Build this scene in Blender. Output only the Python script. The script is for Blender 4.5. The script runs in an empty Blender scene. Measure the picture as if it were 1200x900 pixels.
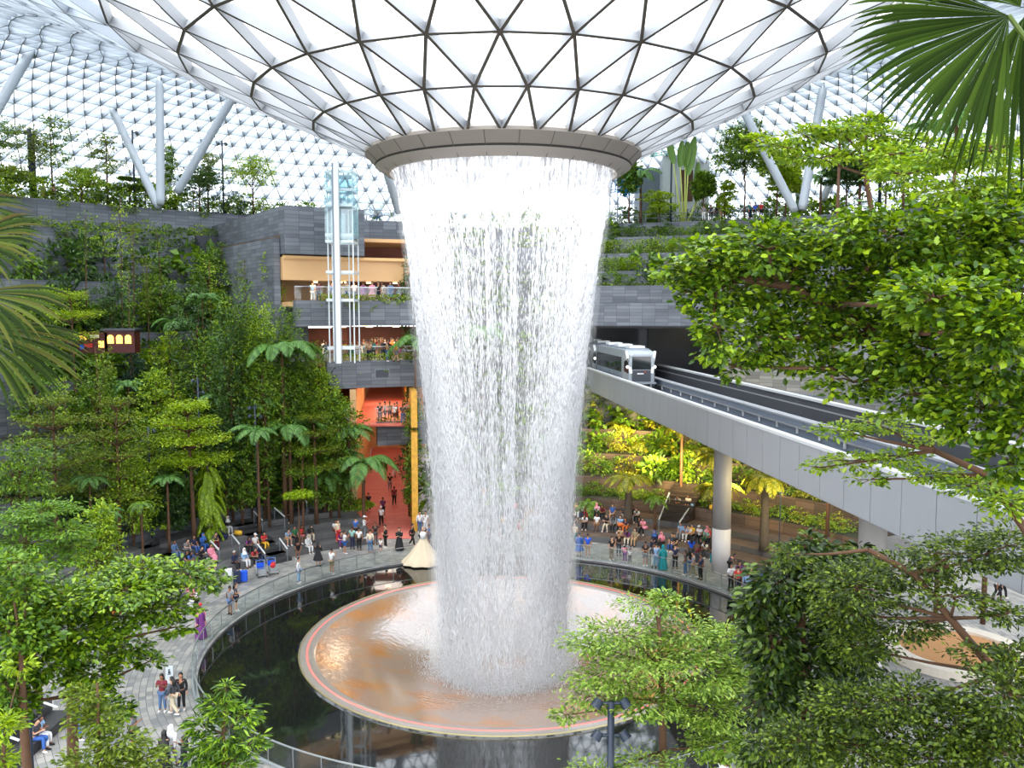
import bpy, math, random
import numpy as np
from mathutils import Vector, Matrix, noise
S = bpy.context.scene
COL = S.collection
PI = math.pi
rnd = random.Random(7)
def R(d): return math.radians(d)

# ---------------------------------------------------------------- camera maths (a pixel on the photo -> a point at a real distance)
EYE = Vector((0, 0, 18.0)); PITCH = math.atan(85/1000)
CX, CY = -0.45, 45.8                       # centre of the pool
TY = 44.0                                  # centre of the curved terraces
def ray(px, py):
    u = (px-600)/1000; v = (450-py)/1000
    return Vector((u, math.cos(PITCH)+v*math.sin(PITCH), -math.sin(PITCH)+v*math.cos(PITCH)))
def at_z(px, py, z=0.0):
    d = ray(px, py); return EYE + d*((z-EYE.z)/d.z)
def at_y(px, py, Y):
    d = ray(px, py); return EYE + d*(Y/d.y)
def pol(r, deg, z=0.0):                    # polar about the pool, 0 deg = straight away from the camera, + = right
    a = R(deg); return Vector((CX+r*math.sin(a), TY+r*math.cos(a), z))

# ---------------------------------------------------------------- materials
def new_mat(name):
    m = bpy.data.materials.new(name); m.use_nodes = True
    nt = m.node_tree; nt.nodes.clear()
    out = nt.nodes.new('ShaderNodeOutputMaterial')
    return m, nt, out
def N(nt, t, **kw):
    n = nt.nodes.new(t)
    for k, v in kw.items():
        if k in n.inputs: n.inputs[k].default_value = v
        else: setattr(n, k, v)
    return n
def c4(c): return (c[0], c[1], c[2], 1.0)
def srgb(r, g, b):
    f = lambda x: ((x/255+0.055)/1.055)**2.4 if x > 10 else x/255/12.92
    return (f(r), f(g), f(b))
def mat(name, col, rough=0.6, metal=0.0, var=0.0, scale=3.0, bump=0.0, spec=0.5, emit=None, estr=0):
    m, nt, out = new_mat(name)
    p = N(nt, 'ShaderNodeBsdfPrincipled'); nt.links.new(p.outputs[0], out.inputs[0])
    p.inputs['Base Color'].default_value = c4(col); p.inputs['Roughness'].default_value = rough
    p.inputs['Metallic'].default_value = metal; p.inputs['Specular IOR Level'].default_value = spec
    if emit:
        p.inputs['Emission Color'].default_value = c4(emit); p.inputs['Emission Strength'].default_value = estr
    if var or bump:
        tc = N(nt, 'ShaderNodeTexCoord'); nz = N(nt, 'ShaderNodeTexNoise', Scale=scale, Detail=3.0)
        nt.links.new(tc.outputs['Object'], nz.inputs['Vector'])
        if var:
            mx = N(nt, 'ShaderNodeMix', data_type='RGBA')
            a = [max(0, x*(1-var)) for x in col]; b = [min(1, x*(1+var)) for x in col]
            mx.inputs[6].default_value = c4(a); mx.inputs[7].default_value = c4(b)
            nt.links.new(nz.outputs[0], mx.inputs[0]); nt.links.new(mx.outputs[2], p.inputs['Base Color'])
        if bump:
            bp = N(nt, 'ShaderNodeBump', Strength=bump, Distance=0.05)
            nt.links.new(nz.outputs[0], bp.inputs['Height']); nt.links.new(bp.outputs[0], p.inputs['Normal'])
    return m
def leaf_mat(name, cols, rough=0.42, trans=0.3, spec=0.5):
    """each leaf its own tone between the given colours"""
    m, nt, out = new_mat(name)
    g = N(nt, 'ShaderNodeNewGeometry'); cr = N(nt, 'ShaderNodeValToRGB')
    el = cr.color_ramp.elements
    while len(el) < len(cols): el.new(0.5)
    for i, c in enumerate(cols):
        el[i].position = i/(len(cols)-1); el[i].color = c4(c)
    nt.links.new(g.outputs['Random Per Island'], cr.inputs[0])
    p = N(nt, 'ShaderNodeBsdfPrincipled', Roughness=rough); p.inputs['Specular IOR Level'].default_value = spec
    t = N(nt, 'ShaderNodeBsdfTranslucent'); hs = N(nt, 'ShaderNodeHueSaturation', Hue=0.48, Saturation=1.1, Value=1.35)
    mx = N(nt, 'ShaderNodeMixShader'); mx.inputs[0].default_value = trans
    nt.links.new(cr.outputs[0], p.inputs['Base Color']); nt.links.new(cr.outputs[0], hs.inputs['Color'])
    nt.links.new(hs.outputs[0], t.inputs[0])
    nt.links.new(p.outputs[0], mx.inputs[1]); nt.links.new(t.outputs[0], mx.inputs[2]); nt.links.new(mx.outputs[0], out.inputs[0])
    return m
def brick_mat(name, c1, c2, mortar, bw, bh, rough=0.6, msize=0.012, bias=0.0, nz_amt=0.35, spec=0.4, bump=0.3, c3=None, bigscale=0.12):
    """blocks laid along the surface's own metres (UV = metres)"""
    m, nt, out = new_mat(name)
    uv = N(nt, 'ShaderNodeTexCoord'); b = N(nt, 'ShaderNodeTexBrick')
    b.inputs['Color1'].default_value = c4(c1); b.inputs['Color2'].default_value = c4(c2); b.inputs['Mortar'].default_value = c4(mortar)
    b.inputs['Scale'].default_value = 1.0; b.inputs['Brick Width'].default_value = bw; b.inputs['Row Height'].default_value = bh
    b.inputs['Mortar Size'].default_value = msize; b.inputs['Bias'].default_value = bias; b.offset = 0.37; b.offset_frequency = 1
    nt.links.new(uv.outputs['UV'], b.inputs['Vector'])
    nz = N(nt, 'ShaderNodeTexNoise', Scale=bigscale, Detail=6.0, Roughness=0.65); nt.links.new(uv.outputs['UV'], nz.inputs['Vector'])
    mr = N(nt, 'ShaderNodeMapRange'); mr.inputs[1].default_value = 0.3; mr.inputs[2].default_value = 0.7
    mr.inputs[3].default_value = 1-nz_amt; mr.inputs[4].default_value = 1+nz_amt
    nt.links.new(nz.outputs[0], mr.inputs[0])
    vm = N(nt, 'ShaderNodeVectorMath', operation='SCALE'); nt.links.new(b.outputs[0], vm.inputs[0]); nt.links.new(mr.outputs[0], vm.inputs['Scale'])
    p = N(nt, 'ShaderNodeBsdfPrincipled', Roughness=rough); p.inputs['Specular IOR Level'].default_value = spec
    nt.links.new(vm.outputs[0], p.inputs['Base Color'])
    bp = N(nt, 'ShaderNodeBump', Strength=bump, Distance=0.03); nt.links.new(b.outputs['Fac'], bp.inputs['Height']); bp.invert = True
    nt.links.new(bp.outputs[0], p.inputs['Normal']); nt.links.new(p.outputs[0], out.inputs[0])
    return m
def glass_mat(name, tint, gloss=0.08, frost=0.0, frost_col=(1, 1, 1)):
    m, nt, out = new_mat(name)
    t = N(nt, 'ShaderNodeBsdfTransparent'); t.inputs[0].default_value = c4(tint)
    g = N(nt, 'ShaderNodeBsdfGlossy', Roughness=0.03); g.inputs[0].default_value = (1, 1, 1, 1)
    mx = N(nt, 'ShaderNodeMixShader'); mx.inputs[0].default_value = gloss
    nt.links.new(t.outputs[0], mx.inputs[1]); nt.links.new(g.outputs[0], mx.inputs[2])
    last = mx
    if frost:
        d = N(nt, 'ShaderNodeBsdfTranslucent'); d.inputs[0].default_value = c4(frost_col)
        m2 = N(nt, 'ShaderNodeMixShader'); m2.inputs[0].default_value = frost
        nt.links.new(mx.outputs[0], m2.inputs[1]); nt.links.new(d.outputs[0], m2.inputs[2]); last = m2
    nt.links.new(last.outputs[0], out.inputs[0])
    return m

# ---------------------------------------------------------------- mesh helpers
class MB:
    def __init__(s): s.v = []; s.f = []; s.m = []; s.uv = []
    def add(s, vs, fs, mi=0, uvs=None):
        o = len(s.v); s.v.extend([tuple(x) for x in vs])
        for i, f in enumerate(fs):
            s.f.append(tuple(o+k for k in f)); s.m.append(mi if not isinstance(mi, (list, tuple)) else mi[i])
            if uvs is not None: s.uv.extend(uvs[i])
            elif s.uv is not None: s.uv.extend([(0.0, 0.0)]*len(f))
    def box(s, c, d, rz=0.0, mi=0, M=None):
        """centre, full size"""
        hx, hy, hz = d[0]/2, d[1]/2, d[2]/2
        P = [Vector((x, y, z)) for z in (-hz, hz) for (x, y) in ((-hx, -hy), (hx, -hy), (hx, hy), (-hx, hy))]
        Rm = M if M is not None else Matrix.Rotation(rz, 3, 'Z')
        P = [Rm @ p + Vector(c) for p in P]
        s.add(P, [(3, 2, 1, 0), (4, 5, 6, 7), (0, 1, 5, 4), (1, 2, 6, 5), (2, 3, 7, 6), (3, 0, 4, 7)], mi)
    def beam(s, a, b, w, h, up=(0, 0, 1), mi=0, mis=None):
        """a bar from a to b, w wide, h deep along up; mis = (sides, lower edge) material indices"""
        a = Vector(a); b = Vector(b); t = (b-a)
        if t.length < 1e-6: return
        t.normalize(); u = Vector(up); x = t.cross(u)
        if x.length < 1e-4: x = t.cross(Vector((1, 0, 0)))
        x.normalize(); u = x.cross(t).normalized()
        P = []
        for q in (a, b):
            for (i, j) in ((-1, -1), (1, -1), (1, 1), (-1, 1)): P.append(q + x*(i*w/2) + u*(j*h/2))
        F = [(0, 3, 2, 1), (4, 5, 6, 7), (0, 1, 5, 4), (1, 2, 6, 5), (2, 3, 7, 6), (3, 0, 4, 7)]
        s.add(P, F, mi if mis is None else [mis[0], mis[0], mis[1], mis[0], mis[0], mis[0]])
    def tube(s, pts, rad, n=8, cap=True, mi=0):
        pts = [Vector(p) for p in pts]; k = len(pts)
        if not isinstance(rad, (list, tuple)): rad = [rad]*k
        V = []; prev = None
        for i, p in enumerate(pts):
            t = (pts[min(i+1, k-1)]-pts[max(i-1, 0)])
            if t.length < 1e-9: t = Vector((0, 0, 1))
            t.normalize()
            if prev is None:
                x = t.cross(Vector((0, 0, 1)))
                if x.length < 0.05: x = t.cross(Vector((1, 0, 0)))
            else: x = prev - t*prev.dot(t)
            x.normalize(); y = t.cross(x); prev = x
            for j in range(n):
                a = 2*PI*j/n; V.append(p + (x*math.cos(a)+y*math.sin(a))*rad[i])
        F = []
        for i in range(k-1):
            for j in range(n):
                F.append((i*n+j, i*n+(j+1) % n, (i+1)*n+(j+1) % n, (i+1)*n+j))
        if cap: F += [tuple(range(n))[::-1], tuple((k-1)*n+j for j in range(n))]
        s.add(V, F, mi)
    def lathe(s, prof, n=32, c=(0, 0, 0), a0=0.0, a1=2*PI, mi=0, close=False):
        """prof: (r, z) pairs turned about the vertical through c; angle 0 = +y"""
        full = abs(a1-a0-2*PI) < 1e-6; m = n if full else n+1; V = []
        for i in range(m):
            a = a0+(a1-a0)*i/n; sa, ca = math.sin(a), math.cos(a)
            for (r, z) in prof: V.append((c[0]+r*sa, c[1]+r*ca, c[2]+z))
        k = len(prof); F = []; U = []
        L = [0.0]
        for i in range(1, k): L.append(L[-1]+math.hypot(prof[i][0]-prof[i-1][0], prof[i][1]-prof[i-1][1]))
        kk = k if close else k-1
        for i in range(n):
            i2 = (i+1) % m; A = a0+(a1-a0)*i/n; B = a0+(a1-a0)*(i+1)/n
            for j in range(kk):
                j2 = (j+1) % k
                F.append((i*k+j, i2*k+j, i2*k+j2, i*k+j2))
                ra = max(prof[j][0], 0.01)
                l2 = L[j2] if j2 else L[-1]+math.hypot(prof[0][0]-prof[-1][0], prof[0][1]-prof[-1][1])
                U.append(((A*ra, L[j]), (B*ra, L[j]), (B*ra, l2), (A*ra, l2)))
        s.add(V, F, mi, U)
    def build(s, name, mats, parent=None, smooth=False, loc=None):
        me = bpy.data.meshes.new(name); me.from_pydata(s.v, [], s.f)
        if not isinstance(mats, (list, tuple)): mats = [mats]
        for m in mats: me.materials.append(m)
        if len(mats) > 1: me.polygons.foreach_set('material_index', s.m)
        if s.uv and len(s.uv) == len(me.loops):
            ul = me.uv_layers.new(name='UVMap'); ul.data.foreach_set('uv', np.array(s.uv, dtype='f').ravel())
        if smooth: me.polygons.foreach_set('use_smooth', [True]*len(me.polygons))
        me.update()
        o = bpy.data.objects.new(name, me); COL.objects.link(o)
        if parent: o.parent = parent
        if loc is not None: o.location = loc
        return o
def tag(o, label=None, cat=None, group=None, kind=None):
    if label: o['label'] = label
    if cat: o['category'] = cat
    if group: o['group'] = group
    if kind: o['kind'] = kind
    return o
def empty(name, loc=(0, 0, 0), rz=0.0):
    o = bpy.data.objects.new(name, None); COL.objects.link(o); o.location = loc; o.rotation_euler = (0, 0, rz); o.empty_display_size = 0.2
    return o
def struct(mb, name, mats, label, smooth=False):
    return tag(mb.build(name, mats, smooth=smooth), label, None, None, 'structure')
def copy_tree(o, parent=None):
    c = o.copy(); COL.objects.link(c)
    if parent: c.parent = parent
    for ch in list(o.children): copy_tree(ch, c)
    return c
# ================================================================ THE PLACE: floor, pool, terraces, roof
M_STONE = brick_mat('dark_stone_blocks', srgb(92, 96, 104), srgb(122, 126, 134), srgb(60, 62, 68), 1.25, 0.32, rough=0.55, nz_amt=0.22)
M_STEP = brick_mat('dark_step_stone', srgb(88, 88, 90), srgb(108, 107, 107), srgb(60, 60, 62), 1.8, 0.5, rough=0.5, nz_amt=0.15, msize=0.008)
M_PAVE = brick_mat('granite_planks', srgb(118, 119, 120), srgb(160, 156, 149), srgb(88, 89, 90), 1.5, 0.3, rough=0.42, nz_amt=0.3, msize=0.014)
M_WARMSTEP = brick_mat('warm_brown_stone', srgb(82, 70, 62), srgb(112, 92, 80), srgb(54, 44, 38), 1.6, 0.5, rough=0.5, nz_amt=0.2)
M_SOIL = mat('planting_soil', srgb(44, 46, 30), 0.95, var=0.4, scale=1.5)
M_RED = brick_mat('red_carpet_planks', srgb(200, 100, 90), srgb(210, 116, 104), srgb(186, 88, 78), 3.0, 0.6, rough=0.6, nz_amt=0.06, msize=0.006, bump=0.02)
M_STEEL = mat('brushed_steel', srgb(196, 200, 204), 0.3, 0.9)
M_WHITE_RAIL = mat('pale_handrail', srgb(226, 230, 234), 0.35, 0.2)
M_RAILGLASS = glass_mat('railing_glass', (0.94, 0.97, 0.965), 0.045)
M_BLACKSTONE = mat('wet_black_stone', srgb(20, 21, 22), 0.035, spec=0.75)
M_GOLD = mat('thin_gilt_edge', srgb(190, 176, 130), 0.3, 0.7)
M_ROOFGLASS = glass_mat('roof_glass', (0.82, 0.87, 0.91), 0.05, frost=0.22, frost_col=(0.82, 0.88, 0.97))
M_BEAMSIDE = mat('pale_roof_steel', srgb(226, 231, 236), 0.45, 0.1)
M_BEAMEDGE = mat('bronze_beam_edge', srgb(112, 106, 98), 0.5, 0.2)
M_COLUMN = mat('white_painted_column', srgb(168, 176, 184), 0.4)

GROUND = []
def sector(name, r0, r1, z0, z1, p0, p1, m_side, m_top, label, n=None, kind='structure'):
    """a curved block of ground or wall between two radii"""
    if not any(w in name for w in ('tunnel', 'ceiling', 'slot', 'bridge')): GROUND.append((r0, r1, z1, p0, p1))
    n = n or max(3, int(abs(p1-p0)/2)); mb = MB(); a0, a1 = R(p0), R(p1)
    V = []
    for i in range(n+1):
        a = a0+(a1-a0)*i/n; sa, ca = math.sin(a), math.cos(a)
        for (r, z) in ((r0, z0), (r0, z1), (r1, z1), (r1, z0)): V.append((CX+r*sa, TY+r*ca, z))
    F = []; U = []; MI = []
    for i in range(n):
        A = a0+(a1-a0)*i/n; B = a0+(a1-a0)*(i+1)/n; k = i*4
        F.append((k, k+4, k+5, k+1)); U.append(((A*r0, z0), (B*r0, z0), (B*r0, z1), (A*r0, z1))); MI.append(0)
        F.append((k+1, k+5, k+6, k+2)); U.append(((A*r0, r0), (B*r0, r0), (B*r0, r1), (A*r0, r1))); MI.append(1)
        F.append((k+2, k+6, k+7, k+3)); U.append(((A*r1, z1), (B*r1, z1), (B*r1, z0), (A*r1, z0))); MI.append(0)
        F.append((k+3, k+7, k+4, k)); U.append(((A*r0, r1), (B*r0, r1), (B*r0, r0), (A*r0, r0))); MI.append(0)
    e = n*4
    F += [(0, 1, 2, 3), (e+3, e+2, e+1, e)]; q = ((r0, z0), (r0, z1), (r1, z1), (r1, z0)); U += [q, q[::-1]]; MI += [0, 0]
    mb.add(V, F, MI, U)
    o = mb.build(name, [m_side, m_top])
    return tag(o, label, None, None, kind)

# --- plaza floor (a ring round the pool) and what lies under the pool
def ring_floor(name, r0, r1, p0, p1, z, m, label, n=120):
    mb = MB(); mb.lathe([(r1, z), (r0, z)], n, (CX, CY, 0), R(p0), R(p1)); return struct(mb, name, m, label)
ring_floor('floor', 15.9, 62, -180, 180, 0.0, M_PAVE, 'grey granite plank paving of the plaza round the pool', 160)
mb = MB(); mb.box((0, 60, -4.2), (260, 260, 0.4)); struct(mb, 'ground', M_SOIL, 'dark ground under the building')
mb = MB(); mb.lathe([(15.9, 0.0), (15.9, -0.25)], 160, (CX, CY, 0)); struct(mb, 'trim_1', M_STEP, 'dark stone kerb of the pool edge')

# --- pool: black stone apron with a film of water, and the glossy bowl
pool = empty('reflecting_pool', (CX, CY, 0)); tag(pool, 'round black reflecting pool with a shallow tan bowl where the waterfall lands', 'pool')
M_APRON, nt, out = new_mat('wet_black_apron')
p = N(nt, 'ShaderNodeBsdfPrincipled', Roughness=0.04); p.inputs['Base Color'].default_value = c4(srgb(24, 25, 25)); p.inputs['IOR'].default_value = 1.75
tc = N(nt, 'ShaderNodeTexCoord'); nz = N(nt, 'ShaderNodeTexNoise', Scale=1.6, Detail=3.0); bp = N(nt, 'ShaderNodeBump', Strength=0.025, Distance=0.05)
nt.links.new(tc.outputs['Object'], nz.inputs['Vector']); nt.links.new(nz.outputs[0], bp.inputs['Height']); nt.links.new(bp.outputs[0], p.inputs['Normal']); nt.links.new(p.outputs[0], out.inputs[0])
mb = MB(); mb.lathe([(15.9, -0.12), (11.15, -0.04), (11.12, -0.02), (11.02, 0.04)], 180); mb.build('apron', M_APRON, pool, smooth=False)
M_BOWL, nt, out = new_mat('wet_tan_bowl_orange_light')
tc = N(nt, 'ShaderNodeTexCoord'); nz = N(nt, 'ShaderNodeTexNoise', Scale=0.35, Detail=4.0); cr = N(nt, 'ShaderNodeValToRGB')
cr.color_ramp.elements[0].color = c4(srgb(150, 126, 110)); cr.color_ramp.elements[1].color = c4(srgb(172, 112, 54)); cr.color_ramp.elements[0].position = 0.47; cr.color_ramp.elements[1].position = 0.66  # orange patches put the warm light seen in the bowl into its colour
p = N(nt, 'ShaderNodeBsdfPrincipled', Roughness=0.12); p.inputs['IOR'].default_value = 3.2
n2 = N(nt, 'ShaderNodeTexNoise', Scale=3.5, Detail=4.0); bp = N(nt, 'ShaderNodeBump', Strength=0.25, Distance=0.05)
mp = N(nt, 'ShaderNodeMapping'); nt.links.new(tc.outputs['Object'], mp.inputs[0])
nt.links.new(tc.outputs['Object'], nz.inputs['Vector']); nt.links.new(nz.outputs[0], cr.inputs[0]); nt.links.new(cr.outputs[0], p.inputs['Base Color'])
nt.links.new(mp.outputs[0], n2.inputs['Vector']); nt.links.new(n2.outputs[0], bp.inputs['Height']); nt.links.new(bp.outputs[0], p.inputs['Normal']); nt.links.new(p.outputs[0], out.inputs[0])
mb = MB(); mb.lathe([(10.15, 0.0), (9.5, -0.14), (8.4, -0.36), (7, -0.7), (5.8, -1.05), (4.6, -1.35), (3.2, -1.65), (1.6, -1.85), (0.01, -1.9)], 160); mb.build('bowl', M_BOWL, pool, smooth=True)
M_LIP = mat('pale_wet_rim', srgb(140, 132, 124), 0.12, spec=0.6)
mb = MB(); mb.lathe([(10.96, 0.05), (10.7, 0.08), (10.35, 0.06), (10.15, 0.0)], 160); mb.build('rim', M_LIP, pool, smooth=True)
mb = MB(); mb.lathe([(11.04, 0.03), (11.03, 0.07), (10.97, 0.07), (10.96, 0.03)], 160); mb.build('gilt_edge', M_GOLD, pool)
M_PINK = mat('pink_light_strip', srgb(240, 120, 110), 0.4, emit=srgb(255, 110, 100), estr=0.1)
mb = MB(); mb.lathe([(10.64, 0.075), (10.61, 0.095), (10.55, 0.095), (10.52, 0.072)], 160); mb.build('light_strip', M_PINK, pool)

# --- glass railing round the pool
rl = empty('pool_railing', (CX, CY, 0)); tag(rl, 'curved clear glass railing with a thin steel handrail round the pool', 'railing')
mb = MB(); mb.lathe([(16.1, 0.08), (16.1, 1.06), (16.12, 1.06), (16.12, 0.08)], 180, close=True); mb.build('glass_panel', M_RAILGLASS, rl)
mb = MB(); mb.lathe([(16.08, 1.06), (16.08, 1.10), (16.14, 1.10), (16.14, 1.06)], 180, close=True); mb.build('handrail', M_STEEL, rl)
mb = MB(); mb.lathe([(16.06, 0.0), (16.06, 0.1), (16.16, 0.1), (16.16, 0.0)], 180); mb.build('base_channel', M_STEEL, rl)
mb = MB()
for i in range(72):
    a = 2*PI*i/72; mb = MB(); mb.box((16.13*math.sin(a), 16.13*math.cos(a), 0.57), (0.03, 0.03, 1.1), -a); mb.build('joint_strip', M_STEEL, rl)

# --- terraces.  left -100..-27, slot -27..-16, back -16..11, right 11..60, far right 60..110
SEATS = [(23.5, .45), (25.0, .9), (26.5, 1.35), (28.0, 1.8)]
def tiers(p0, p1, prof, tag_, rend, side=M_STONE, top=M_SOIL):
    for i, (r, z) in enumerate(prof):
        r1 = prof[i+1][0] if i+1 < len(prof) else rend
        z0 = 0 if i == 0 else prof[i-1][1]-0.3
        sector('wall_'+tag_, r, r1, max(0, z0) if i else 0, z, p0, p1, side, top, 'dark stone planting terrace of the '+tag_+' hillside')
for i, (r, z) in enumerate(SEATS):
    r1 = SEATS[i+1][0] if i < 3 else 30
    sector('trim_seat', r, r1, 0 if i == 0 else SEATS[i-1][1], z, -100, -26, M_STEP, M_STEP, 'dark stone seating step curving round the plaza left of the red path')
LEFT = [(30.0, 2.6), (32.0, 3.4), (34.5, 5.4), (37.5, 8.8), (41.0, 12.6), (44.0, 16.2), (47.0, 20.6)]
tiers(-100, -27, LEFT, 'left', 51)
sector('wall_left', 51, 66, 20.3, 25.4, -100, -27, M_STONE, M_SOIL, 'long dark block wall below the roof garden')
sector('wall_left', 53, 70, 25.3, 28.0, -100, -27, M_STONE, M_SOIL, 'upper dark block wall carrying the roof garden')
BACK = [(29, 1.2), (31, 2.8), (33, 4.6), (36, 7.2), (39, 10.6), (42, 14), (45, 17.8), (48, 22), (51, 25), (54, 27.5)]
tiers(-11.6, 11, BACK, 'back', 68)
RS = [(22.6, .45), (24.4, .9), (26.2, 1.35)]
for i, (r, z) in enumerate(RS):
    r1 = RS[i+1][0] if i < 2 else 28
    sector('trim_seat', r, r1, 0 if i == 0 else RS[i-1][1], z, 4, 60, M_STEP, M_WARMSTEP, 'warm brown stone seating step right of the waterfall')
RIGHT = [(28, 2.3), (30.5, 3.7), (33.5, 5.2), (36.5, 7.0)]
tiers(4, 60, RIGHT, 'right', 40, side=M_WARMSTEP)
sector('wall_right', 40, 60, 6.5, 10.4, 10.9, 95, M_STONE, M_STEP, 'dark wall under the train tunnel mouth')
sector('wall_right', 41, 44.5, 16.6, 18.8, 8, 60, M_STONE, M_SOIL, 'long pale stone block lintel above the train tunnel mouth')
UP = [(44.5, 20.6), (47, 22.2), (50, 24.2), (53, 26.2), (56, 28)]
for i, (r, z) in enumerate(UP):
    sector('wall_right', r, UP[i+1][0] if i < 4 else 72, 16.6 if i == 0 else UP[i-1][1]-.3, z, 11, 60, M_STONE, M_SOIL, 'stone planting terrace above the train tunnel')
M_DARK = mat('dark_tunnel_lining', srgb(112, 114, 118), 0.8, var=0.15, scale=0.5)
sector('wall_tunnel', 56, 57, 10, 17, 8, 60, M_DARK, M_DARK, 'dark rear wall inside the train tunnel')
sector('ceiling_tunnel', 44.5, 57, 16.3, 16.6, 8, 60, M_DARK, M_DARK, 'dark ceiling of the train tunnel')
sector('wall_tunnel', 41, 57, 10.4, 16.6, 29.2, 60, M_STONE, M_DARK, 'block side wall of the train tunnel')
sector('wall_tunnel', 50, 51, 10.4, 16.6, 16.4, 17.4, M_DARK, M_DARK, 'concrete pier inside the train tunnel')
sector('wall_right', 52, 56, 0, 26, 60, 112, M_STONE, M_SOIL, 'tall dark wall beyond the open plaza on the right')
sector('wall_right', 56, 70, 20, 28, 60, 112, M_STONE, M_SOIL, 'upper stone terrace on the right')

# --- the slot with bridges: levels of walkway seen beside the waterfall
M_TAN = mat('warm_tan_cladding', srgb(226, 180, 128), 0.5, var=0.06, scale=0.6)
M_WARMCEIL = mat('tan_soffit', srgb(236, 190, 130), 0.55)
SL0, SL1 = -27.0, -11.6
LV = [(6.6, 8.6), (11.6, 13.9), (16.8, 18.9)]
for k, (za, zb) in enumerate(LV):
    p0 = (-21.5, -29.5, -34.4)[k]
    nm = ('lowest', 'middle', 'upper')[k]
    sector('trim_bridge', 30, 30.5, za, zb, p0, SL1, M_STONE, M_STEP, 'dark block front of the '+nm+' footbridge across the canyon', n=12)
    if k == 0:
        sector('floor_bridge', 30.5, 35, zb-.5, zb-.12, p0, SL1, M_TAN, M_PAVE, 'paved deck of the lowest footbridge', n=8)
    else:
        sector('floor_bridge', 30.5, 56, zb-.5, zb-.12, p0, SL1, M_TAN, M_STEP, 'deck of the '+nm+' level walkway', n=12)
sector('ceiling_upper', 33, 60, 24.0, 24.3, -34.5, SL1, M_TAN, M_SOIL, 'tan soffit over the top walkway', n=12)
sector('wall_slot', 32.5, 34.5, 20.6, 22.5, -34.5, SL1, M_TAN, M_TAN, 'tan curved fascia above the top walkway', n=12)
sector('wall_slot', 32.2, 32.6, 22.35, 22.6, -34.5, SL1, M_WARMCEIL, M_WARMCEIL, 'pale cornice on the tan fascia', n=12)
sector('wall_slot', 31.8, 60, 22.7, 26.6, -34.5, -22.4, M_STONE, M_SOIL, 'dark block wall above the tan fascia left of the lift', n=12)
sector('wall_slot', 38, 60, 24.3, 26.4, -22.4, SL1, M_STONE, M_SOIL, 'paler curved stone parapet right of the lift', n=8)
M_BROWN = mat('red_brown_panels', srgb(126, 72, 58), 0.6, var=0.15, scale=1.0)
sector('wall_slot', 39, 39.5, 22.5, 24.1, -22, SL1, M_BROWN, M_BROWN, 'red brown wall behind the fascia right of the lift', n=6)
for za, zb, r in ((13.9, 16.4, 43), (18.9, 24, 42)):
    sector('wall_slot', r, r+.4, za, zb, -34.5, -21.5, M_BROWN if za < 15 else M_TAN, M_TAN, 'warm lit shop wall behind the walkway', n=8)
    sector('wall_slot', r+6, r+6.4, za, zb, -22, -10, M_BROWN, M_TAN, 'dim red brown wall at the end of the walkway', n=8)
sector('wall_slot', 36, 60, 0, 8.2, -27.6, -23.6, M_BROWN, M_SOIL, 'brown wall left of the red passage', n=3)
sector('wall_slot', 44, 60, 8.2, 13.4, -34, -21, M_BROWN, M_SOIL, 'brown wall left of the upper red walkway', n=3)
sector('ceiling_slot', 56, 75, 13.4, 13.9, -34, -6, M_TAN, M_SOIL, 'far slab over the red walkway', n=6)
sector('wall_slot', 51, 60, 13.4, 24, -36.5, -34.5, M_BROWN, M_SOIL, 'end wall of the walkways', n=2)
sector('wall_slot', 33, 44, 13.4, 18.6, -34.6, -30.6, M_STONE, M_SOIL, 'block wall at the left end of the upper footbridge', n=2)
sector('wall_slot', 33, 51, 13.4, 24, -35.6, -34.6, M_STONE, M_SOIL, 'side wall of the walkways', n=2)
# the passage with the red floor, running away behind the plaza
PA, PB, PC, PD = Vector((-12.4, 66.5, 0)), Vector((-7.9, 66.5, 0)), Vector((-14.6, 112, 0)), Vector((-18.6, 112, 0))
def quad_floor(name, P, z, m, label):
    mb = MB(); mb.add([(p.x, p.y, z) for p in P] + [(p.x, p.y, z-.1) for p in P], [(0, 1, 2, 3), (7, 6, 5, 4), (0, 4, 5, 1), (1, 5, 6, 2), (2, 6, 7, 3), (3, 7, 4, 0)], 0,
        [[(p.x, p.y) for p in P]]+[[(0, 0)]*4]*5)
    return struct(mb, name, m, label)
quad_floor('floor_passage', (PA, PB, PC, PD), 0.03, M_RED, 'red plank floor of the passage running away from the plaza')
quad_floor('floor_passage', [p+(PC-PB)*.09 for p in (PA, PB)]+[PC, PD], 8.55, M_RED, 'red plank floor of the walkway above the passage')
mb = MB()
for z0, z1 in ((0, 8.2), (8.6, 11.5)):
    a, b = (PB+(PC-PB)*.05, PC); mb.beam((a.x+.3, a.y, (z0+z1)/2), (b.x+.3, b.y, (z0+z1)/2), .5, z1-z0)
struct(mb, 'wall_passage', mat('yellow_lit_plant_wall', srgb(214, 160, 60), 0.4, var=0.4, scale=2.5), 'yellow-lit planted wall along the right of the red passage')  # yellow light on the planted wall is put into its colour
mb = MB()
for z0, z1 in ((0, 8.2), (8.6, 11.5)):
    a, b = (PA+(PD-PA)*.1, PD); mb.beam((a.x-.3, a.y, (z0+z1)/2), (b.x-.3, b.y, (z0+z1)/2), .5, z1-z0)
struct(mb, 'wall_passage', M_TAN, 'tan wall along the left of the red passage')
mb = MB(); mb.box((-16.5, 112, 6), (10, .4, 12)); struct(mb, 'wall_passage', M_TAN, 'tan end wall of the red passage')

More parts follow.
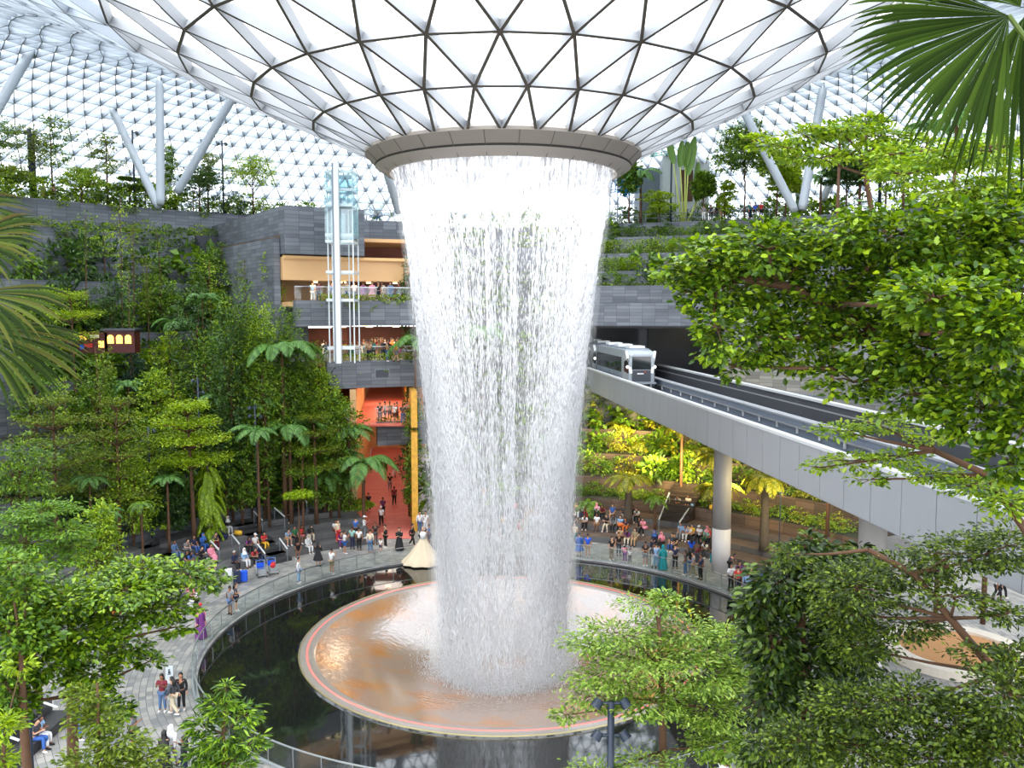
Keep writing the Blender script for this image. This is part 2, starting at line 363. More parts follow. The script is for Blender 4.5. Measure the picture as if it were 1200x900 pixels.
def ground(x, y):
    dx, dy = x-CX, y-TY; r = math.hypot(dx, dy); p = math.degrees(math.atan2(dx, dy)); z = 0.0
    for (r0, r1, z1, p0, p1) in GROUND:
        if r0 <= r < r1 and p0 <= p <= p1 and z1 > z: z = z1
    return z
def hit(px, py, y0=22.0):
    """where the view ray through a pixel meets the ground or a terrace"""
    d = ray(px, py); Y = y0
    while Y < 125:
        p = EYE+d*(Y/d.y)
        if p.z <= ground(p.x, p.y): return Vector((p.x, p.y, ground(p.x, p.y)))
        Y += .15
    return at_y(px, py, 110)
def stand(px, Y, top=False):
    p = at_y(px, 450, Y)
    while top and ground(p.x, p.y) < 27.9 and Y < 112: Y += .4; p = at_y(px, 450, Y)
    return Vector((p.x, p.y, ground(p.x, p.y)))
# ================================================================ ROOF: glass shell that dips into a funnel over the pool
PROF = [(6.9, 26.2), (9.7, 27.45), (12.6, 28.7), (15.8, 30.1), (19, 31.7), (24, 34.0), (30, 36.6), (36, 38.6), (42, 39.8), (47, 39.9), (52, 38.9), (58, 36.4), (64, 33.0), (70, 29.0), (76, 24.0), (80, 19.0)]
def prof_z(r):
    for (a, za), (b, zb) in zip(PROF, PROF[1:]):
        if r <= b:
            return za+(zb-za)*(r-a)/(b-a)
    return PROF[-1][1]
def smooth_z(r):
    if r < 20: return prof_z(r)
    return (prof_z(r-1.5)+2*prof_z(r)+prof_z(r+1.5))/4
rows = [(6.9, 28), (9.7, 28), (12.6, 28), (15.8, 28), (19, 28)]
r = 19; n = 56
while r < 79:
    n = 56 if r < 30 else (112 if r < 42 else 224)
    step = 2.5 if n == 56 else (2.3 if n == 112 else 1.9)
    r += step; rows.append((r, n))
def node(i, k, n, r):
    off = 0.5 if i % 2 else 0.0
    a = 2*PI*(k+off)/n
    return Vector((CX+r*math.sin(a), CY+r*math.cos(a), smooth_z(r)))
def nrm(p):
    r = math.hypot(p.x-CX, p.y-CY); s = (smooth_z(r+.5)-smooth_z(r-.5)); d = Vector(((p.x-CX)/r, (p.y-CY)/r, 0))
    return (Vector((0, 0, 1))-d*s).normalized()
roof = empty('glass_roof', (0, 0, 0)); tag(roof, 'vast curved glass roof of triangular panes dipping into a funnel over the waterfall', 'roof', None, 'structure')
roof.name = 'roof'
funnel = MB(); shell = MB(); glass = MB()
def strut(a, b, r):
    if (a-b).length > 9: return
    near = r < 20; m = (a+b)/2
    if not near and m.y < -8: return
    w, h = (0.14, 0.46) if near else ((0.10, 0.6) if r < 42 else (0.07, 0.55))
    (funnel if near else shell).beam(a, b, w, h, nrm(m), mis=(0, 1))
offs = {}
prev_n = None; flip = 0
layers = []
for i, (r, n) in enumerate(rows):
    if prev_n and n == prev_n: flip ^= 1
    elif prev_n: flip = 0 if True else flip
    layers.append((r, n, flip)); prev_n = n
def lay_nodes(L):
    r, n, f = L
    return [(2*PI*(k+0.5*f)/n, Vector((CX+r*math.sin(2*PI*(k+.5*f)/n), CY+r*math.cos(2*PI*(k+.5*f)/n), smooth_z(r)))) for k in range(n)]
prevN = None
for i, L in enumerate(layers):
    cur = lay_nodes(L); r, n, f = L
    for k in range(n):
        strut(cur[k][1], cur[(k+1) % n][1], r)
    if prevN:
        pr, pn, pf = layers[i-1]
        # join every inner node to the outer nodes nearest to it in angle
        ratio = n//pn; pc = prevN
        for k in range(n):
            a = cur[k][0]; x = a*pn/(2*PI)-0.5*pf
            lo = math.floor(x+1e-6); fr = x-lo
            if ratio == 1:
                ks = (lo, lo+1) if fr > 0.25 else (lo-1, lo) if fr < -0.25 else (lo, lo+1)
            else:
                ks = (round(x),) if (abs(x-round(x)) < 0.3) else (lo, lo+1)
            for q in ks: strut(cur[k][1], pc[q % pn][1], r)
        # panes between the two rings
    prevN = cur
# panes as one skin between rings (fine fan of quads following the same rings)
def skin(mbx, La, Lb):
    A, B = lay_nodes(La), lay_nodes(Lb); na, nb = La[1], Lb[1]; mm = max(na, nb)
    for k in range(mm):
        a0, a1 = 2*PI*k/mm, 2*PI*(k+1)/mm
        V = [(CX+q*math.sin(t), CY+q*math.cos(t), smooth_z(q)+0.26) for (q, t) in ((La[0], a0), (Lb[0], a0), (Lb[0], a1), (La[0], a1))]
        mbx.add(V, [(0, 1, 2, 3)])
gl_f = MB(); gl_s = MB()
for i in range(len(layers)-1):
    skin(gl_f if layers[i][0] < 18 else gl_s, layers[i], layers[i+1])
M_FUNNELGLASS = glass_mat('clear_funnel_glass', (0.97, 0.99, 1.0), 0.04, frost=0.4, frost_col=(.97, .98, 1))
gl_f.build('funnel_glass', M_FUNNELGLASS, roof); gl_s.build('shell_glass', M_ROOFGLASS, roof)
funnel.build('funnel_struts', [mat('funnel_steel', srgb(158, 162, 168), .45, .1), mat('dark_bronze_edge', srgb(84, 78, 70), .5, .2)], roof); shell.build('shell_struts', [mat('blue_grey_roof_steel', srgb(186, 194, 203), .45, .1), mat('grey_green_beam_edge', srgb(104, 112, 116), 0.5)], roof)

# oculus ring
oc = empty('oculus_ring', (CX, CY, 25.1)); tag(oc, 'grey brown metal ring at the foot of the glass funnel, where the waterfall starts', 'ring')
M_OC = mat('grey_brown_cladding', srgb(148, 140, 132), 0.45, 0.2)
mb = MB(); mb.lathe([(6.9, 1.25), (7.2, 1.1), (7.2, 0.95), (6.7, 0.45)], 112); mb.build('upper_band', M_OC, oc)
mb = MB(); mb.lathe([(6.7, 0.45), (6.63, 0.43), (6.63, 0.37), (6.68, 0.35)], 112); mb.build('dark_slot', mat('slot_black', srgb(50, 46, 42), .7), oc)
mb = MB(); mb.lathe([(6.68, 0.35), (6.1, 0.0), (5.95, 0.0), (5.92, 0.3)], 112); mb.build('lower_band', mat('paler_cladding', srgb(168, 160, 152), 0.4, .2), oc)
M_JOINT = mat('joint', srgb(92, 88, 84), .7)
for i in range(28):
    a = 2*PI*(i+.5)/28; s_, c_ = math.sin(a), math.cos(a)
    mb = MB(); mb.tube([(7.205*s_, 7.205*c_, .95), (6.71*s_, 6.71*c_, .44), (6.11*s_, 6.11*c_, -.01)], .018, 4); mb.build('panel_joint', M_JOINT, oc)
M_LUM, nt, out = new_mat('white_acrylic_basin')
d1 = N(nt, 'ShaderNodeBsdfDiffuse'); d1.inputs[0].default_value = (.95, .96, .98, 1); d2 = N(nt, 'ShaderNodeBsdfTranslucent'); d2.inputs[0].default_value = (.95, .97, 1, 1)
mx = N(nt, 'ShaderNodeMixShader'); mx.inputs[0].default_value = .7; nt.links.new(d1.outputs[0], mx.inputs[1]); nt.links.new(d2.outputs[0], mx.inputs[2]); nt.links.new(mx.outputs[0], out.inputs[0])
M_BASIN = mat('white_basin', (0.93, 0.95, 0.97), 0.35)
mb = MB(); mb.lathe([(5.92, 0.3), (5.85, 1.3), (6.1, 2.0)], 96); mb.build('inner_collar', M_LUM, oc, smooth=True)
mb = MB(); mb.lathe([(4.9, 0.9), (4.6, 0.85), (4.5, 1.1), (4.8, 1.2)], 96, close=True); mb.build('inner_ring', M_BASIN, oc, smooth=True)

mb = MB(); mb.lathe([(6.1, 2.0), (3, 2.2), (0.01, 2.3)], 64); mb.build('basin_glass', glass_mat('basin_glass', (.97, .98, 1), .03, frost=.3), oc, smooth=True)
# big inclined columns carrying the shell
def column(x0, y0, Y0, x1, y1, Y1, rad, label):
    a = at_y(x0, y0, Y0); b = at_y(x1, y1, Y1)
    t = (b-a).normalized(); o = empty('column', a); tag(o, label, 'column')
    mb = MB(); mb.tube([Vector((0, 0, 0)), (b-a)*.04, (b-a)*.96, b-a], [rad*.8, rad, rad, rad*.8], 20); mb.build('shaft', M_COLUMN, o, smooth=True)
    mb = MB(); mb.tube([(b-a)*.985, (b-a)*1.02], [rad*.5, rad*.35], 12); mb.build('head_pin', M_STEEL, o)
column(186, 243, 80, 124, 112, 86, .38, 'pale inclined column leaning left of the upright grey column')
column(188, 240, 76, 187, 96, 79, .36, 'upright grey column standing in the left roof garden')
column(196, 226, 92, 203, 136, 96, .36, 'white column half hidden behind the upright grey column')
column(207, 226, 82, 274, 112, 84, .4, 'pale inclined column leaning right of the upright grey column')
column(-8, 135, 70, 39, 55, 74, .4, 'pale inclined column at the far left roof edge')
column(468, 250, 88, 450, 190, 86, .42, 'short stretch of inclined column beside the oculus ring')
column(932, 248, 82, 862, 112, 84, .4, 'inclined column leaning to the left in the right roof garden')
column(940, 246, 82, 965, 100, 84, .42, 'inclined column leaning to the right in the right roof garden')
column(936, 240, 96, 935, 135, 96, .34, 'upright white column between the two inclined ones on the right')
column(964, 235, 92, 1015, 115, 95, .4, 'inclined white column behind the lamp post on the right')
# ================================================================ WATERFALL: falling threads and drops on a narrowing tube
WPROF = [(26.0, 5.72), (25.0, 5.62), (23.4, 5.35), (20.9, 4.95), (18.5, 4.7), (16.5, 4.45), (12.0, 3.98), (7.7, 3.58), (3.3, 3.4), (-1.9, 3.25)]
def fast_mesh(name, V, F, mats, parent=None, nside=3):
    me = bpy.data.meshes.new(name); V = np.asarray(V, dtype='f'); F = np.asarray(F, dtype='i')
    me.vertices.add(len(V)); me.vertices.foreach_set('co', V.ravel())
    me.loops.add(F.size); me.loops.foreach_set('vertex_index', F.ravel())
    me.polygons.add(len(F)); me.polygons.foreach_set('loop_start', np.arange(0, F.size, nside, dtype='i'))
    me.update(calc_edges=True); me.validate()
    for m in (mats if isinstance(mats, (list, tuple)) else [mats]): me.materials.append(m)
    o = bpy.data.objects.new(name, me); COL.objects.link(o)
    if parent: o.parent = parent
    return o
def drops(name, n, seed, th, z, dr, L, Wd, m, parent):
    g = np.random.default_rng(seed)
    zz = np.array([p[0] for p in WPROF][::-1]); rr = np.array([p[1] for p in WPROF][::-1])
    r = np.interp(z, zz, rr)+dr
    x, y = r*np.sin(th), r*np.cos(th)
    lean = np.gradient(np.interp(zz, zz, rr), zz); sl = np.interp(z, zz, lean)
    a = g.uniform(0, 2*PI, n); V = np.zeros((n, 5, 3))
    V[:, 0] = np.stack([x+sl*np.sin(th)*L/2, y+sl*np.cos(th)*L/2, z+L/2], 1)
    V[:, 4] = np.stack([x-sl*np.sin(th)*L/2, y-sl*np.cos(th)*L/2, z-L/2], 1)
    for k in range(3):
        b = a+k*2*PI/3; V[:, 1+k] = np.stack([x+np.cos(b)*Wd, y+np.sin(b)*Wd, z-L*.12], 1)
    base = (np.arange(n)*5)[:, None, None]
    T = np.array([[0, 1, 2], [0, 2, 3], [0, 3, 1], [4, 2, 1], [4, 3, 2], [4, 1, 3]])[None]
    return fast_mesh(name, V.reshape(-1, 3), (base+T).reshape(-1, 3), m, parent)
M_DROP, nt, out = new_mat('falling_water')
d1 = N(nt, 'ShaderNodeBsdfPrincipled', Roughness=0.25); d1.inputs['Base Color'].default_value = (.97, .975, 1, 1)
d2 = N(nt, 'ShaderNodeBsdfTranslucent'); d2.inputs[0].default_value = (.97, .98, 1, 1)
mx = N(nt, 'ShaderNodeMixShader'); mx.inputs[0].default_value = .35
nt.links.new(d1.outputs[0], mx.inputs[1]); nt.links.new(d2.outputs[0], mx.inputs[2]); nt.links.new(mx.outputs[0], out.inputs[0])
wf = empty('waterfall', (CX, CY, 0)); tag(wf, 'tall white indoor waterfall pouring from the ring in the roof into the bowl', 'waterfall')
g = np.random.default_rng(3)
# threads leaving the ring
def band(name, n, seed, th, top, power, dr, L0, L1, w0, w1, grow=0.0):
    g = np.random.default_rng(seed); z = top-g.uniform(0, 1, n)**power*(top+1.75); fall = (26-z)/28
    th = th+g.normal(0, 1, n)*(.003+.03*fall)
    drops(name, n, seed, th, z, dr(g, n, fall), g.uniform(L0, L1, n)*(1+grow*fall), g.uniform(w0, w1, n), M_DROP, wf)
ns = 300; streams = np.sort(g.uniform(0, 2*PI, ns)); amp = g.uniform(.15, 1, ns)**2; amp /= amp.sum(); n = 40000
band('thread', n, 1, streams[g.choice(ns, n, p=amp)], 26.0, 1.0, lambda g, n, f: g.normal(0, 1, n)*(.04+.12*f), .2, .8, .008, .021, .3)
n = 27000
band('drop', n, 2, g.uniform(0, 2*PI, n), 26.0, .8, lambda g, n, f: g.normal(0, 1, n)*(.06+.16*f), .1, .45, .006, .014)
n = 115000; side = g.choice([-1, 1], n)
band('heavy_stream', n, 4, side*PI/2+g.normal(0, .42, n), 26.0, .55, lambda g, n, f: -np.abs(g.normal(0, 1, n))*(.06+.55*f)+.1, .12, .6, .008, .018)
n = 12000; th = g.uniform(0, 2*PI, n); z = 26.2-g.uniform(0, 1, n)**1.5*2.2
drops('curtain', n, 5, th, z, g.normal(0, .03, n), g.uniform(.4, 1.0, n), g.uniform(.008, .02, n), M_DROP, wf)
# fine splash thrown up where it lands
n = 42000; th = g.uniform(0, 2*PI, n); z = -1.7+np.abs(g.normal(0, .9, n))
drops('splash', n, 6, th, z, g.normal(0, .7, n), g.uniform(.04, .14, n), g.uniform(.008, .016, n), M_DROP, wf)
# spray: fine drifting mist held inside the fall and over the bowl
def mist_mat(name, dens):
    m, nt, out = new_mat(name); v = N(nt, 'ShaderNodeVolumeScatter', Density=dens, Anisotropy=0.0); v.inputs[0].default_value = (1, 1, 1, 1)
    nt.links.new(v.outputs[0], out.inputs['Volume']); return m
pr = [(r+.3+.02*(26-z), z) for z, r in WPROF]; pi = [(max(r-.5-.035*(26-z), .3), z) for z, r in WPROF]
mb = MB(); mb.lathe(pr+pi[::-1], 64, close=True); mb.build('spray', mist_mat('fine_spray', .055), wf, smooth=True)
pr = []; pi = []
for z in (13, 10, 7, 4, 1, -1.75):
    r = float(np.interp(z, [p[0] for p in WPROF][::-1], [p[1] for p in WPROF][::-1])); w = .9*(13-z)/14.75; pr.append((r+w, z)); pi.append((max(.2, r-.01-w*1.6), z))
mb = MB(); mb.lathe(pr+pi[1:][::-1], 64, close=True); mb.build('low_spray', mist_mat('low_spray', .16), wf, smooth=True)
# ================================================================ PLANTS
G_MID = leaf_mat('mid_green_leaves', [(.022, .055, .006), (.07, .16, .014), (.15, .28, .02), (.27, .42, .03)])
G_DARK = leaf_mat('dark_green_leaves', [(.016, .042, .01), (.04, .1, .018), (.085, .18, .028)])
G_BRIGHT = leaf_mat('bright_green_leaves', [(.06, .13, .01), (.17, .31, .02), (.33, .49, .03), (.46, .58, .05)])
G_LIME = leaf_mat('lime_leaves', [(.1, .2, .008), (.26, .4, .014), (.42, .55, .025)])
G_OLIVE = leaf_mat('olive_leaves', [(.05, .09, .01), (.14, .21, .016), (.27, .35, .03)])
G_BLUE = leaf_mat('blue_green_leaves', [(.014, .036, .026), (.03, .075, .055), (.065, .125, .09)])
G_PALM = leaf_mat('palm_green', [(.05, .14, .03), (.11, .26, .05), (.2, .38, .09)])
G_GOLD = leaf_mat('yellow_and_warm_lit_leaves', [(.1, .14, .01), (.3, .32, .02), (.5, .46, .04)])  # on the right beds this yellow also carries warm lamplight as leaf colour
G_GLOSSY = leaf_mat('glossy_canopy_leaves', [(.018, .045, .004), (.06, .14, .008), (.17, .3, .012), (.38, .52, .025)], rough=.34, spec=.5)
G_FAN = leaf_mat('dark_fan_blades', [(.01, .02, .003), (.022, .045, .005), (.045, .08, .009)], rough=.6, trans=.1, spec=.04)
M_BARK = mat('brown_bark', srgb(92, 64, 44), .85, var=.3, scale=4)
M_BARK2 = mat('grey_bark', srgb(88, 78, 66), .85, var=.3, scale=4)

def leaves_np(P, D, Nn, size, asp, fold=.25, rng=None):
    """one folded blade per point: P base points, D growing directions, Nn rough facing, size length"""
    n = len(P); D = D/np.linalg.norm(D, axis=1)[:, None]
    Sd = np.cross(D, Nn); Sd /= (np.linalg.norm(Sd, axis=1)[:, None]+1e-9); U = np.cross(Sd, D)
    L = size[:, None]; W = L*asp/2
    V = np.zeros((n, 4, 3)); V[:, 0] = P; V[:, 2] = P+D*L-U*L*.12
    V[:, 1] = P+D*L*.48-Sd*W+U*W*fold*2; V[:, 3] = P+D*L*.48+Sd*W+U*W*fold*2
    b = (np.arange(n)*4)[:, None, None]; T = np.array([[0, 1, 2], [0, 2, 3]])[None]
    return V.reshape(-1, 3), (b+T).reshape(-1, 3)
def leaves_round(P, D, Nn, size, asp, fold=.2):
    """as leaves_np, with a rounder six-cornered outline"""
    n = len(P); D = D/np.linalg.norm(D, axis=1)[:, None]
    Sd = np.cross(D, Nn); Sd /= (np.linalg.norm(Sd, axis=1)[:, None]+1e-9); U = np.cross(Sd, D); L = size[:, None]; W = L*asp/2
    V = np.zeros((n, 6, 3)); V[:, 0] = P; V[:, 3] = P+D*L-U*L*.14
    V[:, 1] = P+D*L*.34-Sd*W*.85+U*W*fold; V[:, 2] = P+D*L*.72-Sd*W*.9+U*W*fold-U*L*.04
    V[:, 5] = P+D*L*.34+Sd*W*.85+U*W*fold; V[:, 4] = P+D*L*.72+Sd*W*.9+U*W*fold-U*L*.04
    b = (np.arange(n)*6)[:, None, None]; T = np.array([[0, 1, 2], [0, 2, 3], [0, 3, 4], [0, 4, 5]])[None]
    return V.reshape(-1, 3), (b+T).reshape(-1, 3)
def leafset(g, P, size, asp=.45, flat=.6, droop=0.0, out=None, jit=.3, rounded=False):
    n = len(P); a = g.uniform(0, 2*PI, n)
    D = np.stack([np.cos(a), np.sin(a), g.normal(-droop, .35, n)], 1)
    if out is not None: D = D*.6+out/(np.linalg.norm(out, axis=1)[:, None]+1e-6)*.8
    Nn = np.stack([g.normal(0, 1-flat+.05, n), g.normal(0, 1-flat+.05, n), np.ones(n)*flat+.2], 1)
    return (leaves_round if rounded else leaves_np)(P, D, Nn, size*g.uniform(1-jit, 1+jit, n), asp)
def join(L):
    o = 0; V = []; F = []
    for v, f in L: V.append(v); F.append(f+o); o += len(v)
    return np.concatenate(V), np.concatenate(F)
def blob_pts(g, n, c, rad, shell=.55, clump=0):
    """points through an ellipsoid, thicker near its skin, gathered in sprays"""
    q = g.normal(size=(n, 3)); q /= np.linalg.norm(q, axis=1)[:, None]; q *= (shell+(1-shell)*g.uniform(0, 1, n)[:, None])
    if clump:
        k = max(3, n//clump); cc = g.normal(size=(k, 3)); cc /= np.linalg.norm(cc, axis=1)[:, None]; cc *= (shell+(1-shell)*g.uniform(0, 1, k)[:, None])
        q = cc[g.integers(0, k, n)]+g.normal(0, .15, (n, 3))*np.array([1.2, 1.2, .6])
    return np.array(c)+q*np.array(rad), q

# ---- prototypes (a mesh each, shared by copies) built round the origin, size about 1 m unless told otherwise
PROTO = {}
def proto_shrub(key, m, n=260, leaf=.14, asp=.45, rad=(.62, .62, .5), seed=1, clump=9, droop=0.0, shell=.55):
    g = np.random.default_rng(seed); P, q = blob_pts(g, n, (0, 0, rad[2]*.85), rad, shell, clump)
    P[:, 2] = np.abs(P[:, 2]); V, F = leafset(g, P, np.full(n, leaf), asp, .55, droop, out=q)
    o = fast_mesh('shrub', V, F, m); me = o.data; bpy.data.objects.remove(o); PROTO[key] = me
def place_mesh(name, me, loc, s=1.0, rz=0.0, label=None, cat=None, group=None, sz=None, parent=None):
    o = bpy.data.objects.new(name, me); COL.objects.link(o); o.location = loc
    o.scale = (s, s, sz or s); o.rotation_euler = (0, 0, rz)
    if parent: o.parent = parent
    return tag(o, label, cat, group)
for i, (k, m, kw) in enumerate([
    ('dark', G_DARK, dict(leaf=.17, n=320)), ('mid', G_MID, dict(leaf=.15, n=340)), ('mid2', G_MID, dict(leaf=.24, n=190, asp=.6)),
    ('bright', G_BRIGHT, dict(leaf=.14, n=340)), ('lime', G_LIME, dict(leaf=.13, n=320)), ('olive', G_OLIVE, dict(leaf=.13, n=320)),
    ('broad', G_MID, dict(leaf=.34, n=120, asp=.62, clump=0, shell=.35)), ('strap', G_DARK, dict(leaf=.5, n=140, asp=.14, shell=.2, clump=0)),
    ('gold', G_GOLD, dict(leaf=.16, n=300)), ('blue', G_BLUE, dict(leaf=.16, n=300)), ('ball', G_BLUE, dict(leaf=.08, n=700, rad=(.55, .55, .5), shell=.92, clump=0))]):
    proto_shrub(k, m, seed=20+i, **kw)

def frond_mesh(m, L=2.2, n=26, wid=.5, droop=.9, seed=0, lw=.055, rise=.7, up=.15):
    """a feather leaf along +x: midrib arching, leaflets on both sides"""
    g = np.random.default_rng(seed); t = np.linspace(0.04, 1, n)
    X = L*t*(1-.12*t*t); Z = L*(rise*t-droop*t*t)
    P = np.stack([X, 0*t, Z], 1); T = np.gradient(P, axis=0); T /= np.linalg.norm(T, axis=1)[:, None]
    ll = wid*np.sin(PI*np.clip(t*.92+.08, 0, 1))**.6+.05; S_ = []
    for s in (-1, 1):
        D = T*.55+np.stack([0*t, s*np.ones(n), -.25-.25*t], 1); Nn = np.stack([0*t-T[:, 2], .0*t, np.ones(n)], 1)
        S_.append(leaves_np(P, D, Nn, ll*g.uniform(.9, 1.1, n), lw*2/wid, .1))
    V, F = join(S_)
    # midrib as thin four sided rod
    mb = MB(); mb.tube([tuple(p) for p in P[::4]], [.03*L/2.2*(1-.7*k/len(P[::4])) for k in range(len(P[::4]))], 4)
    o = len(V); V = np.concatenate([V, np.array(mb.v)]); F2 = [(a+o, b+o, c+o) for q in mb.f[:-2] for (a, b, c) in ((q[0], q[1], q[2]), (q[0], q[2], q[3]))]
    F = np.concatenate([F, np.array(F2)])
    ob = fast_mesh('frond', V, F, m); me = ob.data; bpy.data.objects.remove(ob); return me
PROTO['frond'] = frond_mesh(G_PALM); PROTO['frond_long'] = frond_mesh(G_PALM, 2.6, 30, .62, 1.15, 3, .075, .95)
PROTO['frond_fern'] = frond_mesh(G_MID, 1.2, 20, .24, .95, 5, .05, .6); PROTO['frond_gold'] = frond_mesh(G_GOLD, 1.3, 22, .3, 1.0, 6, .06, .7)
PROTO['frond_lime'] = frond_mesh(G_LIME, 1.2, 22, .3, 1.3, 7, .06, .3)
def palm(loc, h, fl, n, key, label, trunk_r=.1, group=None, lean=(0, 0), mats=None, name='palm_tree', seed=0, tilt=(0.0, .5), cat='palm'):
    rr = random.Random(seed+int(loc[0]*7)); t = empty(name, loc); tag(t, label, cat, group)
    mb = MB(); k = 6
    pts = [(lean[0]*(i/k)**2, lean[1]*(i/k)**2, h*i/k) for i in range(k+1)]
    mb.tube(pts, [trunk_r*(1.25-.45*i/k) for i in range(k+1)], 8); mb.build('trunk', mats or M_BARK, t, smooth=True)
    for i in range(n):
        o = bpy.data.objects.new('frond', PROTO[key]); COL.objects.link(o); o.parent = t
        o.location = pts[-1]; s = fl*rr.uniform(.85, 1.12)
        o.scale = (s, s, s); o.rotation_euler = (rr.uniform(-.2, .2), rr.uniform(*tilt)*-1+.25, 2*PI*(i+rr.uniform(-.25, .25))/n)
    return t

def tree_mesh(kind, m, h, w, seed, nl=900, leaf=.16, asp=.45, layers=4, bark=None, base=.45, tr=.07):
    """returns (trunk mesh, foliage mesh): h high, crown w wide, standing at the origin"""
    g = np.random.default_rng(seed); rr = random.Random(seed); mb = MB(); Ls = []
    lx, ly = rr.uniform(-.03, .03)*h, rr.uniform(-.03, .03)*h
    top = h*(.97 if kind in ('layer', 'spire') else .85)
    mb.tube([(lx*(i/6)**1.5+rr.uniform(-.01, .01)*h*.4, ly*(i/6)**1.5, top*i/6) for i in range(7)], [tr*(1.2-.85*i/6) for i in range(7)], 7)
    if kind == 'layer':                                 # flat tiers of small leaves on level boughs
        for k in range(layers):
            f = k/max(1, layers-1); z = h*(base+(1-base)*f**.9)-.02*h; rad = w/2*(1-.5*f**2.2)*rr.uniform(.85, 1.1)
            nb = rr.randint(5, 7); a0 = rr.uniform(0, 6)
            for b in range(nb):
                a = a0+2*PI*b/nb+rr.uniform(-.3, .3); L = rad*rr.uniform(.75, 1.1)
                cx, cy = lx*(z/h), ly*(z/h); e = Vector((cx+L*math.cos(a), cy+L*math.sin(a), z+.10*L))
                mb.tube([(cx, cy, z-.12*h*.5), (cx+L*.45*math.cos(a), cy+L*.45*math.sin(a), z-.01*h), tuple(e)], [tr*.4, tr*.25, tr*.08], 5)
                n = int(nl/(layers*nb)*(1.3-.5*f)); u = np.sqrt(g.uniform(0.02, 1, n)); da = g.normal(0, .42, n)
                P = np.stack([cx+L*1.05*u*np.cos(a+da), cy+L*1.05*u*np.sin(a+da), z+.09*L*u+g.normal(.02*h*.3, .035*h*.6, n)*.8], 1)
                Ls.append(leafset(g, P, np.full(n, leaf), asp, .85))
    elif kind == 'spire':                               # slender stem with tufts
        for k in range(layers):
            z = h*(base+(1-base)*(k+.5)/layers); rad = w/2*rr.uniform(.7, 1.1)
            a = rr.uniform(0, 6.3); n = nl//layers
            c = (rad*.4*math.cos(a), rad*.4*math.sin(a), z); mb.tube([(0, 0, z-.06*h), c], [tr*.35, tr*.1], 5)
            P, q = blob_pts(g, n, c, (rad*.75, rad*.75, h*(1-base)/layers*.6), .3, 7); Ls.append(leafset(g, P, np.full(n, leaf), asp, .5, out=q))
    else:                                               # rounded crown in clumps
        nb = layers*3
        for b in range(nb):
            a = 2.4*b+rr.uniform(-.3, .3); f = (b+.5)/nb; z = h*(base+.12+(.86-base)*f); rad = w/2*math.sin(PI*(.28+.66*f))**.7*rr.uniform(.45, .75)
            c = (lx*z/h+rad*math.cos(a), ly*z/h+rad*math.sin(a), z)
            mb.tube([(lx*z/h, ly*z/h, max(h*base*.75, z-.25*h)), (c[0]*.6, c[1]*.6, z-.06*h), c], [tr*.45, tr*.28, tr*.08], 5)
            n = nl//nb; P, q = blob_pts(g, n, c, (w*.25, w*.25, h*(1-base)*.2), .35, 10); Ls.append(leafset(g, P, np.full(n, leaf), asp, .5, out=q))
    V, F = join(Ls); o = fast_mesh('foliage', V, F, m); fme = o.data; bpy.data.objects.remove(o)
    o = mb.build('trunk', bark or M_BARK, smooth=True); tme = o.data; bpy.data.objects.remove(o)
    return tme, fme
def plant_tree(loc, kind, m, h, w, label, seed=0, group=None, name='tree', cat='tree', **kw):
    t = empty(name, loc, rnd.uniform(0, 6)); tag(t, label, cat, group)
    a, b = tree_mesh(kind, m, h, w, seed, **kw)
    for nm, me in (('trunk', a), ('foliage', b)):
        o = bpy.data.objects.new(nm, me); COL.objects.link(o); o.parent = t
    return t
def tree_at(px, Y, top, wpx, kind, m, label, seed=0, **kw):
    """stands on whatever ground lies at depth Y under column px; its top reaches pixel row top"""
    p = stand(px, Y, top < 260 and Y > 75); q = at_y(px, top, p.y); Y = p.y; return plant_tree(p, kind, m, q.z-p.z, wpx*Y/1000, label, seed, **kw)

# ---- left hillside: the tall mid-ground trees
tree_at(222, 60, 474, 105, 'layer', G_LIME, 'lime green flat-tiered tree with a bare brown trunk among the seated people', 1, nl=5200, leaf=.24, layers=4, base=.62, tr=.16)
tree_at(133, 57, 470, 95, 'layer', G_OLIVE, 'tall olive tiered tree beside the lime green one, its thin trunk bare', 2, nl=4200, leaf=.2, layers=6, base=.4, tr=.14)
tree_at(58, 55, 468, 110, 'layer', G_OLIVE, 'broad olive tree with a straight trunk in front of the grey terrace wall', 3, nl=4500, leaf=.2, layers=5, base=.42, tr=.14)
tree_at(20, 50, 520, 90, 'ball', G_MID, 'round green tree at the edge below the grey terrace wall', 4, nl=3000, leaf=.22, tr=.12)
tree_at(175, 62, 500, 70, 'ball', G_MID, 'leafy green tree between the lime tree and the tall olive tree', 5, nl=2600, leaf=.24, base=.3, tr=.1)
tree_at(95, 60, 520, 70, 'ball', G_MID, 'bushy tree filling the gap behind the tall olive trunk', 6, nl=2400, leaf=.24, base=.3, tr=.1)
tree_at(368, 66, 487, 75, 'layer', G_OLIVE, 'tiered tree with a tall bare trunk rising from the seating steps', 7, nl=3800, leaf=.2, layers=4, base=.55, tr=.15)
tree_at(352, 64, 530, 45, 'layer', G_MID, 'small tiered tree just left of the tall bare trunk', 8, nl=1500, leaf=.2, layers=3, base=.5, tr=.1)
tree_at(347, 62, 578, 34, 'layer', G_LIME, 'small lime umbrella-shaped tree over the upper bench', 9, nl=900, leaf=.26, layers=1, base=.97, tr=.08)
tree_at(292, 66, 560, 42, 'layer', G_MID, 'little tiered tree on the planter behind the benches', 10, nl=1300, leaf=.2, layers=4, base=.35, tr=.07)
tree_at(262, 64, 500, 60, 'ball', G_DARK, 'dark leafy tree right of the lime green tree', 11, nl=2400, leaf=.26, base=.35, tr=.12)
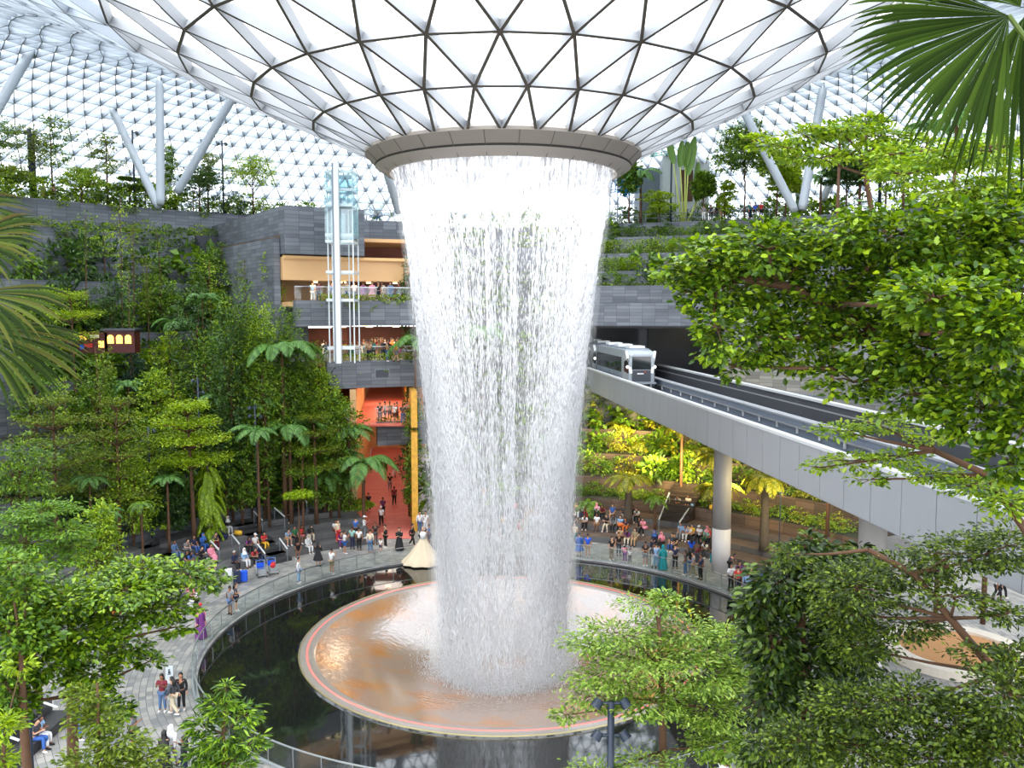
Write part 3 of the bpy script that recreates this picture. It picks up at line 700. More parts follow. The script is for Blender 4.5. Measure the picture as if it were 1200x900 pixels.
tree_at(300, 70, 485, 55, 'ball', G_MID, 'slender leafy tree behind the dark one, reaching the palm fronds', 12, nl=2000, leaf=.25, base=.45, tr=.12)
tree_at(395, 68, 470, 60, 'ball', G_MID, 'leafy tree beside the mouth of the red passage', 13, nl=2400, leaf=.28, base=.4, tr=.1)
tree_at(155, 68, 403, 30, 'spire', G_BLUE, 'dark blue-green clipped columnar tree', 14, nl=1600, leaf=.22, layers=5, base=.1, tr=.1)
tree_at(322, 72, 300, 36, 'spire', G_BRIGHT, 'bright green columnar tree in front of the tan shop front', 15, nl=2400, leaf=.22, layers=7, base=.2, tr=.09)
tree_at(88, 66, 345, 72, 'layer', G_LIME, 'yellow-green flat-topped tree above the red lanterns', 16, nl=2600, leaf=.2, layers=3, base=.7, tr=.1)
tree_at(200, 72, 395, 46, 'ball', G_LIME, 'yellow-green rounded tree on the middle terrace', 17, nl=2000, leaf=.22, base=.3, tr=.1)
tree_at(262, 74, 420, 55, 'ball', G_BRIGHT, 'bright green bushy tree on the middle terrace', 18, nl=2200, leaf=.25, base=.2, tr=.1)
tree_at(265, 82, 285, 34, 'spire', G_MID, 'slim tree beside the concrete stairs', 19, nl=1400, leaf=.22, layers=5, base=.3, tr=.09)
tree_at(375, 70, 405, 50, 'ball', G_MID, 'leafy bush-like tree spilling over beside the middle footbridge', 20, nl=2000, leaf=.28, base=.3, tr=.1)
tree_at(478, 74, 300, 30, 'spire', G_DARK, 'dark climbing tree growing right of the walkway levels beside the falling water', 21, nl=2600, leaf=.28, layers=9, base=.05, tr=.1)
tree_at(483, 70, 470, 26, 'spire', G_MID, 'climbing green tree beside the yellow-lit wall of the passage', 22, nl=2200, leaf=.26, layers=7, base=.05, tr=.1)
# slender staked saplings against the walls
for i, (px, Y, top, wp) in enumerate([(85, 76, 262, 18), (128, 76, 270, 18), (160, 74, 262, 16), (194, 76, 268, 18), (250, 74, 300, 18), (290, 76, 300, 18), (105, 72, 248, 22), (146, 72, 222, 16), (177, 74, 300, 14), (153, 68, 318, 12), (213, 80, 235, 18), (233, 78, 225, 20), (178, 80, 205, 16), (270, 76, 345, 16), (120, 62, 400, 16), (203, 66, 430, 18), (75, 60, 440, 16), (313, 84, 235, 24)]):
    tree_at(px, Y, top, wp*1.5, 'spire', (G_MID, G_BRIGHT, G_OLIVE)[i % 3], 'slender staked sapling with a bare pole-like stem against the left hillside', 40+i, group='staked saplings on the left hillside', name='sapling', nl=420, leaf=.2, layers=4, base=.5, tr=.055)
# palms
def palm_at(px, Y, cy, flpx, n, key, label, **kw):
    p = stand(px, Y, cy < 240 and Y > 59 and label.find('falling') < 0); Y = p.y; c = at_y(px, cy, Y); return palm(p, c.z-p.z, flpx*Y/1000/{'frond': 2.2, 'frond_long': 2.4, 'frond_gold': 1.25, 'frond_fern': 1.3, 'frond_lime': 1.2}[key], n, key, label, **kw)
palm_at(331, 66, 412, 50, 11, 'frond_long', 'big pale feather palm standing high over the benches', trunk_r=.16, seed=1)
palm_at(338, 66, 502, 42, 9, 'frond_long', 'second pale palm directly below the highest one', trunk_r=.14, seed=2)
palm_at(424, 68, 545, 46, 12, 'frond_long', 'feather palm beside the mouth of the red passage', trunk_r=.13, seed=3)
palm_at(408, 69, 505, 38, 10, 'frond', 'leafy palm standing above the passage palm', trunk_r=.12, seed=4)
palm_at(300, 63, 505, 34, 9, 'frond', 'short palm left of the second pale palm', trunk_r=.1, seed=5)
palm_at(487, 72, 405, 40, 9, 'frond_long', 'palm with drooping fronds touching the edge of the falling water', trunk_r=.12, seed=6)
palm_at(100, 56, 560, 30, 9, 'frond', 'palm with grey-green fronds under the tall olive trees', trunk_r=.1, seed=7)
palm_at(565, 78, 390, 40, 9, 'frond_long', 'palm seen dimly through the falling water', trunk_r=.12, seed=8)
palm_at(640, 76, 520, 34, 9, 'frond', 'lower palm seen dimly through the falling water', trunk_r=.12, seed=9)
palm_at(748, 86, 203, 26, 10, 'frond', 'small palm in front of the grey wall panel on the right terrace', trunk_r=.12, seed=10)
palm_at(160, 55, 590, 22, 10, 'frond_fern', 'low feathery palm left of the fern cascade', trunk_r=.08, seed=11)
# fern cascade
def cascade(px, Y, top, bot, wpx, key, label, seed):
    rr = random.Random(seed); p = stand(px, Y); t = empty('fern_column', p); tag(t, label, 'fern')
    zt = at_y(px, top, Y).z-p.z; zb = max(.3, at_y(px, bot, Y).z-p.z); w = wpx*Y/1000/2
    mb = MB(); mb.tube([(0, 0, 0), (0, 0, zt)], [.12, .06], 7); mb.build('trunk', M_BARK2, t)
    for i in range(90):
        a = rr.uniform(0, 2*PI); z = rr.uniform(zb, zt); o = bpy.data.objects.new('frond', PROTO[key]); COL.objects.link(o); o.parent = t
        f = (z-zb)/(zt-zb); r = w*(.25+.4*math.sin(PI*f)); o.location = (r*math.cos(a)*.4, r*math.sin(a)*.4, z); s = w*.8*rr.uniform(.7, 1.1); o.scale = (s, s, s)
        o.rotation_euler = (0, rr.uniform(-.1, .7), a)
cascade(240, 61, 545, 620, 44, 'frond_lime', 'tall column of drooping bright ferns behind the seated people', 1)
cascade(222, 62, 560, 605, 26, 'frond_fern', 'smaller fern-covered stem left of the tall fern column', 2)
# ================================================================ PLANTED TERRACES
KIND_WORDS = {'dark': ('dark green rounded shrub', 'shrub'), 'mid': ('mid green leafy shrub', 'shrub'), 'mid2': ('large-leaved green shrub', 'shrub'), 'bright': ('bright green bushy shrub', 'shrub'),
    'lime': ('yellow-green shrub', 'shrub'), 'olive': ('olive green shrub', 'shrub'), 'broad': ('broad-leaved tropical plant', 'plant'), 'strap': ('dark strap-leaved tuft', 'plant'),
    'gold': ('golden-lit green shrub', 'shrub'), 'blue': ('blue-green shrub', 'shrub')}
def bed(r0, r1, p0, p1, z, kinds, smin, smax, where, seed, step=1.5, tall=1.0, dens=.8):
    smin *= 1.12; smax *= 1.15
    rr = random.Random(seed); a = p0; i = 0
    while a < p1:
        r = rr.uniform(r0+.35, max(r0+.4, r1-.5)); k = rr.choice(kinds); s = rr.uniform(smin, smax)
        p = pol(r, a, z-.05); w, c = KIND_WORDS[k]
        if k == 'broad': s *= .82
        place_mesh({'broad': 'broadleaf_plant', 'strap': 'strap_leaf_plant'}.get(k, 'shrub'), PROTO[k], p, s, rr.uniform(0, 6), w+' '+where, c, w+' '+where, sz=s*rr.uniform(.8, 1.25)*tall)
        a += math.degrees(step*dens*rr.uniform(.7, 1.25)*s/1.6/r); i += 1
MIX = ['dark', 'mid', 'mid', 'mid2', 'broad', 'olive']; MIX2 = ['mid', 'bright', 'mid2', 'broad', 'dark', 'lime']
bed(29.9, 31.8, -58, -36.8, 2.6, ['bright', 'mid', 'mid'], .8, 1.2, 'in the planter right behind the left benches', 1, 1.6, .6)
bed(32.2, 34.3, -58, -29, 3.4, MIX2, 1.7, 2.6, 'on the lowest bed of the left hillside', 2, 1.5)
bed(34.7, 37.3, -58, -28, 5.4, MIX2, 2.0, 3.0, 'on the second bed of the left hillside', 3, 1.7, 1.2)
bed(37.8, 40.8, -57, -28, 8.8, ['mid', 'mid2', 'bright', 'strap', 'dark', 'lime'], 2.0, 3.2, 'on the third bed of the left hillside', 4, 1.7, 1.1)
bed(41.2, 43.8, -57, -29, 12.6, ['dark', 'mid', 'mid2', 'broad', 'bright'], 2.0, 3.2, 'on the fourth bed of the left hillside, level with the lanterns', 5, 1.8, 1.1)
bed(44.2, 46.8, -57, -31, 16.2, ['dark', 'dark', 'mid2', 'mid', 'broad'], 2.0, 3.0, 'on the fifth bed of the left hillside', 6, 1.8, 1.1)
bed(47.2, 50.6, -57, -33, 20.6, ['dark', 'mid', 'broad', 'mid2'], 2.2, 3.4, 'on the sixth bed of the left hillside', 7, 2.2)
bed(51.2, 52.6, -56, -34, 25.4, ['mid', 'bright'], 1.0, 1.5, 'on the ledge under the roof garden wall', 8, 2.4, .8)
bed(53.2, 54.6, -60, -30, 28.0, ['bright', 'mid', 'lime', 'mid'], 1.6, 2.4, 'along the edge of the left roof garden', 9, 1.5)
bed(56, 60, -57, -20, 28.0, ['mid', 'dark', 'mid2'], 1.8, 3.2, 'further back in the left roof garden', 10, 3.2)
for i, (r, z) in enumerate(BACK):
    bed(r+.2, BACK[i+1][0] if i < 9 else 57, -11.5, 10.5, z, MIX if i % 2 else MIX2, 1.6, 2.6, 'on a terrace behind the falling water', 30+i, 3.4)
bed(28.2, 30.2, 4.5, 26.5, 2.3, ['mid', 'bright'], .9, 1.3, 'in the planter behind the right benches', 50, 1.2, .7)
bed(28.2, 30.2, 34.5, 58, 2.3, ['bright', 'gold', 'mid'], .9, 1.3, 'in the planter right of the short stair', 51, 1.3, .7)
bed(30.7, 33.2, 5, 54, 3.7, ['mid', 'bright', 'gold', 'broad', 'mid'], 1.3, 2.1, 'on the lowest warm-lit bed under the rail bridge', 52, 1.6)
bed(33.7, 36.2, 5, 54, 5.2, ['gold', 'mid', 'broad', 'dark', 'bright'], 1.6, 2.4, 'on the middle warm-lit bed under the rail bridge', 53, 1.7)
bed(36.7, 39.6, 5, 50, 7.0, ['gold', 'mid', 'mid2', 'dark', 'broad'], 1.6, 2.3, 'on the top warm-lit bed under the rail bridge', 54, 1.8)
for i, (r, z) in enumerate(UP):
    bed(r+1.2, UP[i+1][0] if i < 4 else 59, 11.5, 34, z, ['mid', 'dark', 'mid2', 'bright'], 1.2, 2.0, ('on the %s terrace above the train tunnel' % ('first', 'second', 'third', 'fourth', 'top')[i]), 60+i, 1.9)
bed(57, 64, 30, 66, 28.0, ['mid', 'bright', 'mid2', 'dark', 'broad'], 2.0, 3.4, 'in the right roof garden', 70, 2.6)

def hedge(r, p0, p1, z, h, w, m, label, dens=210, leaf=.16, hang=0.0, name='hedge', seed=1, asp=.5, patch=None):
    """a clipped or trailing strip of leaves following a wall top; hang = how far it trails down the wall face"""
    g = np.random.default_rng(seed); arc = r*R(p1-p0); n = int(arc*dens*(h+hang)*.9)
    a = R(p0)+g.uniform(0, 1, n)*R(p1-p0); zz = z+g.uniform(-hang, h, n)
    if patch is not None:
        k = np.array([noise.noise(Vector((x*r*patch, y*patch*.7, seed*3.1))) for x, y in zip(a, zz)]); thr = np.where(zz < z, .02+.25*(z-zz)/max(hang, .1), -1.0)
        q = k > thr; a = a[q]; zz = zz[q]; n = len(a)
    rad = np.where(zz < z, r-g.uniform(.02, .3, n), r+g.uniform(-.15, w, n)+0*zz)
    P = np.stack([CX+rad*np.sin(a), TY+rad*np.cos(a), zz], 1); out = np.stack([-np.sin(a), -np.cos(a), .4+0*a], 1)
    V, F = leafset(g, P, np.full(n, leaf), asp, .5, .25 if hang else 0, out=out)
    o = fast_mesh(name, V, F, m); return tag(o, label, None if name != 'hedge' else 'hedge', None, 'stuff' if name != 'hedge' else None)
hedge(44.9, 11, 33, 18.8, .7, .9, G_BRIGHT, 'bright low hedge directly on the stone lintel over the train', seed=2)
hedge(45.6, 11, 33, 20.0, .9, .9, G_LIME, 'yellow-green clipped hedge behind the little fence above the train', seed=3)
hedge(47.2, 11, 17, 22.3, 1.3, 1.0, G_BRIGHT, 'short clipped hedge block beside the falling water on the right', seed=4)
hedge(50.2, 11, 34, 24.2, 1.5, 1.0, G_BRIGHT, 'long bright hedge on the terrace below the grey wall panel', seed=5)
hedge(53.2, 11, 34, 26.2, 1.0, .9, G_MID, 'mid green hedge along the higher terrace on the right', seed=6)
hedge(56.4, 11, 34, 28.0, .8, .9, G_MID, 'thin hedge at the foot of the grey wall panel', seed=7)
hedge(30.2, -30.5, -12, 18.9, .5, .35, G_BRIGHT, 'leafy creeper along the top of the upper footbridge', hang=.9, name='creeper', seed=8, patch=.9, leaf=.2)
hedge(30.2, -27, -12, 13.9, .55, .35, G_BRIGHT, 'leafy creeper along the top of the middle footbridge', hang=1.1, name='creeper', seed=9, patch=.9, leaf=.22)
hedge(30.2, -21.5, -12, 8.6, .4, .35, G_MID, 'leafy creeper along the top of the lowest footbridge', hang=.8, name='creeper', seed=10, patch=.9, leaf=.2)
for i, (r, z, hg, m) in enumerate([(34.5, 5.4, 2, G_MID), (37.5, 8.8, 3.2, G_DARK), (41, 12.6, 3.6, G_MID), (44, 16.2, 3.6, G_DARK), (47, 20.6, 3.2, G_DARK), (51, 25.4, 3.6, G_MID)]):
    hedge(r, -57, -28, z, .3, .5, m, 'climbing plants trailing over a wall of the left hillside', hang=hg, name='ivy', seed=20+i, patch=.28, leaf=.3, dens=42, asp=.6)
for i, (r, z) in enumerate(BACK[2:8]):
    hedge(r, -11.5, 10.8, z, .3, .5, G_MID, 'climbing plants trailing behind the falling water', hang=3.0, name='ivy', seed=40+i, patch=.25, leaf=.3, dens=36, asp=.6)
hedge(30.8, -12.5, -11, 22, 4, .8, G_DARK, 'dense climbing plants on the pier right of the walkway levels', hang=20, name='ivy', seed=50, leaf=.3, dens=50, asp=.6)
hedge(53, -60, -28, 28, .5, 1.2, G_BRIGHT, 'trailing edge plants of the left roof garden', hang=.7, name='creeper', seed=51, patch=.5, leaf=.2, dens=120)
hedge(40, 11, 34, 10.4, .3, .4, G_MID, 'trailing plants on the wall under the tunnel mouth', hang=2.2, name='ivy', seed=52, patch=.3, leaf=.28, dens=60)

# --- roof garden, left
for i, (px, Y, top, wp, kd, m, label, kw) in enumerate([
    (5, 78, 140, 50, 'ball', G_MID, 'dense tree at the very edge of the left roof garden', {}),
    (52, 80, 148, 44, 'spire', G_OLIVE, 'thin airy tree left of the dark double post', {}),
    (72, 80, 135, 40, 'spire', G_MID, 'tall airy tree right of the dark double post', {}),
    (105, 78, 200, 34, 'ball', G_BRIGHT, 'small rounded tree above the corner of the stone wall', {}),
    (20, 76, 195, 40, 'ball', G_OLIVE, 'yellowish small tree at the wall corner', {}),
    (135, 80, 160, 34, 'spire', G_OLIVE, 'wispy young tree left of the inclined columns', {}),
    (160, 84, 210, 40, 'layer', G_MID, 'flat-topped dark tree under the inclined columns', dict(layers=2, base=.7)),
    (200, 78, 172, 22, 'spire', G_MID, 'thin tree standing between the inclined columns', {}),
    (240, 82, 200, 42, 'ball', G_DARK, 'rounded dark clipped tree right of the inclined columns', {}),
    (250, 88, 182, 20, 'spire', G_OLIVE, 'faint thin tree behind the dark clipped tree', {}),
    (302, 82, 184, 42, 'ball', G_BRIGHT, 'leafy bright tree in the middle of the left roof garden', {}),
    (362, 80, 186, 36, 'spire', G_BRIGHT, 'upright leafy tree left of the glass lift', {}),
    (335, 92, 215, 36, 'ball', G_DARK, 'dark tree behind, between the two bright leafy trees', {}),
    (345, 84, 232, 22, 'layer', G_LIME, 'small lime umbrella tree left of the glass lift', dict(layers=1, base=.9)),
    (427, 86, 236, 24, 'layer', G_GOLD, 'little yellow-topped tree right of the glass lift', dict(layers=1, base=.85)),
    (440, 90, 215, 40, 'ball', G_MID, 'hazy tree beside the inclined column near the ring', {}),
    (410, 92, 215, 36, 'ball', G_OLIVE, 'brownish tree seen through the glass lift', {}),
    (770, 76, 225, 40, 'spire', G_LIME, 'slender yellow-green tree standing in front of the hedged terraces', dict(layers=7, base=.3)),
    (845, 84, 213, 26, 'spire', G_LIME, 'small lime tree beside the right terrace people', dict(base=.2)),
    (868, 88, 148, 72, 'ball', G_MID, 'big round-crowned tree between the paddle plant and the inclined column', dict(nl=3600)),
    (905, 84, 172, 50, 'ball', G_BRIGHT, 'bright tree tangled round the foot of the inclined columns', {}),
    (915, 80, 200, 40, 'ball', G_LIME, 'low bright tree just right of the terrace people', {}),
    (985, 86, 185, 60, 'ball', G_DARK, 'dark tree behind the lamp post', dict(nl=2600)),
    (1030, 80, 175, 60, 'ball', G_MID, 'leafy tree right of the lamp post', dict(nl=2400)),
    (820, 92, 205, 26, 'ball', G_MID, 'little tree behind the paddle plant', {}),
    (735, 92, 190, 30, 'ball', G_MID, 'dim tree under the blue climbing net', {})]):
    if px < 460: wp *= 1.45; kw = dict(kw, nl=kw.get('nl', 2600 if kd != 'spire' else 1500))
    elif px > 700: kw = dict(kw, nl=kw.get('nl', 2600 if kd != 'spire' else 1500)*(1.6 if kd == 'ball' else 1), leaf=.34); kw['nl'] = int(kw['nl'])
    kw = dict(kw); kw.setdefault('nl', 1500 if kd != 'spire' else 800); kw.setdefault('leaf', .24); kw.setdefault('layers', 5 if kd == 'spire' else 4)
    tree_at(px, Y, top, wp, kd, m, label, 200+i, tr=.09, **kw)
for i, (px, top, bot, w) in enumerate([(259, 232, 244, 26), (279, 224, 245, 24), (294, 226, 243, 18)]):
    p = stand(px, 78, True); Y = p.y; rad = w*Y/1000
    place_mesh('topiary_ball', PROTO['ball'], (p.x, p.y, p.z), rad, i, ('wide low', 'tallest', 'smallest brownish')[i]+' clipped grey-green ball shrub on the left roof garden', 'topiary', sz=rad*(.8, 1.15, .9)[i])
for i, (px, Y, cy, fl, n, key, label) in enumerate([
    (1000, 62, 150, 34, 9, 'frond_long', 'feather palm just under the tips of the big fan leaf'), (1108, 50, 138, 40, 9, 'frond_long', 'feather palm right of and beside the other one under the fan leaf'),
    (1050, 66, 190, 30, 10, 'frond', 'low palm in the right roof garden among the leafy trees'), (955, 70, 208, 26, 9, 'frond', 'small palm beside the trunk of the thin-branched tree'),
    (1075, 60, 150, 28, 9, 'frond_long', 'palm between the two palms under the fan leaf'), (975, 58, 155, 34, 12, 'frond', 'spiky palm behind the thin-branched tree'), (1165, 48, 128, 40, 9, 'frond_long', 'palm at the edge of the photo below the fan leaf')]):
    palm_at(px, Y, cy, fl, n, key, label, trunk_r=.12, seed=30+i)
# paddle-leaved traveller plant
def paddles(px, Y, base_py, leaves_, label):
    q = stand(px, Y, True); Y = q.y; t = empty('paddle_plant', q); tag(t, label, 'plant')
    for (lx, y0, y1, wpx, tilt) in leaves_:
        a = at_y(lx, y0, Y)-q; b = at_y(lx+tilt, y1, Y)-q; w = wpx*Y/1000/2
        foot = Vector(((lx-px)*.25*Y/1000, 0, 0)); mb = MB(); mb.tube([foot, foot*.6+a*.4, a], [.13, .09, .07], 7); stem = mb.build('stalk', M_STALK, t, smooth=True)
        mb = MB(); V = []; F = []; n = 12
        for i in range(n+1):
            f = i/n; c = a+(b-a)*f; ww = w*math.sin(PI*min(1, f*.92+.06))**.55
            V += [c+Vector((-ww, -.12, .0)), c+Vector((0, .08, 0)), c+Vector((ww, -.12, 0))]
        for i in range(n):
            k = 3*i; F += [(k, k+1, k+4, k+3), (k+1, k+2, k+5, k+4)]
        mb.add(V, F); mb.build('paddle_leaf', M_PADDLE, t, smooth=True)
M_STALK = mat('pale_green_stalk', srgb(170, 180, 90), .5); M_PADDLE = mat('paddle_leaf_green', srgb(104, 140, 56), .45, var=.3, scale=3)
paddles(798, 80, 255, [(789, 192, 160, 9, -6), (797, 196, 165, 9, 2), (803, 196, 166, 9, 3), (806, 205, 160, 11, 8), (816, 236, 190, 9, 2), (820, 228, 200, 8, 4)], 'tall paddle-leaved plant in front of the grey wall panel')

# --- plants under the rail bridge; warm lamplight partly put into their yellow leaf colour
for i, (px, Y, cy, fl, n, key, lab, tr) in enumerate([
    (738, 68, 562, 30, 11, 'frond_gold', 'yellow-lit tree fern with a thick dark trunk above the right benches', .3), (842, 62, 572, 34, 12, 'frond_gold', 'yellow tree fern left of the white column', .3),
    (842, 67, 535, 30, 12, 'frond_gold', 'upper yellow tree fern left of the white column', .28), (900, 60, 560, 34, 12, 'frond_gold', 'yellow-lit tree fern right of the white column', .3),
    (757, 78, 520, 32, 10, 'frond_gold', 'golden-lit palm beside the hanging banner', .14), (790, 77, 535, 30, 10, 'frond_gold', 'golden-lit palm in the middle of the warm-lit bed', .14),
    (728, 80, 500, 24, 10, 'frond_gold', 'highest golden-lit palm under the tunnel wall', .14), (815, 74, 530, 28, 10, 'frond_gold', 'golden-lit palm just below the rail beam', .14),
    (690, 70, 590, 26, 9, 'frond_fern', 'green fern palm beside the falling water above the benches', .12), (770, 66, 585, 22, 9, 'frond_fern', 'small green palm over the short stair', .1), (800, 70, 500, 26, 10, 'frond_gold', 'golden-lit palm in front of the tan pier', .12)]):
    palm_at(px, Y, cy, fl, n, key, lab, trunk_r=tr, seed=60+i, mats=M_BARK2 if tr > .2 else None, name='tree_fern' if tr > .2 else 'palm_tree')
for i, (px, Y, top, h) in enumerate([(768, 72, 560, 36), (800, 72, 565, 34), (775, 76, 530, 30)]):
    p = stand(px, Y); place_mesh('broadleaf_plant', PROTO['broad'], p, 1.7, i*2, ('large fan-leaved plant glowing yellow-green above the stair', 'large round-leaved plant beside the glowing one', 'large-leaved plant behind the glowing pair')[i], 'plant', sz=2.1)

rr = random.Random(77)
for i, (px, Y, top, wp, kd, m) in enumerate([(40, 62, 400, 60, 'ball', G_MID), (110, 64, 430, 60, 'ball', G_MID), (185, 66, 440, 55, 'ball', G_BRIGHT), (225, 70, 345, 55, 'ball', G_DARK), (245, 68, 395, 60, 'ball', G_MID), (290, 72, 380, 50, 'ball', G_MID),
    (300, 68, 440, 60, 'ball', G_DARK), (60, 70, 340, 60, 'ball', G_BRIGHT), (130, 72, 335, 50, 'ball', G_DARK), (190, 76, 330, 55, 'ball', G_MID), (280, 64, 520, 60, 'ball', G_MID), (330, 68, 560, 50, 'ball', G_MID), (150, 58, 540, 60, 'ball', G_BRIGHT), (80, 58, 575, 70, 'ball', G_DARK),
    (190, 60, 560, 50, 'ball', G_DARK), (20, 58, 560, 60, 'ball', G_DARK), (385, 68, 540, 46, 'ball', G_MID), (105, 50, 600, 50, 'ball', G_BRIGHT), (410, 70, 590, 40, 'ball', G_BRIGHT), (250, 80, 300, 44, 'ball', G_MID), (345, 76, 385, 40, 'ball', G_MID), (400, 71, 475, 40, 'ball', G_BRIGHT)]):
    tree_at(px, Y, top, wp*1.15, kd, m, 'bushy %s tree filling the left hillside' % {G_MID: 'mid green', G_DARK: 'dark green', G_BRIGHT: 'bright green'}[m], 300+i, group='bushy %s trees of the left hillside' % {G_MID: 'mid green', G_DARK: 'dark green', G_BRIGHT: 'bright green'}[m], nl=3200, leaf=.26, base=.12, layers=5, tr=.09)

for i, (px, Y, top, wp, kd, m) in enumerate([(283, 66, 345, 46, 'ball', G_MID), (306, 66, 365, 44, 'ball', G_BRIGHT), (268, 65, 370, 46, 'ball', G_DARK), (335, 67, 372, 34, 'ball', G_MID), (312, 65, 392, 44, 'ball', G_MID), (350, 68, 420, 46, 'ball', G_MID), (380, 69, 440, 40, 'ball', G_BRIGHT)]):
    tree_at(px, Y, top, wp*1.25, kd, m, 'leafy tree screening the block wall left of the tan shop front', 340+i, group='leafy trees left of the tan shop front', nl=4200, leaf=.25, base=.25, layers=6, tr=.09)

for i, (px, Y, cy, fl, n, key) in enumerate([(192, 58, 562, 26, 12, 'frond'), (118, 52, 600, 26, 12, 'frond'), (255, 66, 470, 28, 10, 'frond_long'), (60, 58, 520, 28, 10, 'frond'), (208, 74, 380, 26, 10, 'frond_long'), (150, 66, 450, 26, 10, 'frond'), (270, 70, 400, 26, 10, 'frond'), (35, 62, 440, 28, 10, 'frond'), (378, 68, 560, 30, 11, 'frond_long'), (310, 66, 470, 26, 10, 'frond'), (240, 72, 350, 24, 9, 'frond_long'), (402, 69, 560, 28, 10, 'frond')]):
    palm_at(px, Y, cy, fl, n, key, 'small feathery palm growing among the bushes of the left hillside', trunk_r=.09, seed=90+i, group='small palms of the left hillside')
rr = random.Random(91)
for i in range(46):
    a = rr.uniform(-58, -29); r = rr.choice([33.2, 36, 39.5, 42.5, 45.5]); p = pol(r, a); p.z = ground(p.x, p.y); s = rr.uniform(1.6, 2.6); k = rr.choice(['broad', 'lime', 'bright', 'broad', 'strap'])
    w, c = KIND_WORDS[k]; place_mesh({'broad': 'broadleaf_plant', 'strap': 'strap_leaf_plant'}.get(k, 'shrub'), PROTO[k], p+Vector((0, 0, rr.uniform(.3, 1.6))), s, rr.uniform(0, 6), 'raised '+w+' standing out on the left hillside', c, 'raised '+w+'s of the left hillside')
# ================================================================ NEAR TREES that frame the view
def crown_tree(name, label, m, blobs, leaf, nl, foot, joints, tr, seed, asp=.5, bark=None, clump=16, flat=.55, twigs=5, droop=.05, cat='tree', kinds=None, shell=.45, thin=.75):
    """blobs: (px, py, depth, half width px, half height px); leaves hang in sprays on twigs inside each; boughs run from the trunk joints"""
    g = np.random.default_rng(seed); rr = random.Random(seed); foot = Vector(foot); t = empty(name, foot); tag(t, label, cat)
    mb = MB(); J = [Vector(j) for j in joints]; k = len(J)
    mb.tube([(0, 0, 0)]+[tuple(j-foot) for j in J], [tr*(1.15-.65*i/k) for i in range(k+1)], 9)
    Ls = []; tot = sum(b[3]*b[4] for b in blobs)
    for (px, py, Y, hx, hy) in blobs:
        c = at_y(px, py, Y); rx, rz = hx*Y/1000, hy*Y/1000; ry = max(rx*thin, rz)
        s = min(J, key=lambda j: (j-c).length+max(0, (j-c).z)*2); mid = (s+c)/2+Vector((rr.uniform(-.1, .1), rr.uniform(-.1, .1), -.1))*rz
        mb.tube([s-foot, mid-foot, c-foot], [tr*.4, tr*.26, tr*.12], 6)
        for q in range(twigs):
            v = Vector((rr.uniform(-1, 1)*rx, rr.uniform(-1, 1)*ry, rr.uniform(-.6, .8)*rz))*.8; mb.tube([c-foot, c+v*.5+Vector((0, 0, .1*rz))-foot, c+v-foot], [tr*.11, tr*.07, tr*.03], 4)
        n = int(nl*hx*hy/tot); P, q = blob_pts(g, n, tuple(c-foot), (rx, ry, rz), shell, clump)
        Ls.append(leafset(g, P, np.full(n, leaf), asp, flat, droop, out=q*np.array([1, 1, .3]), rounded=asp > .3))
    V, F = join(Ls); fo = fast_mesh('foliage', V, F, m, t); mb.build('trunk', bark or M_BARK, t, smooth=True); return t
W = at_y
# big glossy canopy over the rail bridge
crown_tree('canopy_tree', 'large near tree whose dense glossy canopy spreads over the rail bridge', G_GLOSSY, [
    (798, 318, 12.5, 34, 20), (838, 308, 12.3, 52, 28), (900, 292, 12, 66, 30), (970, 280, 12, 75, 32), (1050, 274, 11.6, 80, 34), (1130, 280, 11.2, 80, 42), (1195, 265, 11, 60, 55),
    (850, 335, 12.4, 45, 40), (905, 325, 12.6, 60, 46), (975, 330, 12.4, 70, 46), (1050, 335, 12, 70, 46), (1120, 345, 11, 70, 50), (1195, 350, 10.4, 60, 56),
    (838, 385, 12, 26, 42), (880, 395, 12.3, 45, 42), (945, 398, 12.6, 60, 42), (1020, 400, 12.2, 66, 44), (1095, 410, 11.4, 66, 46), (1170, 420, 10.6, 60, 52),
    (1000, 448, 12.2, 46, 26), (1075, 462, 11.6, 56, 34), (1150, 480, 10.8, 60, 40), (1200, 500, 10.4, 40, 50), (1095, 350, 9.6, 60, 36), (1170, 385, 9.4, 60, 40), (860, 430, 12.3, 22, 18), (1180, 545, 10.6, 34, 22), (815, 345, 12.3, 22, 24)],
    .105, 32000, (9.6, 12.2, 0), [(9.5, 12.2, 9), (8.9, 12.1, 14.5), (7.9, 12, 16.3), (6.9, 12.1, 16.9), (6.1, 12.2, 17.2), (5.3, 12.3, 17.7), (4.6, 12.3, 18.1), (3.8, 12.3, 18.4), (3.0, 12.4, 18.5)], .13, 1, asp=.6)
crown_tree('leafy_tree', 'tree top with yellowing leaves above the glossy canopy at the photo edge', G_BRIGHT, [(1165, 178, 13, 60, 18), (1110, 185, 13.4, 40, 14), (1060, 205, 14, 45, 14), (1190, 215, 12.8, 40, 22), (1130, 225, 13.4, 60, 16), (1050, 180, 14.5, 30, 12)],
    .09, 5200, (9.4, 14, 0), [(9.3, 14, 12), (9, 13.8, 19), (8.6, 13.6, 20.3), (7.6, 13.5, 20.6)], .14, 2, asp=.5)
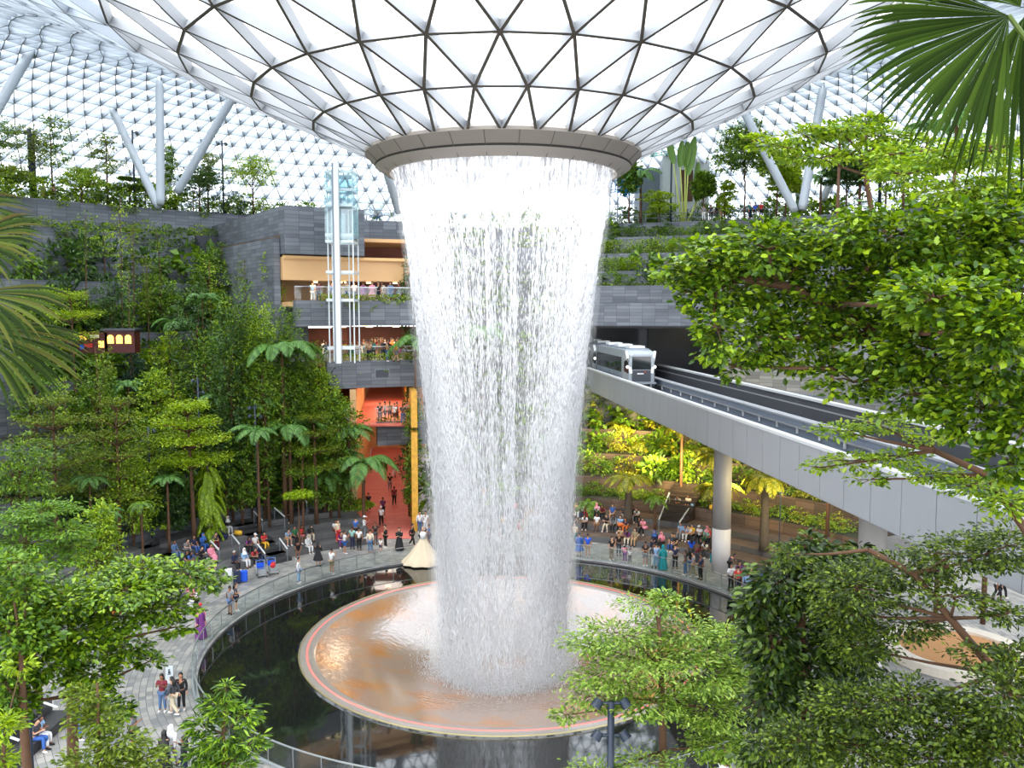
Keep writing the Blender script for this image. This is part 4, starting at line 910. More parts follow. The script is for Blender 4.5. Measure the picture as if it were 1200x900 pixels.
crown_tree('thin_branched_tree', 'open tree with thin spreading branches and a forked trunk above the canopy', G_BRIGHT, [(945, 160, 19, 40, 8), (985, 152, 19, 40, 9), (1030, 160, 19.4, 42, 9), (1075, 172, 19.6, 42, 10), (915, 172, 18.8, 34, 6), (960, 185, 18.6, 44, 8), (1010, 178, 19, 40, 9), (1060, 195, 19, 44, 9), (1100, 190, 19.6, 34, 9), (1015, 140, 19.6, 24, 6), (885, 165, 19, 20, 5)],
    .13, 5200, (14.2, 19.2, 0), [(13.6, 19.2, 12), tuple(W(1235, 450, 19.2)), tuple(W(1150, 370, 19.2)), tuple(W(1060, 300, 19.2)), tuple(W(1022, 250, 19.2)), tuple(W(1014, 205, 19.2)), tuple(W(1016, 188, 19.2))], .09, 3, asp=.45, flat=.8, clump=9, thin=.5)
# pale branch in front of the parapet, and the small-leaved tree it belongs to
crown_tree('small_leaved_tree', 'tree with arching bare branches and small pale leaves filling the lower corner', G_BRIGHT, [
    (985, 505, 13.5, 34, 9), (1030, 498, 13.5, 42, 11), (1000, 540, 13.4, 42, 9), (1050, 535, 13, 42, 9), (1090, 555, 12.8, 45, 9), (960, 548, 13.6, 22, 6), (1020, 562, 13.2, 26, 7), (1135, 570, 12.4, 40, 12), (1090, 515, 13, 34, 7), (1180, 590, 12, 34, 16)],
    .085, 3600, (8.0, 11.8, 0), [(7.9, 11.9, 6), (7.8, 12, 11), (7.6, 12.1, 14.6), (7.0, 12.4, 15.6), (6.4, 12.8, 15.9)], .09, 4, asp=.5, clump=8, flat=.7, thin=.5)
crown_tree('corner_tree', 'wide mid-green tree with long bare boughs in the lower corner under the rail bridge', leaf_mat('corner_leaves', [(.012, .025, .004), (.04, .075, .008), (.1, .16, .014), (.24, .33, .03)]), [
    (1000, 690, 17, 60, 34), (1060, 668, 17, 60, 26), (1120, 650, 16.5, 60, 24), (1180, 640, 16, 50, 30), (1060, 730, 17, 55, 22), (1010, 760, 17, 45, 22), (1120, 700, 16, 45, 12), (1180, 720, 15.5, 40, 14),
    (1000, 830, 16, 60, 34), (1065, 820, 15.5, 60, 30), (1120, 850, 15, 60, 40), (1180, 820, 14.5, 50, 50), (940, 870, 16, 50, 34), (1010, 885, 15.5, 60, 30), (1090, 890, 15, 60, 30), (1170, 880, 14.5, 60, 34), (1150, 770, 15.5, 40, 12), (990, 720, 17.3, 40, 26), (1190, 770, 15, 30, 20), (930, 650, 17.4, 26, 18)],
    0.1, 27000, (12.5, 15.5, 0), [(12.3, 15.5, 5), (11.6, 15.6, 8), (10.6, 15.8, 9.6), (9.4, 16, 11), (8.6, 16.3, 12), (8.0, 16.6, 12.8), (7.2, 16.9, 13.2)], .11, 5, asp=.5, twigs=7, clump=12)
crown_tree('dark_leafy_tree', 'dark dense tree with large drooping leaves right of the pool', leaf_mat('deep_green_leaves', [(.008, .018, .004), (.02, .045, .007), (.05, .1, .012), (.17, .26, .03)], rough=.36, spec=.5), [
    (945, 640, 19, 24, 16), (960, 655, 19, 46, 24), (915, 685, 19, 44, 28), (890, 710, 19, 28, 26), (965, 700, 19.4, 50, 36), (1005, 665, 19.5, 40, 26), (905, 755, 19, 36, 46), (950, 770, 19.3, 45, 50), (905, 820, 19, 30, 40), (950, 850, 19, 45, 44), (995, 760, 19.6, 40, 50), (900, 880, 19, 36, 30), (990, 840, 19.6, 30, 40)],
    .19, 11500, (6.9, 19.5, 0), [(6.9, 19.5, 5), (6.8, 19.4, 9), (6.7, 19.3, 11.5), (6.7, 19.2, 12.6)], .16, 6, asp=.45, droop=.45, clump=8)
# light tiered tree in front of the pool
crown_tree('tiered_tree', 'light green tiered tree growing in front of the pool beside the floodlight post', leaf_mat('pale_tiered_leaves', [(.05, .11, .012), (.16, .29, .03), (.3, .44, .06), (.45, .58, .12)]), [
    (765, 708, 25.5, 40, 10), (725, 742, 25, 55, 11), (800, 738, 25.5, 50, 14), (690, 755, 25, 34, 8), (850, 745, 25.4, 34, 16), (760, 768, 24.6, 70, 13), (710, 790, 24.4, 50, 9), (820, 790, 24.8, 60, 16), (700, 815, 24.2, 46, 10), (760, 822, 24, 50, 12), (860, 790, 25.2, 26, 22), (830, 830, 24.6, 50, 18), (665, 838, 24, 22, 5), (780, 700, 25.6, 20, 8), (760, 895, 23.6, 46, 10), (700, 905, 23.6, 40, 8), (840, 870, 24.4, 40, 22), (800, 762, 25, 60, 12)],
    .15, 15500, (W(778, 450, 24.8).x, 24.8, 0), [tuple(W(777, 880, 24.8)), tuple(W(776, 820, 24.8)), tuple(W(774, 780, 24.8)), tuple(W(772, 730, 24.9))], .12, 7, asp=.42, flat=.85, clump=9, thin=.9)
# pointed-leaf sapling bottom left
crown_tree('pointed_leaf_tree', 'small tree with pointed bright leaves standing at the near edge of the pool', leaf_mat('pointed_leaves', [(.02, .055, .01), (.06, .14, .015), (.17, .33, .02), (.42, .62, .05)], rough=.3), [
    (265, 805, 21, 13, 16), (256, 828, 21, 26, 14), (282, 838, 21, 24, 13), (240, 850, 21, 22, 14), (265, 862, 21, 36, 18), (292, 872, 21, 20, 16), (240, 885, 21, 26, 20), (275, 892, 21, 32, 20), (250, 910, 21, 40, 26)],
    .24, 2600, (W(262, 450, 21).x, 21, 0), [tuple(W(262, 900, 21)), tuple(W(262, 860, 21)), tuple(W(264, 815, 21))], .06, 8, asp=.24, flat=.5, clump=12, droop=.1)
# left near trees
crown_tree('spreading_tree', 'near tree with a forked brown trunk and glossy leaves reaching over the plaza', leaf_mat('glossy_left_leaves', [(.02, .055, .005), (.07, .16, .01), (.18, .32, .015), (.38, .53, .03)], rough=.3, spec=.7), [
    (215, 672, 22, 46, 13), (170, 668, 22, 46, 14), (130, 690, 21.6, 50, 16), (245, 682, 22.3, 26, 9), (190, 712, 21.6, 42, 16), (140, 722, 21.4, 46, 16), (80, 700, 21, 60, 20), (30, 720, 20.6, 50, 26), (90, 745, 21, 56, 22), (45, 775, 20.6, 46, 26), (150, 758, 21.6, 34, 14), (110, 790, 21, 36, 22), (175, 775, 22, 18, 10), (20, 680, 21, 40, 16), (15, 820, 20, 30, 26), (125, 835, 20.6, 30, 16), (205, 735, 21.8, 22, 9), (150, 690, 21, 60, 12)],
    .16, 15500, (W(84, 450, 21.4).x, 21.4, 0), [tuple(W(86, 890, 21.4)), tuple(W(84, 815, 21.4)), tuple(W(82, 760, 21.4)), tuple(W(84, 715, 21.5))], .15, 9, asp=.5, clump=12, flat=.75, thin=.8)
crown_tree('slim_tree', 'slim near tree whose crown touches the left edge, second trunk beside the forked one', G_MID, [
    (10, 660, 20, 40, 14), (10, 740, 19.6, 40, 30), (5, 800, 19.4, 26, 30), (40, 745, 19.8, 30, 20), (30, 690, 20, 30, 14)],
    .15, 3200, (W(28, 450, 19.6).x, 19.6, 0), [tuple(W(30, 880, 19.6)), tuple(W(27, 820, 19.6)), tuple(W(25, 760, 19.6))], .12, 10, asp=.5, clump=10)
crown_tree('fine_leaved_tree', 'fine-leaved young tree at the bottom between the near trunk and the pointed-leaf tree', G_OLIVE, [
    (110, 845, 18.5, 30, 18), (140, 870, 18.5, 34, 16), (115, 895, 18.4, 50, 16), (175, 888, 18.6, 26, 10), (100, 815, 18.6, 24, 16), (150, 900, 18.4, 50, 12)],
    .13, 3600, (W(116, 450, 18.5).x, 18.5, 0), [tuple(W(116, 895, 18.5)), tuple(W(115, 830, 18.5)), tuple(W(114, 800, 18.5))], .05, 11, asp=.4, clump=9)
crown_tree('flat_crowned_tree', 'pale green flat-crowned tree at the left edge below the olive trees', leaf_mat('pale_flat_leaves', [(.05, .12, .012), (.12, .26, .02), (.24, .4, .04)]), [
    (50, 598, 36, 44, 8), (15, 612, 36, 44, 10), (75, 622, 35.6, 30, 8), (30, 636, 35.4, 50, 9), (0, 650, 35, 40, 10), (90, 640, 36, 22, 6), (60, 655, 35.4, 36, 8)],
    .2, 5200, (W(30, 450, 36).x, 36, 0), [tuple(W(32, 700, 36)), tuple(W(32, 640, 36)), tuple(W(34, 612, 36))], .15, 12, asp=.42, flat=.85, clump=9, thin=.9)
crown_tree('lime_leaved_plant', 'bright lime shrub at the bottom edge beside the dark lamp post', G_LIME, [(5, 850, 16, 22, 16), (25, 780, 17, 16, 8), (0, 890, 16, 16, 14)],
    .16, 700, (W(4, 450, 16).x, 16, 0), [tuple(W(4, 890, 16)), tuple(W(5, 860, 16))], .05, 13, asp=.3, clump=9, cat='plant')
# fan palms
def fan_leaf(hub, ax, up, L, n, spread, label_parent, m, seed, droop=.18, w=.034, split=.32):
    """ax = direction of the middle blade, spread = half angle; one pleated fan with free tips"""
    rr = random.Random(seed); hub = Vector(hub); ax = Vector(ax).normalized(); up = Vector(up).normalized(); sd = ax.cross(up).normalized(); up = sd.cross(ax).normalized()
    mb = MB()
    for i in range(n):
        a = -spread+2*spread*i/(n-1); a += rr.uniform(-.01, .01); l = L*(1-.16*abs(a/spread)**3)*rr.uniform(.94, 1.04); d = ax*math.cos(a)+sd*math.sin(a); s = sd*math.cos(a)-ax*math.sin(a)
        V = []; F = []; K = 7
        for k in range(K+1):
            f = k/K; ww = min(l*f*spread/(n-1)*1.05, w*L*(1-f)**.75*1.25+.0015); dz = -droop*L*f*f*(1+rr.uniform(-.02, .02))-max(0, f-.6)**2*L*.5
            c = hub+d*(l*f)+Vector((0, 0, dz)); ridge = up*(ww*.55)
            V += [c-s*ww-ridge*.5, c+ridge*.5, c+s*ww-ridge*.5]
        for k in range(K): q = 3*k; F += [(q, q+1, q+4, q+3), (q+1, q+2, q+5, q+4)]
        mb.add(V, F)
    return mb.build('fan_blades', m, label_parent)
M_PETIOLE = mat('green_leaf_stalk', srgb(96, 116, 50), .5)
hub = W(1182, 18, 4.4); fp = empty('fan_palm_leaf', hub+Vector((1.6, .5, -3.4))); tag(fp, 'big dark fan palm leaf hanging into the top corner', 'palm leaf')
def fan(parent, hub, ax, up, L, n, sp, m, seed, **kw):
    return fan_leaf(Vector(hub)-parent.location, ax, up, L, n, sp, parent, m, seed, **kw)
fan(fp, hub, (-.86, -.15, -.42), (.1, -.8, .3), .84, 40, .95, G_FAN, 1, droop=.02)
fan(fp, W(1200, 20, 4.6), (.1, 0, -1), (0, -1, 0), .75, 16, .8, G_FAN, 2)
fan(fp, W(1196, 8, 4.2), (-.5, 0, .75), (0, -.9, .1), .62, 14, .7, G_FAN, 3)
mb = MB(); a = Vector(hub)-fp.location; mb.tube([(0, 0, 0), (a.x*.3, a.y*.3, a.z*.7), a], [.03, .02, .012], 6); mb.build('leaf_stalk', M_PETIOLE, fp)
M_FANL = leaf_mat('mixed_tone_fan_blades', [(.008, .016, .003), (.018, .036, .005), (.04, .066, .009), (.085, .105, .018), (.06, .035, .012)], rough=.6, trans=.1, spec=.06)
fl = empty('fan_palm', (W(-60, 400, 7).x, 7, 12.5)); tag(fl, 'fan palm with brown-tipped leaves entering from the left edge', 'palm')
for i, (hx, hy, Y, ax, up, L, n, sp) in enumerate([(-45, 285, 7.2, (1, -.1, .28), (-.1, -.7, .6), .78, 22, .7), (-30, 345, 6.8, (1, -.2, -.02), (0, -.6, .8), .8, 22, .62), (-40, 385, 7, (1, -.1, -.12), (0, -.6, .8), 1.0, 28, .6), (-80, 250, 7.4, (1, 0, .2), (0, -.7, .7), .85, 18, .6)]):
    fan(fl, W(hx, hy, Y), ax, up, L, n, sp, M_FANL, 20+i, w=.04)
mb = MB()
for hx, hy, Y in ((-45, 285, 7.2), (-30, 345, 6.8), (-40, 385, 7), (-80, 250, 7.4)):
    a = W(hx, hy, Y)-fl.location; mb.tube([(0, 0, 2.2), (a.x*.4, a.y*.4, 2.2+(a.z-2.2)*.8), a], [.03, .02, .014], 6)
mb.build('leaf_stalks', M_PETIOLE, fl); mb = MB(); mb.tube([(0, 0, -12.5), (0, 0, -4), (0, 0, 2.3)], [.2, .16, .12], 10); mb.build('trunk', M_BARK, fl, smooth=True)
# ================================================================ PEOPLE
def skin(name, J, E, root=0, sub=1):
    """J: list of (x, y, z, radius); E: edges -> one continuous surface"""
    me = bpy.data.meshes.new(name); me.from_pydata([j[:3] for j in J], E, []); o = bpy.data.objects.new(name, me); COL.objects.link(o)
    md = o.modifiers.new('skin', 'SKIN'); md.use_smooth_shade = True; md.branch_smoothing = .3
    for i, v in enumerate(me.skin_vertices[0].data):
        r = J[i][3]; v.radius = r if isinstance(r, tuple) else (r, r); v.use_root = (i == root)
    if sub: s = o.modifiers.new('sub', 'SUBSURF'); s.levels = s.render_levels = sub
    dg = bpy.context.evaluated_depsgraph_get(); out = bpy.data.meshes.new_from_object(o.evaluated_get(dg)); out.name = name
    bpy.data.objects.remove(o); return out
def limb(a, b, f): return tuple(a[i]+(b[i]-a[i])*f for i in range(3))
POSES = {}
# joints: hip height, torso lean, arms (elbow, wrist), legs (knee, ankle) for L and R; +y is the way the person faces
def pose(key, pelvis, chest, neck, head, arms, legs):
    POSES[key] = dict(pel=pelvis, chest=chest, neck=neck, head=head, arms=arms, legs=legs)
ST = ((0, 0, .95), (0, .01, 1.28), (0, 0, 1.47), (0, .03, 1.62))
pose('stand', *ST, arms=(((-.24, -.03, 1.15), (-.25, .05, .88)), ((.24, -.03, 1.15), (.25, .05, .88))), legs=(((-.1, .02, .5), (-.11, -.02, .08)), ((.1, .02, .5), (.12, -.02, .08))))
pose('phone', *ST, arms=(((-.23, .08, 1.16), (-.1, .3, 1.34)), ((.23, .08, 1.16), (.1, .3, 1.36))), legs=(((-.1, .02, .5), (-.11, -.02, .08)), ((.1, .02, .5), (.13, .0, .08))))
pose('reach', *ST, arms=(((-.24, -.03, 1.15), (-.2, .12, .92)), ((.25, .1, 1.25), (.2, .34, 1.4))), legs=(((-.1, .04, .5), (-.11, .02, .08)), ((.1, .0, .5), (.12, -.08, .08))))
pose('walk', (0, 0, .93), (0, .03, 1.27), (0, .03, 1.46), (0, .07, 1.61), arms=(((-.24, .06, 1.15), (-.23, .2, .93)), ((.24, -.12, 1.16), (.25, -.14, .9))), legs=(((-.09, -.02, .5), (-.09, -.26, .12)), ((.1, .16, .5), (.1, .2, .08))))
pose('folded', *ST, arms=(((-.24, -.02, 1.15), (.06, .19, 1.14)), ((.24, -.02, 1.15), (-.06, .21, 1.1))), legs=(((-.1, .02, .5), (-.11, -.02, .08)), ((.1, .02, .5), (.12, .02, .08))))
pose('sit', (0, 0, .1), (0, -.03, .43), (0, 0, .62), (0, .04, .77), arms=(((-.23, .04, .3), (-.12, .28, .19)), ((.23, .04, .3), (.12, .28, .19))), legs=(((-.12, .42, .1), (-.11, .42, -.36)), ((.12, .42, .1), (.12, .46, -.36))))
pose('sit_lean', (0, 0, .1), (0, .14, .39), (0, .24, .55), (0, .33, .68), arms=(((-.23, .26, .24), (-.07, .46, .24)), ((.23, .26, .24), (.07, .46, .24))), legs=(((-.15, .42, .1), (-.13, .42, -.36)), ((.15, .42, .1), (.15, .38, -.36))))
pose('sit_phone', (0, 0, .1), (0, -.02, .43), (0, .02, .62), (0, .1, .75), arms=(((-.22, .08, .3), (-.05, .3, .4)), ((.22, .08, .3), (.05, .3, .4))), legs=(((-.1, .42, .1), (-.16, .36, -.36)), ((.1, .42, .12), (.2, .5, -.36))))
pose('bend', (0, -.05, .92), (0, .2, 1.12), (0, .34, 1.2), (0, .46, 1.24), arms=(((-.22, .34, .95), (-.12, .46, .74)), ((.22, .34, .95), (.12, .46, .74))), legs=(((-.1, .04, .5), (-.11, -.02, .08)), ((.1, .04, .5), (.12, -.02, .08))))
def body_mesh(P):
    J = []; E = []
    def a(p, r): J.append((*p, r)); return len(J)-1
    pel = a(P['pel'], (.15, .105)); mid = a(limb(P['pel'], P['chest'], .5), (.125, .095)); ch = a(P['chest'], (.155, .11)); E += [(pel, mid), (mid, ch)]
    nk = a(P['neck'], .058); E.append((ch, nk)); h0 = P['head']; hb = a((h0[0], h0[1], h0[2]-.06), (.07, .08)); hm = a((h0[0], h0[1], h0[2]+.03), (.082, .098)); ht = a((h0[0], h0[1]-.01, h0[2]+.11), (.05, .06)); E += [(nk, hb), (hb, hm), (hm, ht)]
    ns = a((h0[0], h0[1]+.115, h0[2]-.01), .014); E.append((hm, ns))
    for s in (-1, 1): e = a((h0[0]+s*.092, h0[1]-.01, h0[2]), .014); E.append((hm, e))
    for s, (el, wr), (kn, an) in zip((-1, 1), P['arms'], P['legs']):
        sh = a((P['chest'][0]+s*.185, (P['chest'][1]*.4+P['neck'][1]*.6), P['chest'][2]+.14*(P['neck'][2]-P['chest'][2])/.19), .058); E.append((ch, sh))
        e = a(el, .042); w = a(wr, .027); E += [(sh, e), (e, w)]
        d = Vector(wr)-Vector(el); d.normalize(); sd = Vector((0, 0, 1)).cross(d); sd = sd.normalized() if sd.length > .1 else Vector((0, 1, 0))
        palm_ = Vector(wr)+d*.07; pa = a(tuple(palm_), (.036, .02)); E.append((w, pa)); cu = d.cross(sd)
        for k, (o_, L) in enumerate(((-.028, .06), (-.01, .075), (.01, .07), (.028, .055))):
            b = palm_+sd*o_+d*.03; f1 = a(tuple(b), .0095); f2 = a(tuple(b+d*L*.55-cu*.01), .0085); f3 = a(tuple(b+d*L*.8-cu*.03), .007); E += [(pa, f1), (f1, f2), (f2, f3)]
        tb = Vector(wr)+d*.03+sd*(-.035*s); t1 = a(tuple(tb), .012); t2 = a(tuple(tb+d*.04-sd*.02*s-cu*.01), .009); E += [(w, t1), (t1, t2)]
        hp = a((P['pel'][0]+s*.095, P['pel'][1]+.01, P['pel'][2]-.06), .092); k_ = a(kn, .058); n_ = a(an, .038); E += [(pel, hp), (hp, k_), (k_, n_)]
        hl = a((an[0], an[1]-.03, an[2]-.05), .034); to = a((an[0]+s*.02, an[1]+.16, an[2]-.055), (.04, .02)); E += [(n_, hl), (n_, to)]
    return skin('body', J, E)
def top_mesh(P, sleeve, loose=1.0):
    J = []; E = []
    def a(p, r): J.append((*p, r)); return len(J)-1
    lo = a((P['pel'][0], P['pel'][1], P['pel'][2]-.03), (.175*loose, .135*loose)); mid = a(limb(P['pel'], P['chest'], .5), (.15*loose, .125*loose)); ch = a(P['chest'], (.18, .138)); nk = a(limb(P['chest'], P['neck'], .8), (.085, .08)); E += [(lo, mid), (mid, ch), (ch, nk)]
    for s, (el, wr) in zip((-1, 1), P['arms']):
        sh0 = (P['chest'][0]+s*.185, (P['chest'][1]*.4+P['neck'][1]*.6), P['chest'][2]+.14*(P['neck'][2]-P['chest'][2])/.19)
        sh = a(sh0, .078); E.append((ch, sh))
        if sleeve == 'short': e = a(limb(sh0, el, .65), .068); E.append((sh, e))
        else: e = a(el, .062); w = a(limb(el, wr, .9), .045); E += [(sh, e), (e, w)]
    return skin('top', J, E, root=0)
def bottom_mesh(P, kind):
    J = []; E = []
    def a(p, r): J.append((*p, r)); return len(J)-1
    pel = a((P['pel'][0], P['pel'][1], P['pel'][2]+.03), (.168, .128))
    for s, (kn, an) in zip((-1, 1), P['legs']):
        h0 = (P['pel'][0]+s*.098, P['pel'][1]+.01, P['pel'][2]-.06); hp = a(h0, .112); E.append((pel, hp))
        if kind == 'shorts': k = a(limb(h0, kn, .85), .094); E.append((hp, k))
        else: k = a(kn, .08); n = a((an[0], an[1], an[2]+.03), .066); E += [(hp, k), (k, n)]
    return skin('bottom', J, E)
def robe_mesh(P, hem, flare=.3):
    sit = P['pel'][2] < .5; mb = MB(); k = 18
    if not sit:
        C = [P['neck'], limb(P['chest'], P['neck'], .75), P['chest'], limb(P['pel'], P['chest'], .5), P['pel'], (P['pel'][0], P['pel'][1]+.01, (P['pel'][2]+hem)/2), (P['pel'][0], P['pel'][1]+.0, hem)]
        Rr = [(.075, .075), (.17, .12), (.2, .15), (.165, .14), (.2, .17), (.2+flare*.25, .18+flare*.25), (.22+flare*.4, .2+flare*.4)]
    else:
        kn = P['legs'][0][0]; C = [P['neck'], limb(P['chest'], P['neck'], .75), P['chest'], limb(P['pel'], P['chest'], .45), (0, .05, .1), (0, .25, .08), (0, .44, .02), (0, .47, -.34)]
        Rr = [(.075, .075), (.17, .12), (.2, .15), (.18, .16), (.22, .19), (.23, .2), (.22, .15), (.2, .13)]
    V = []
    for i, ((x, y, z), (rx, ry)) in enumerate(zip(C, Rr)):
        for j in range(k):
            a = 2*PI*j/k; w = 1+(.06*math.cos(6*a) if i >= len(C)-2 else 0)
            if sit and i >= 5: V.append((x+rx*w*math.cos(a), y+ (ry*math.sin(a)*.6 if i > 6 else .1*math.sin(a)), z+(ry*.7*math.sin(a) if i < 7 else .02*math.sin(a))))
            else: V.append((x+rx*w*math.cos(a), y+ry*w*math.sin(a), z))
    F = [(i*k+j, i*k+(j+1) % k, (i+1)*k+(j+1) % k, (i+1)*k+j) for i in range(len(C)-1) for j in range(k)]
    mb.add(V, F)
    for s, (el, wr) in zip((-1, 1), P['arms']):
        sh0 = (P['chest'][0]+s*.17, P['chest'][1], P['chest'][2]+.12); mb.tube([sh0, limb(sh0, el, .5), el, limb(el, wr, .92)], [.08, .075, .068, .06], 9)
    o = mb.build('robe', M_SOIL, smooth=True); me = o.data; bpy.data.objects.remove(o); me.materials.clear(); me.materials.append(M_SOIL); return me
def head_mesh(P, kind):
    x, y, z = P['head']; z += .03; mb = MB(); n, k = 9, 14
    def cap(rx, ry, rz, lo, dy=0, dz=0, front=.0):
        V = []
        for i in range(n+1):
            t = PI*lo*i/n
            for j in range(k):
                a = 2*PI*j/k; q = math.sin(a); f = 1.0
                if front and q > .35 and t > PI*.33: f = 1-front
                V.append((x+rx*math.sin(t)*math.cos(a), y+dy+ry*math.sin(t)*q*f, z+dz+rz*math.cos(t)))
        mb.add(V, [(i*k+j, (i+1)*k+j, (i+1)*k+(j+1) % k, i*k+(j+1) % k) for i in range(n) for j in range(k)])
    if kind == 'short': cap(.098, .11, .125, .56, -.018, .01, .5)
    elif kind == 'long':
        cap(.1, .112, .128, .58, -.018, .01, .5); mb.tube([(x, y-.08, z+.02), (x, y-.115, z-.12), (x, y-.12, z-.26), (x, y-.1, z-.36)], [.075, .09, .085, .04], 10)
    elif kind == 'cap': cap(.103, .116, .12, .5, -.008, .025); mb.box((x, y+.14, z+.03), (.14, .12, .015))
    elif kind == 'hijab':
        cap(.115, .125, .14, .62, -.02, .0, .55); mb.tube([(x, y-.03, z-.04), (x, y-.03, z-.14), (x, y-.02, z-.24), (x, y-.01, z-.33)], [.11, .11, .17, .2], 12, cap=False)
    o = mb.build('hair', M_SOIL, smooth=True); me = o.data; bpy.data.objects.remove(o); return me
def shoe_mesh(P, i):
    s = (-1, 1)[i]; an = P['legs'][i][1]; mb = MB(); c = Vector((an[0]+s*.01, an[1]+.05, an[2]-.055))
    mb.tube([c+Vector((0, -.11, .01)), c+Vector((0, -.05, .02)), c+Vector((0, .05, .01)), c+Vector((0, .13, -.005))], [.035, .048, .05, .03], 8); o = mb.build('shoe', M_SOIL, smooth=True); me = o.data; bpy.data.objects.remove(o); return me
CACHE = {}
def cached(key, fn):
    if key not in CACHE: CACHE[key] = fn()
    return CACHE[key]
COLS = dict(white=(226, 226, 228), black=(24, 24, 28), navy=(32, 40, 70), blue=(52, 96, 170), skyblue=(140, 176, 214), denim=(84, 112, 150), grey=(128, 132, 138), darkgrey=(66, 68, 74), red=(196, 44, 48), pink=(226, 140, 160),
    purple=(112, 50, 120), teal=(20, 132, 140), green=(40, 110, 70), yellow=(226, 176, 50), orange=(220, 110, 44), cream=(222, 208, 184), tan=(184, 152, 116), beige=(206, 190, 164), brown=(96, 66, 48), mint=(150, 200, 190), maroon=(120, 34, 50), khaki=(150, 136, 104), brightblue=(30, 90, 220))
MCOL = {}
def cloth(c):
    if c not in MCOL: MCOL[c] = mat(c+'_cloth', srgb(*COLS[c]), .8, var=.08, scale=12)
    return MCOL[c]
M_SKIN = [mat('skin_tone', srgb(*c), .55) for c in ((206, 158, 128), (178, 126, 96), (140, 94, 68))]
M_HAIR = {'black': mat('black_hair', srgb(22, 18, 18), .4), 'grey': mat('grey_hair', srgb(190, 188, 184), .5), 'brown': mat('brown_hair', srgb(60, 38, 26), .45)}
M_SHOEW = mat('white_shoes', srgb(224, 224, 224), .6); M_SHOEB = mat('dark_shoes', srgb(34, 32, 34), .6)
def part_of(t, name, me, m, label=None):
    o = bpy.data.objects.new(name, me); COL.objects.link(o); o.parent = t
    o.material_slots[0].link = 'OBJECT'; o.material_slots[0].material = m
    if label: o['label'] = label
    return o
NP = 0
def person(loc, pose_, face, top, bottom, label, hair='short', haircol='black', sleeve='short', kind='trousers', s=1.0, shoes=None, group=None):
    """face: degrees, 0 = towards the camera, 90 = towards the right of the photo"""
    global NP; NP += 1; P = POSES[pose_]; t = empty('person', loc, R(face+180)); t.scale = (s, s, s); tag(t, label, 'person', group)
    def ensure(fn):
        me = fn()
        if not me.materials: me.materials.append(M_SOIL)
        return me
    part_of(t, 'body', cached((pose_, 'b'), lambda: ensure(lambda: body_mesh(P))), M_SKIN[(NP*7) % 3])
    sit = P['pel'][2] < .5
    if kind in ('robe', 'dress'):
        part_of(t, 'robe' if kind == 'robe' else 'dress', cached((pose_, kind), lambda: ensure(lambda: robe_mesh(P, .06 if kind == 'robe' else .45))), cloth(top))
    else:
        part_of(t, 'shirt', cached((pose_, 't', sleeve), lambda: ensure(lambda: top_mesh(P, sleeve))), cloth(top))
        part_of(t, 'shorts' if kind == 'shorts' else 'trousers', cached((pose_, 'l', kind), lambda: ensure(lambda: bottom_mesh(P, kind))), cloth(bottom))
    hk = {'hat': 'cap'}.get(hair, hair)
    part_of(t, {'hijab': 'headscarf', 'cap': 'cap', 'hat': 'cap'}.get(hair, 'hair'), cached((pose_, 'h', hk), lambda: ensure(lambda: head_mesh(P, hk))), M_HAIR.get(haircol) or cloth(haircol))
    for i in (0, 1): part_of(t, 'shoe', cached((pose_, 's', i), lambda: ensure(lambda: shoe_mesh(P, i))), M_SHOEW if (shoes or ('white' if NP % 2 else 'dark')) == 'white' else M_SHOEB)
    return t
def inward(p): return math.degrees(math.atan2(CX-p.x, -(CY-p.y)))     # facing the waterfall
def who(top, bottom, kind, hair, haircol):
    h = {'hijab': ' and %s headscarf' % haircol, 'cap': ' and %s cap' % haircol, 'hat': ' and %s hat' % haircol, 'long': ' with long dark hair'}.get(hair, '')
    if haircol == 'grey' and hair == 'short': h = ' with grey hair'
    n = lambda c: {'skyblue': 'light blue', 'darkgrey': 'dark grey', 'brightblue': 'vivid blue'}.get(c, c)
    if kind == 'robe': return 'person in long %s robe%s' % (n(top), h.replace(haircol, n(haircol)) if h else '')
    if kind == 'dress': return 'person in a knee-length %s dress%s' % (n(top), h)
    return 'person in %s top, %s %s%s,' % (n(top), n(bottom), kind, h)
# px, py, pose, facing (None = to the water), top, bottom, kind, hair, hair colour, sleeve, where, scale
SEEN = set()
def uniq(a, w, po):
    for extra in ('', {'phone': 'holding a phone up', 'walk': 'walking', 'folded': 'arms folded', 'sit_phone': 'looking at a phone', 'sit_lean': 'leaning forward', 'reach': 'one arm out', 'bend': 'bending'}.get(po, 'upright'), 'again further right'):
        l = (a.replace(' top,', ',').replace(' trousers', ' trousers') if len((a+' '+w+' '+extra).split()) > 16 else a)+' '+(extra+' ' if extra else '')+w
        k = len(l.split())
        for cut in (' with long dark hair', ' knee-length', ' with grey hair', ' top,', ' with a companion', ' upright'):
            if len(l.split()) > 16: l = l.replace(cut, ',' if cut == ' top,' else '')
        if len(l.split()) > 16: l = ' '.join(l.split()[:16])
        if l not in SEEN: break
    SEEN.add(l); return l
def snap(p):
    """sit on the front edge of the nearest bench step"""
    dx, dy = p.x-CX, p.y-TY; r = math.hypot(dx, dy); a = math.degrees(math.atan2(dx, dy)); best = None
    for (r0, r1, z1, p0, p1) in GROUND:
        if p0 <= a <= p1 and z1 < 4.5 and (best is None or abs(r0+.3-r) < abs(best[0]-r)): best = (r0+.3, z1)
    return pol(best[0], a, best[1]) if best else p
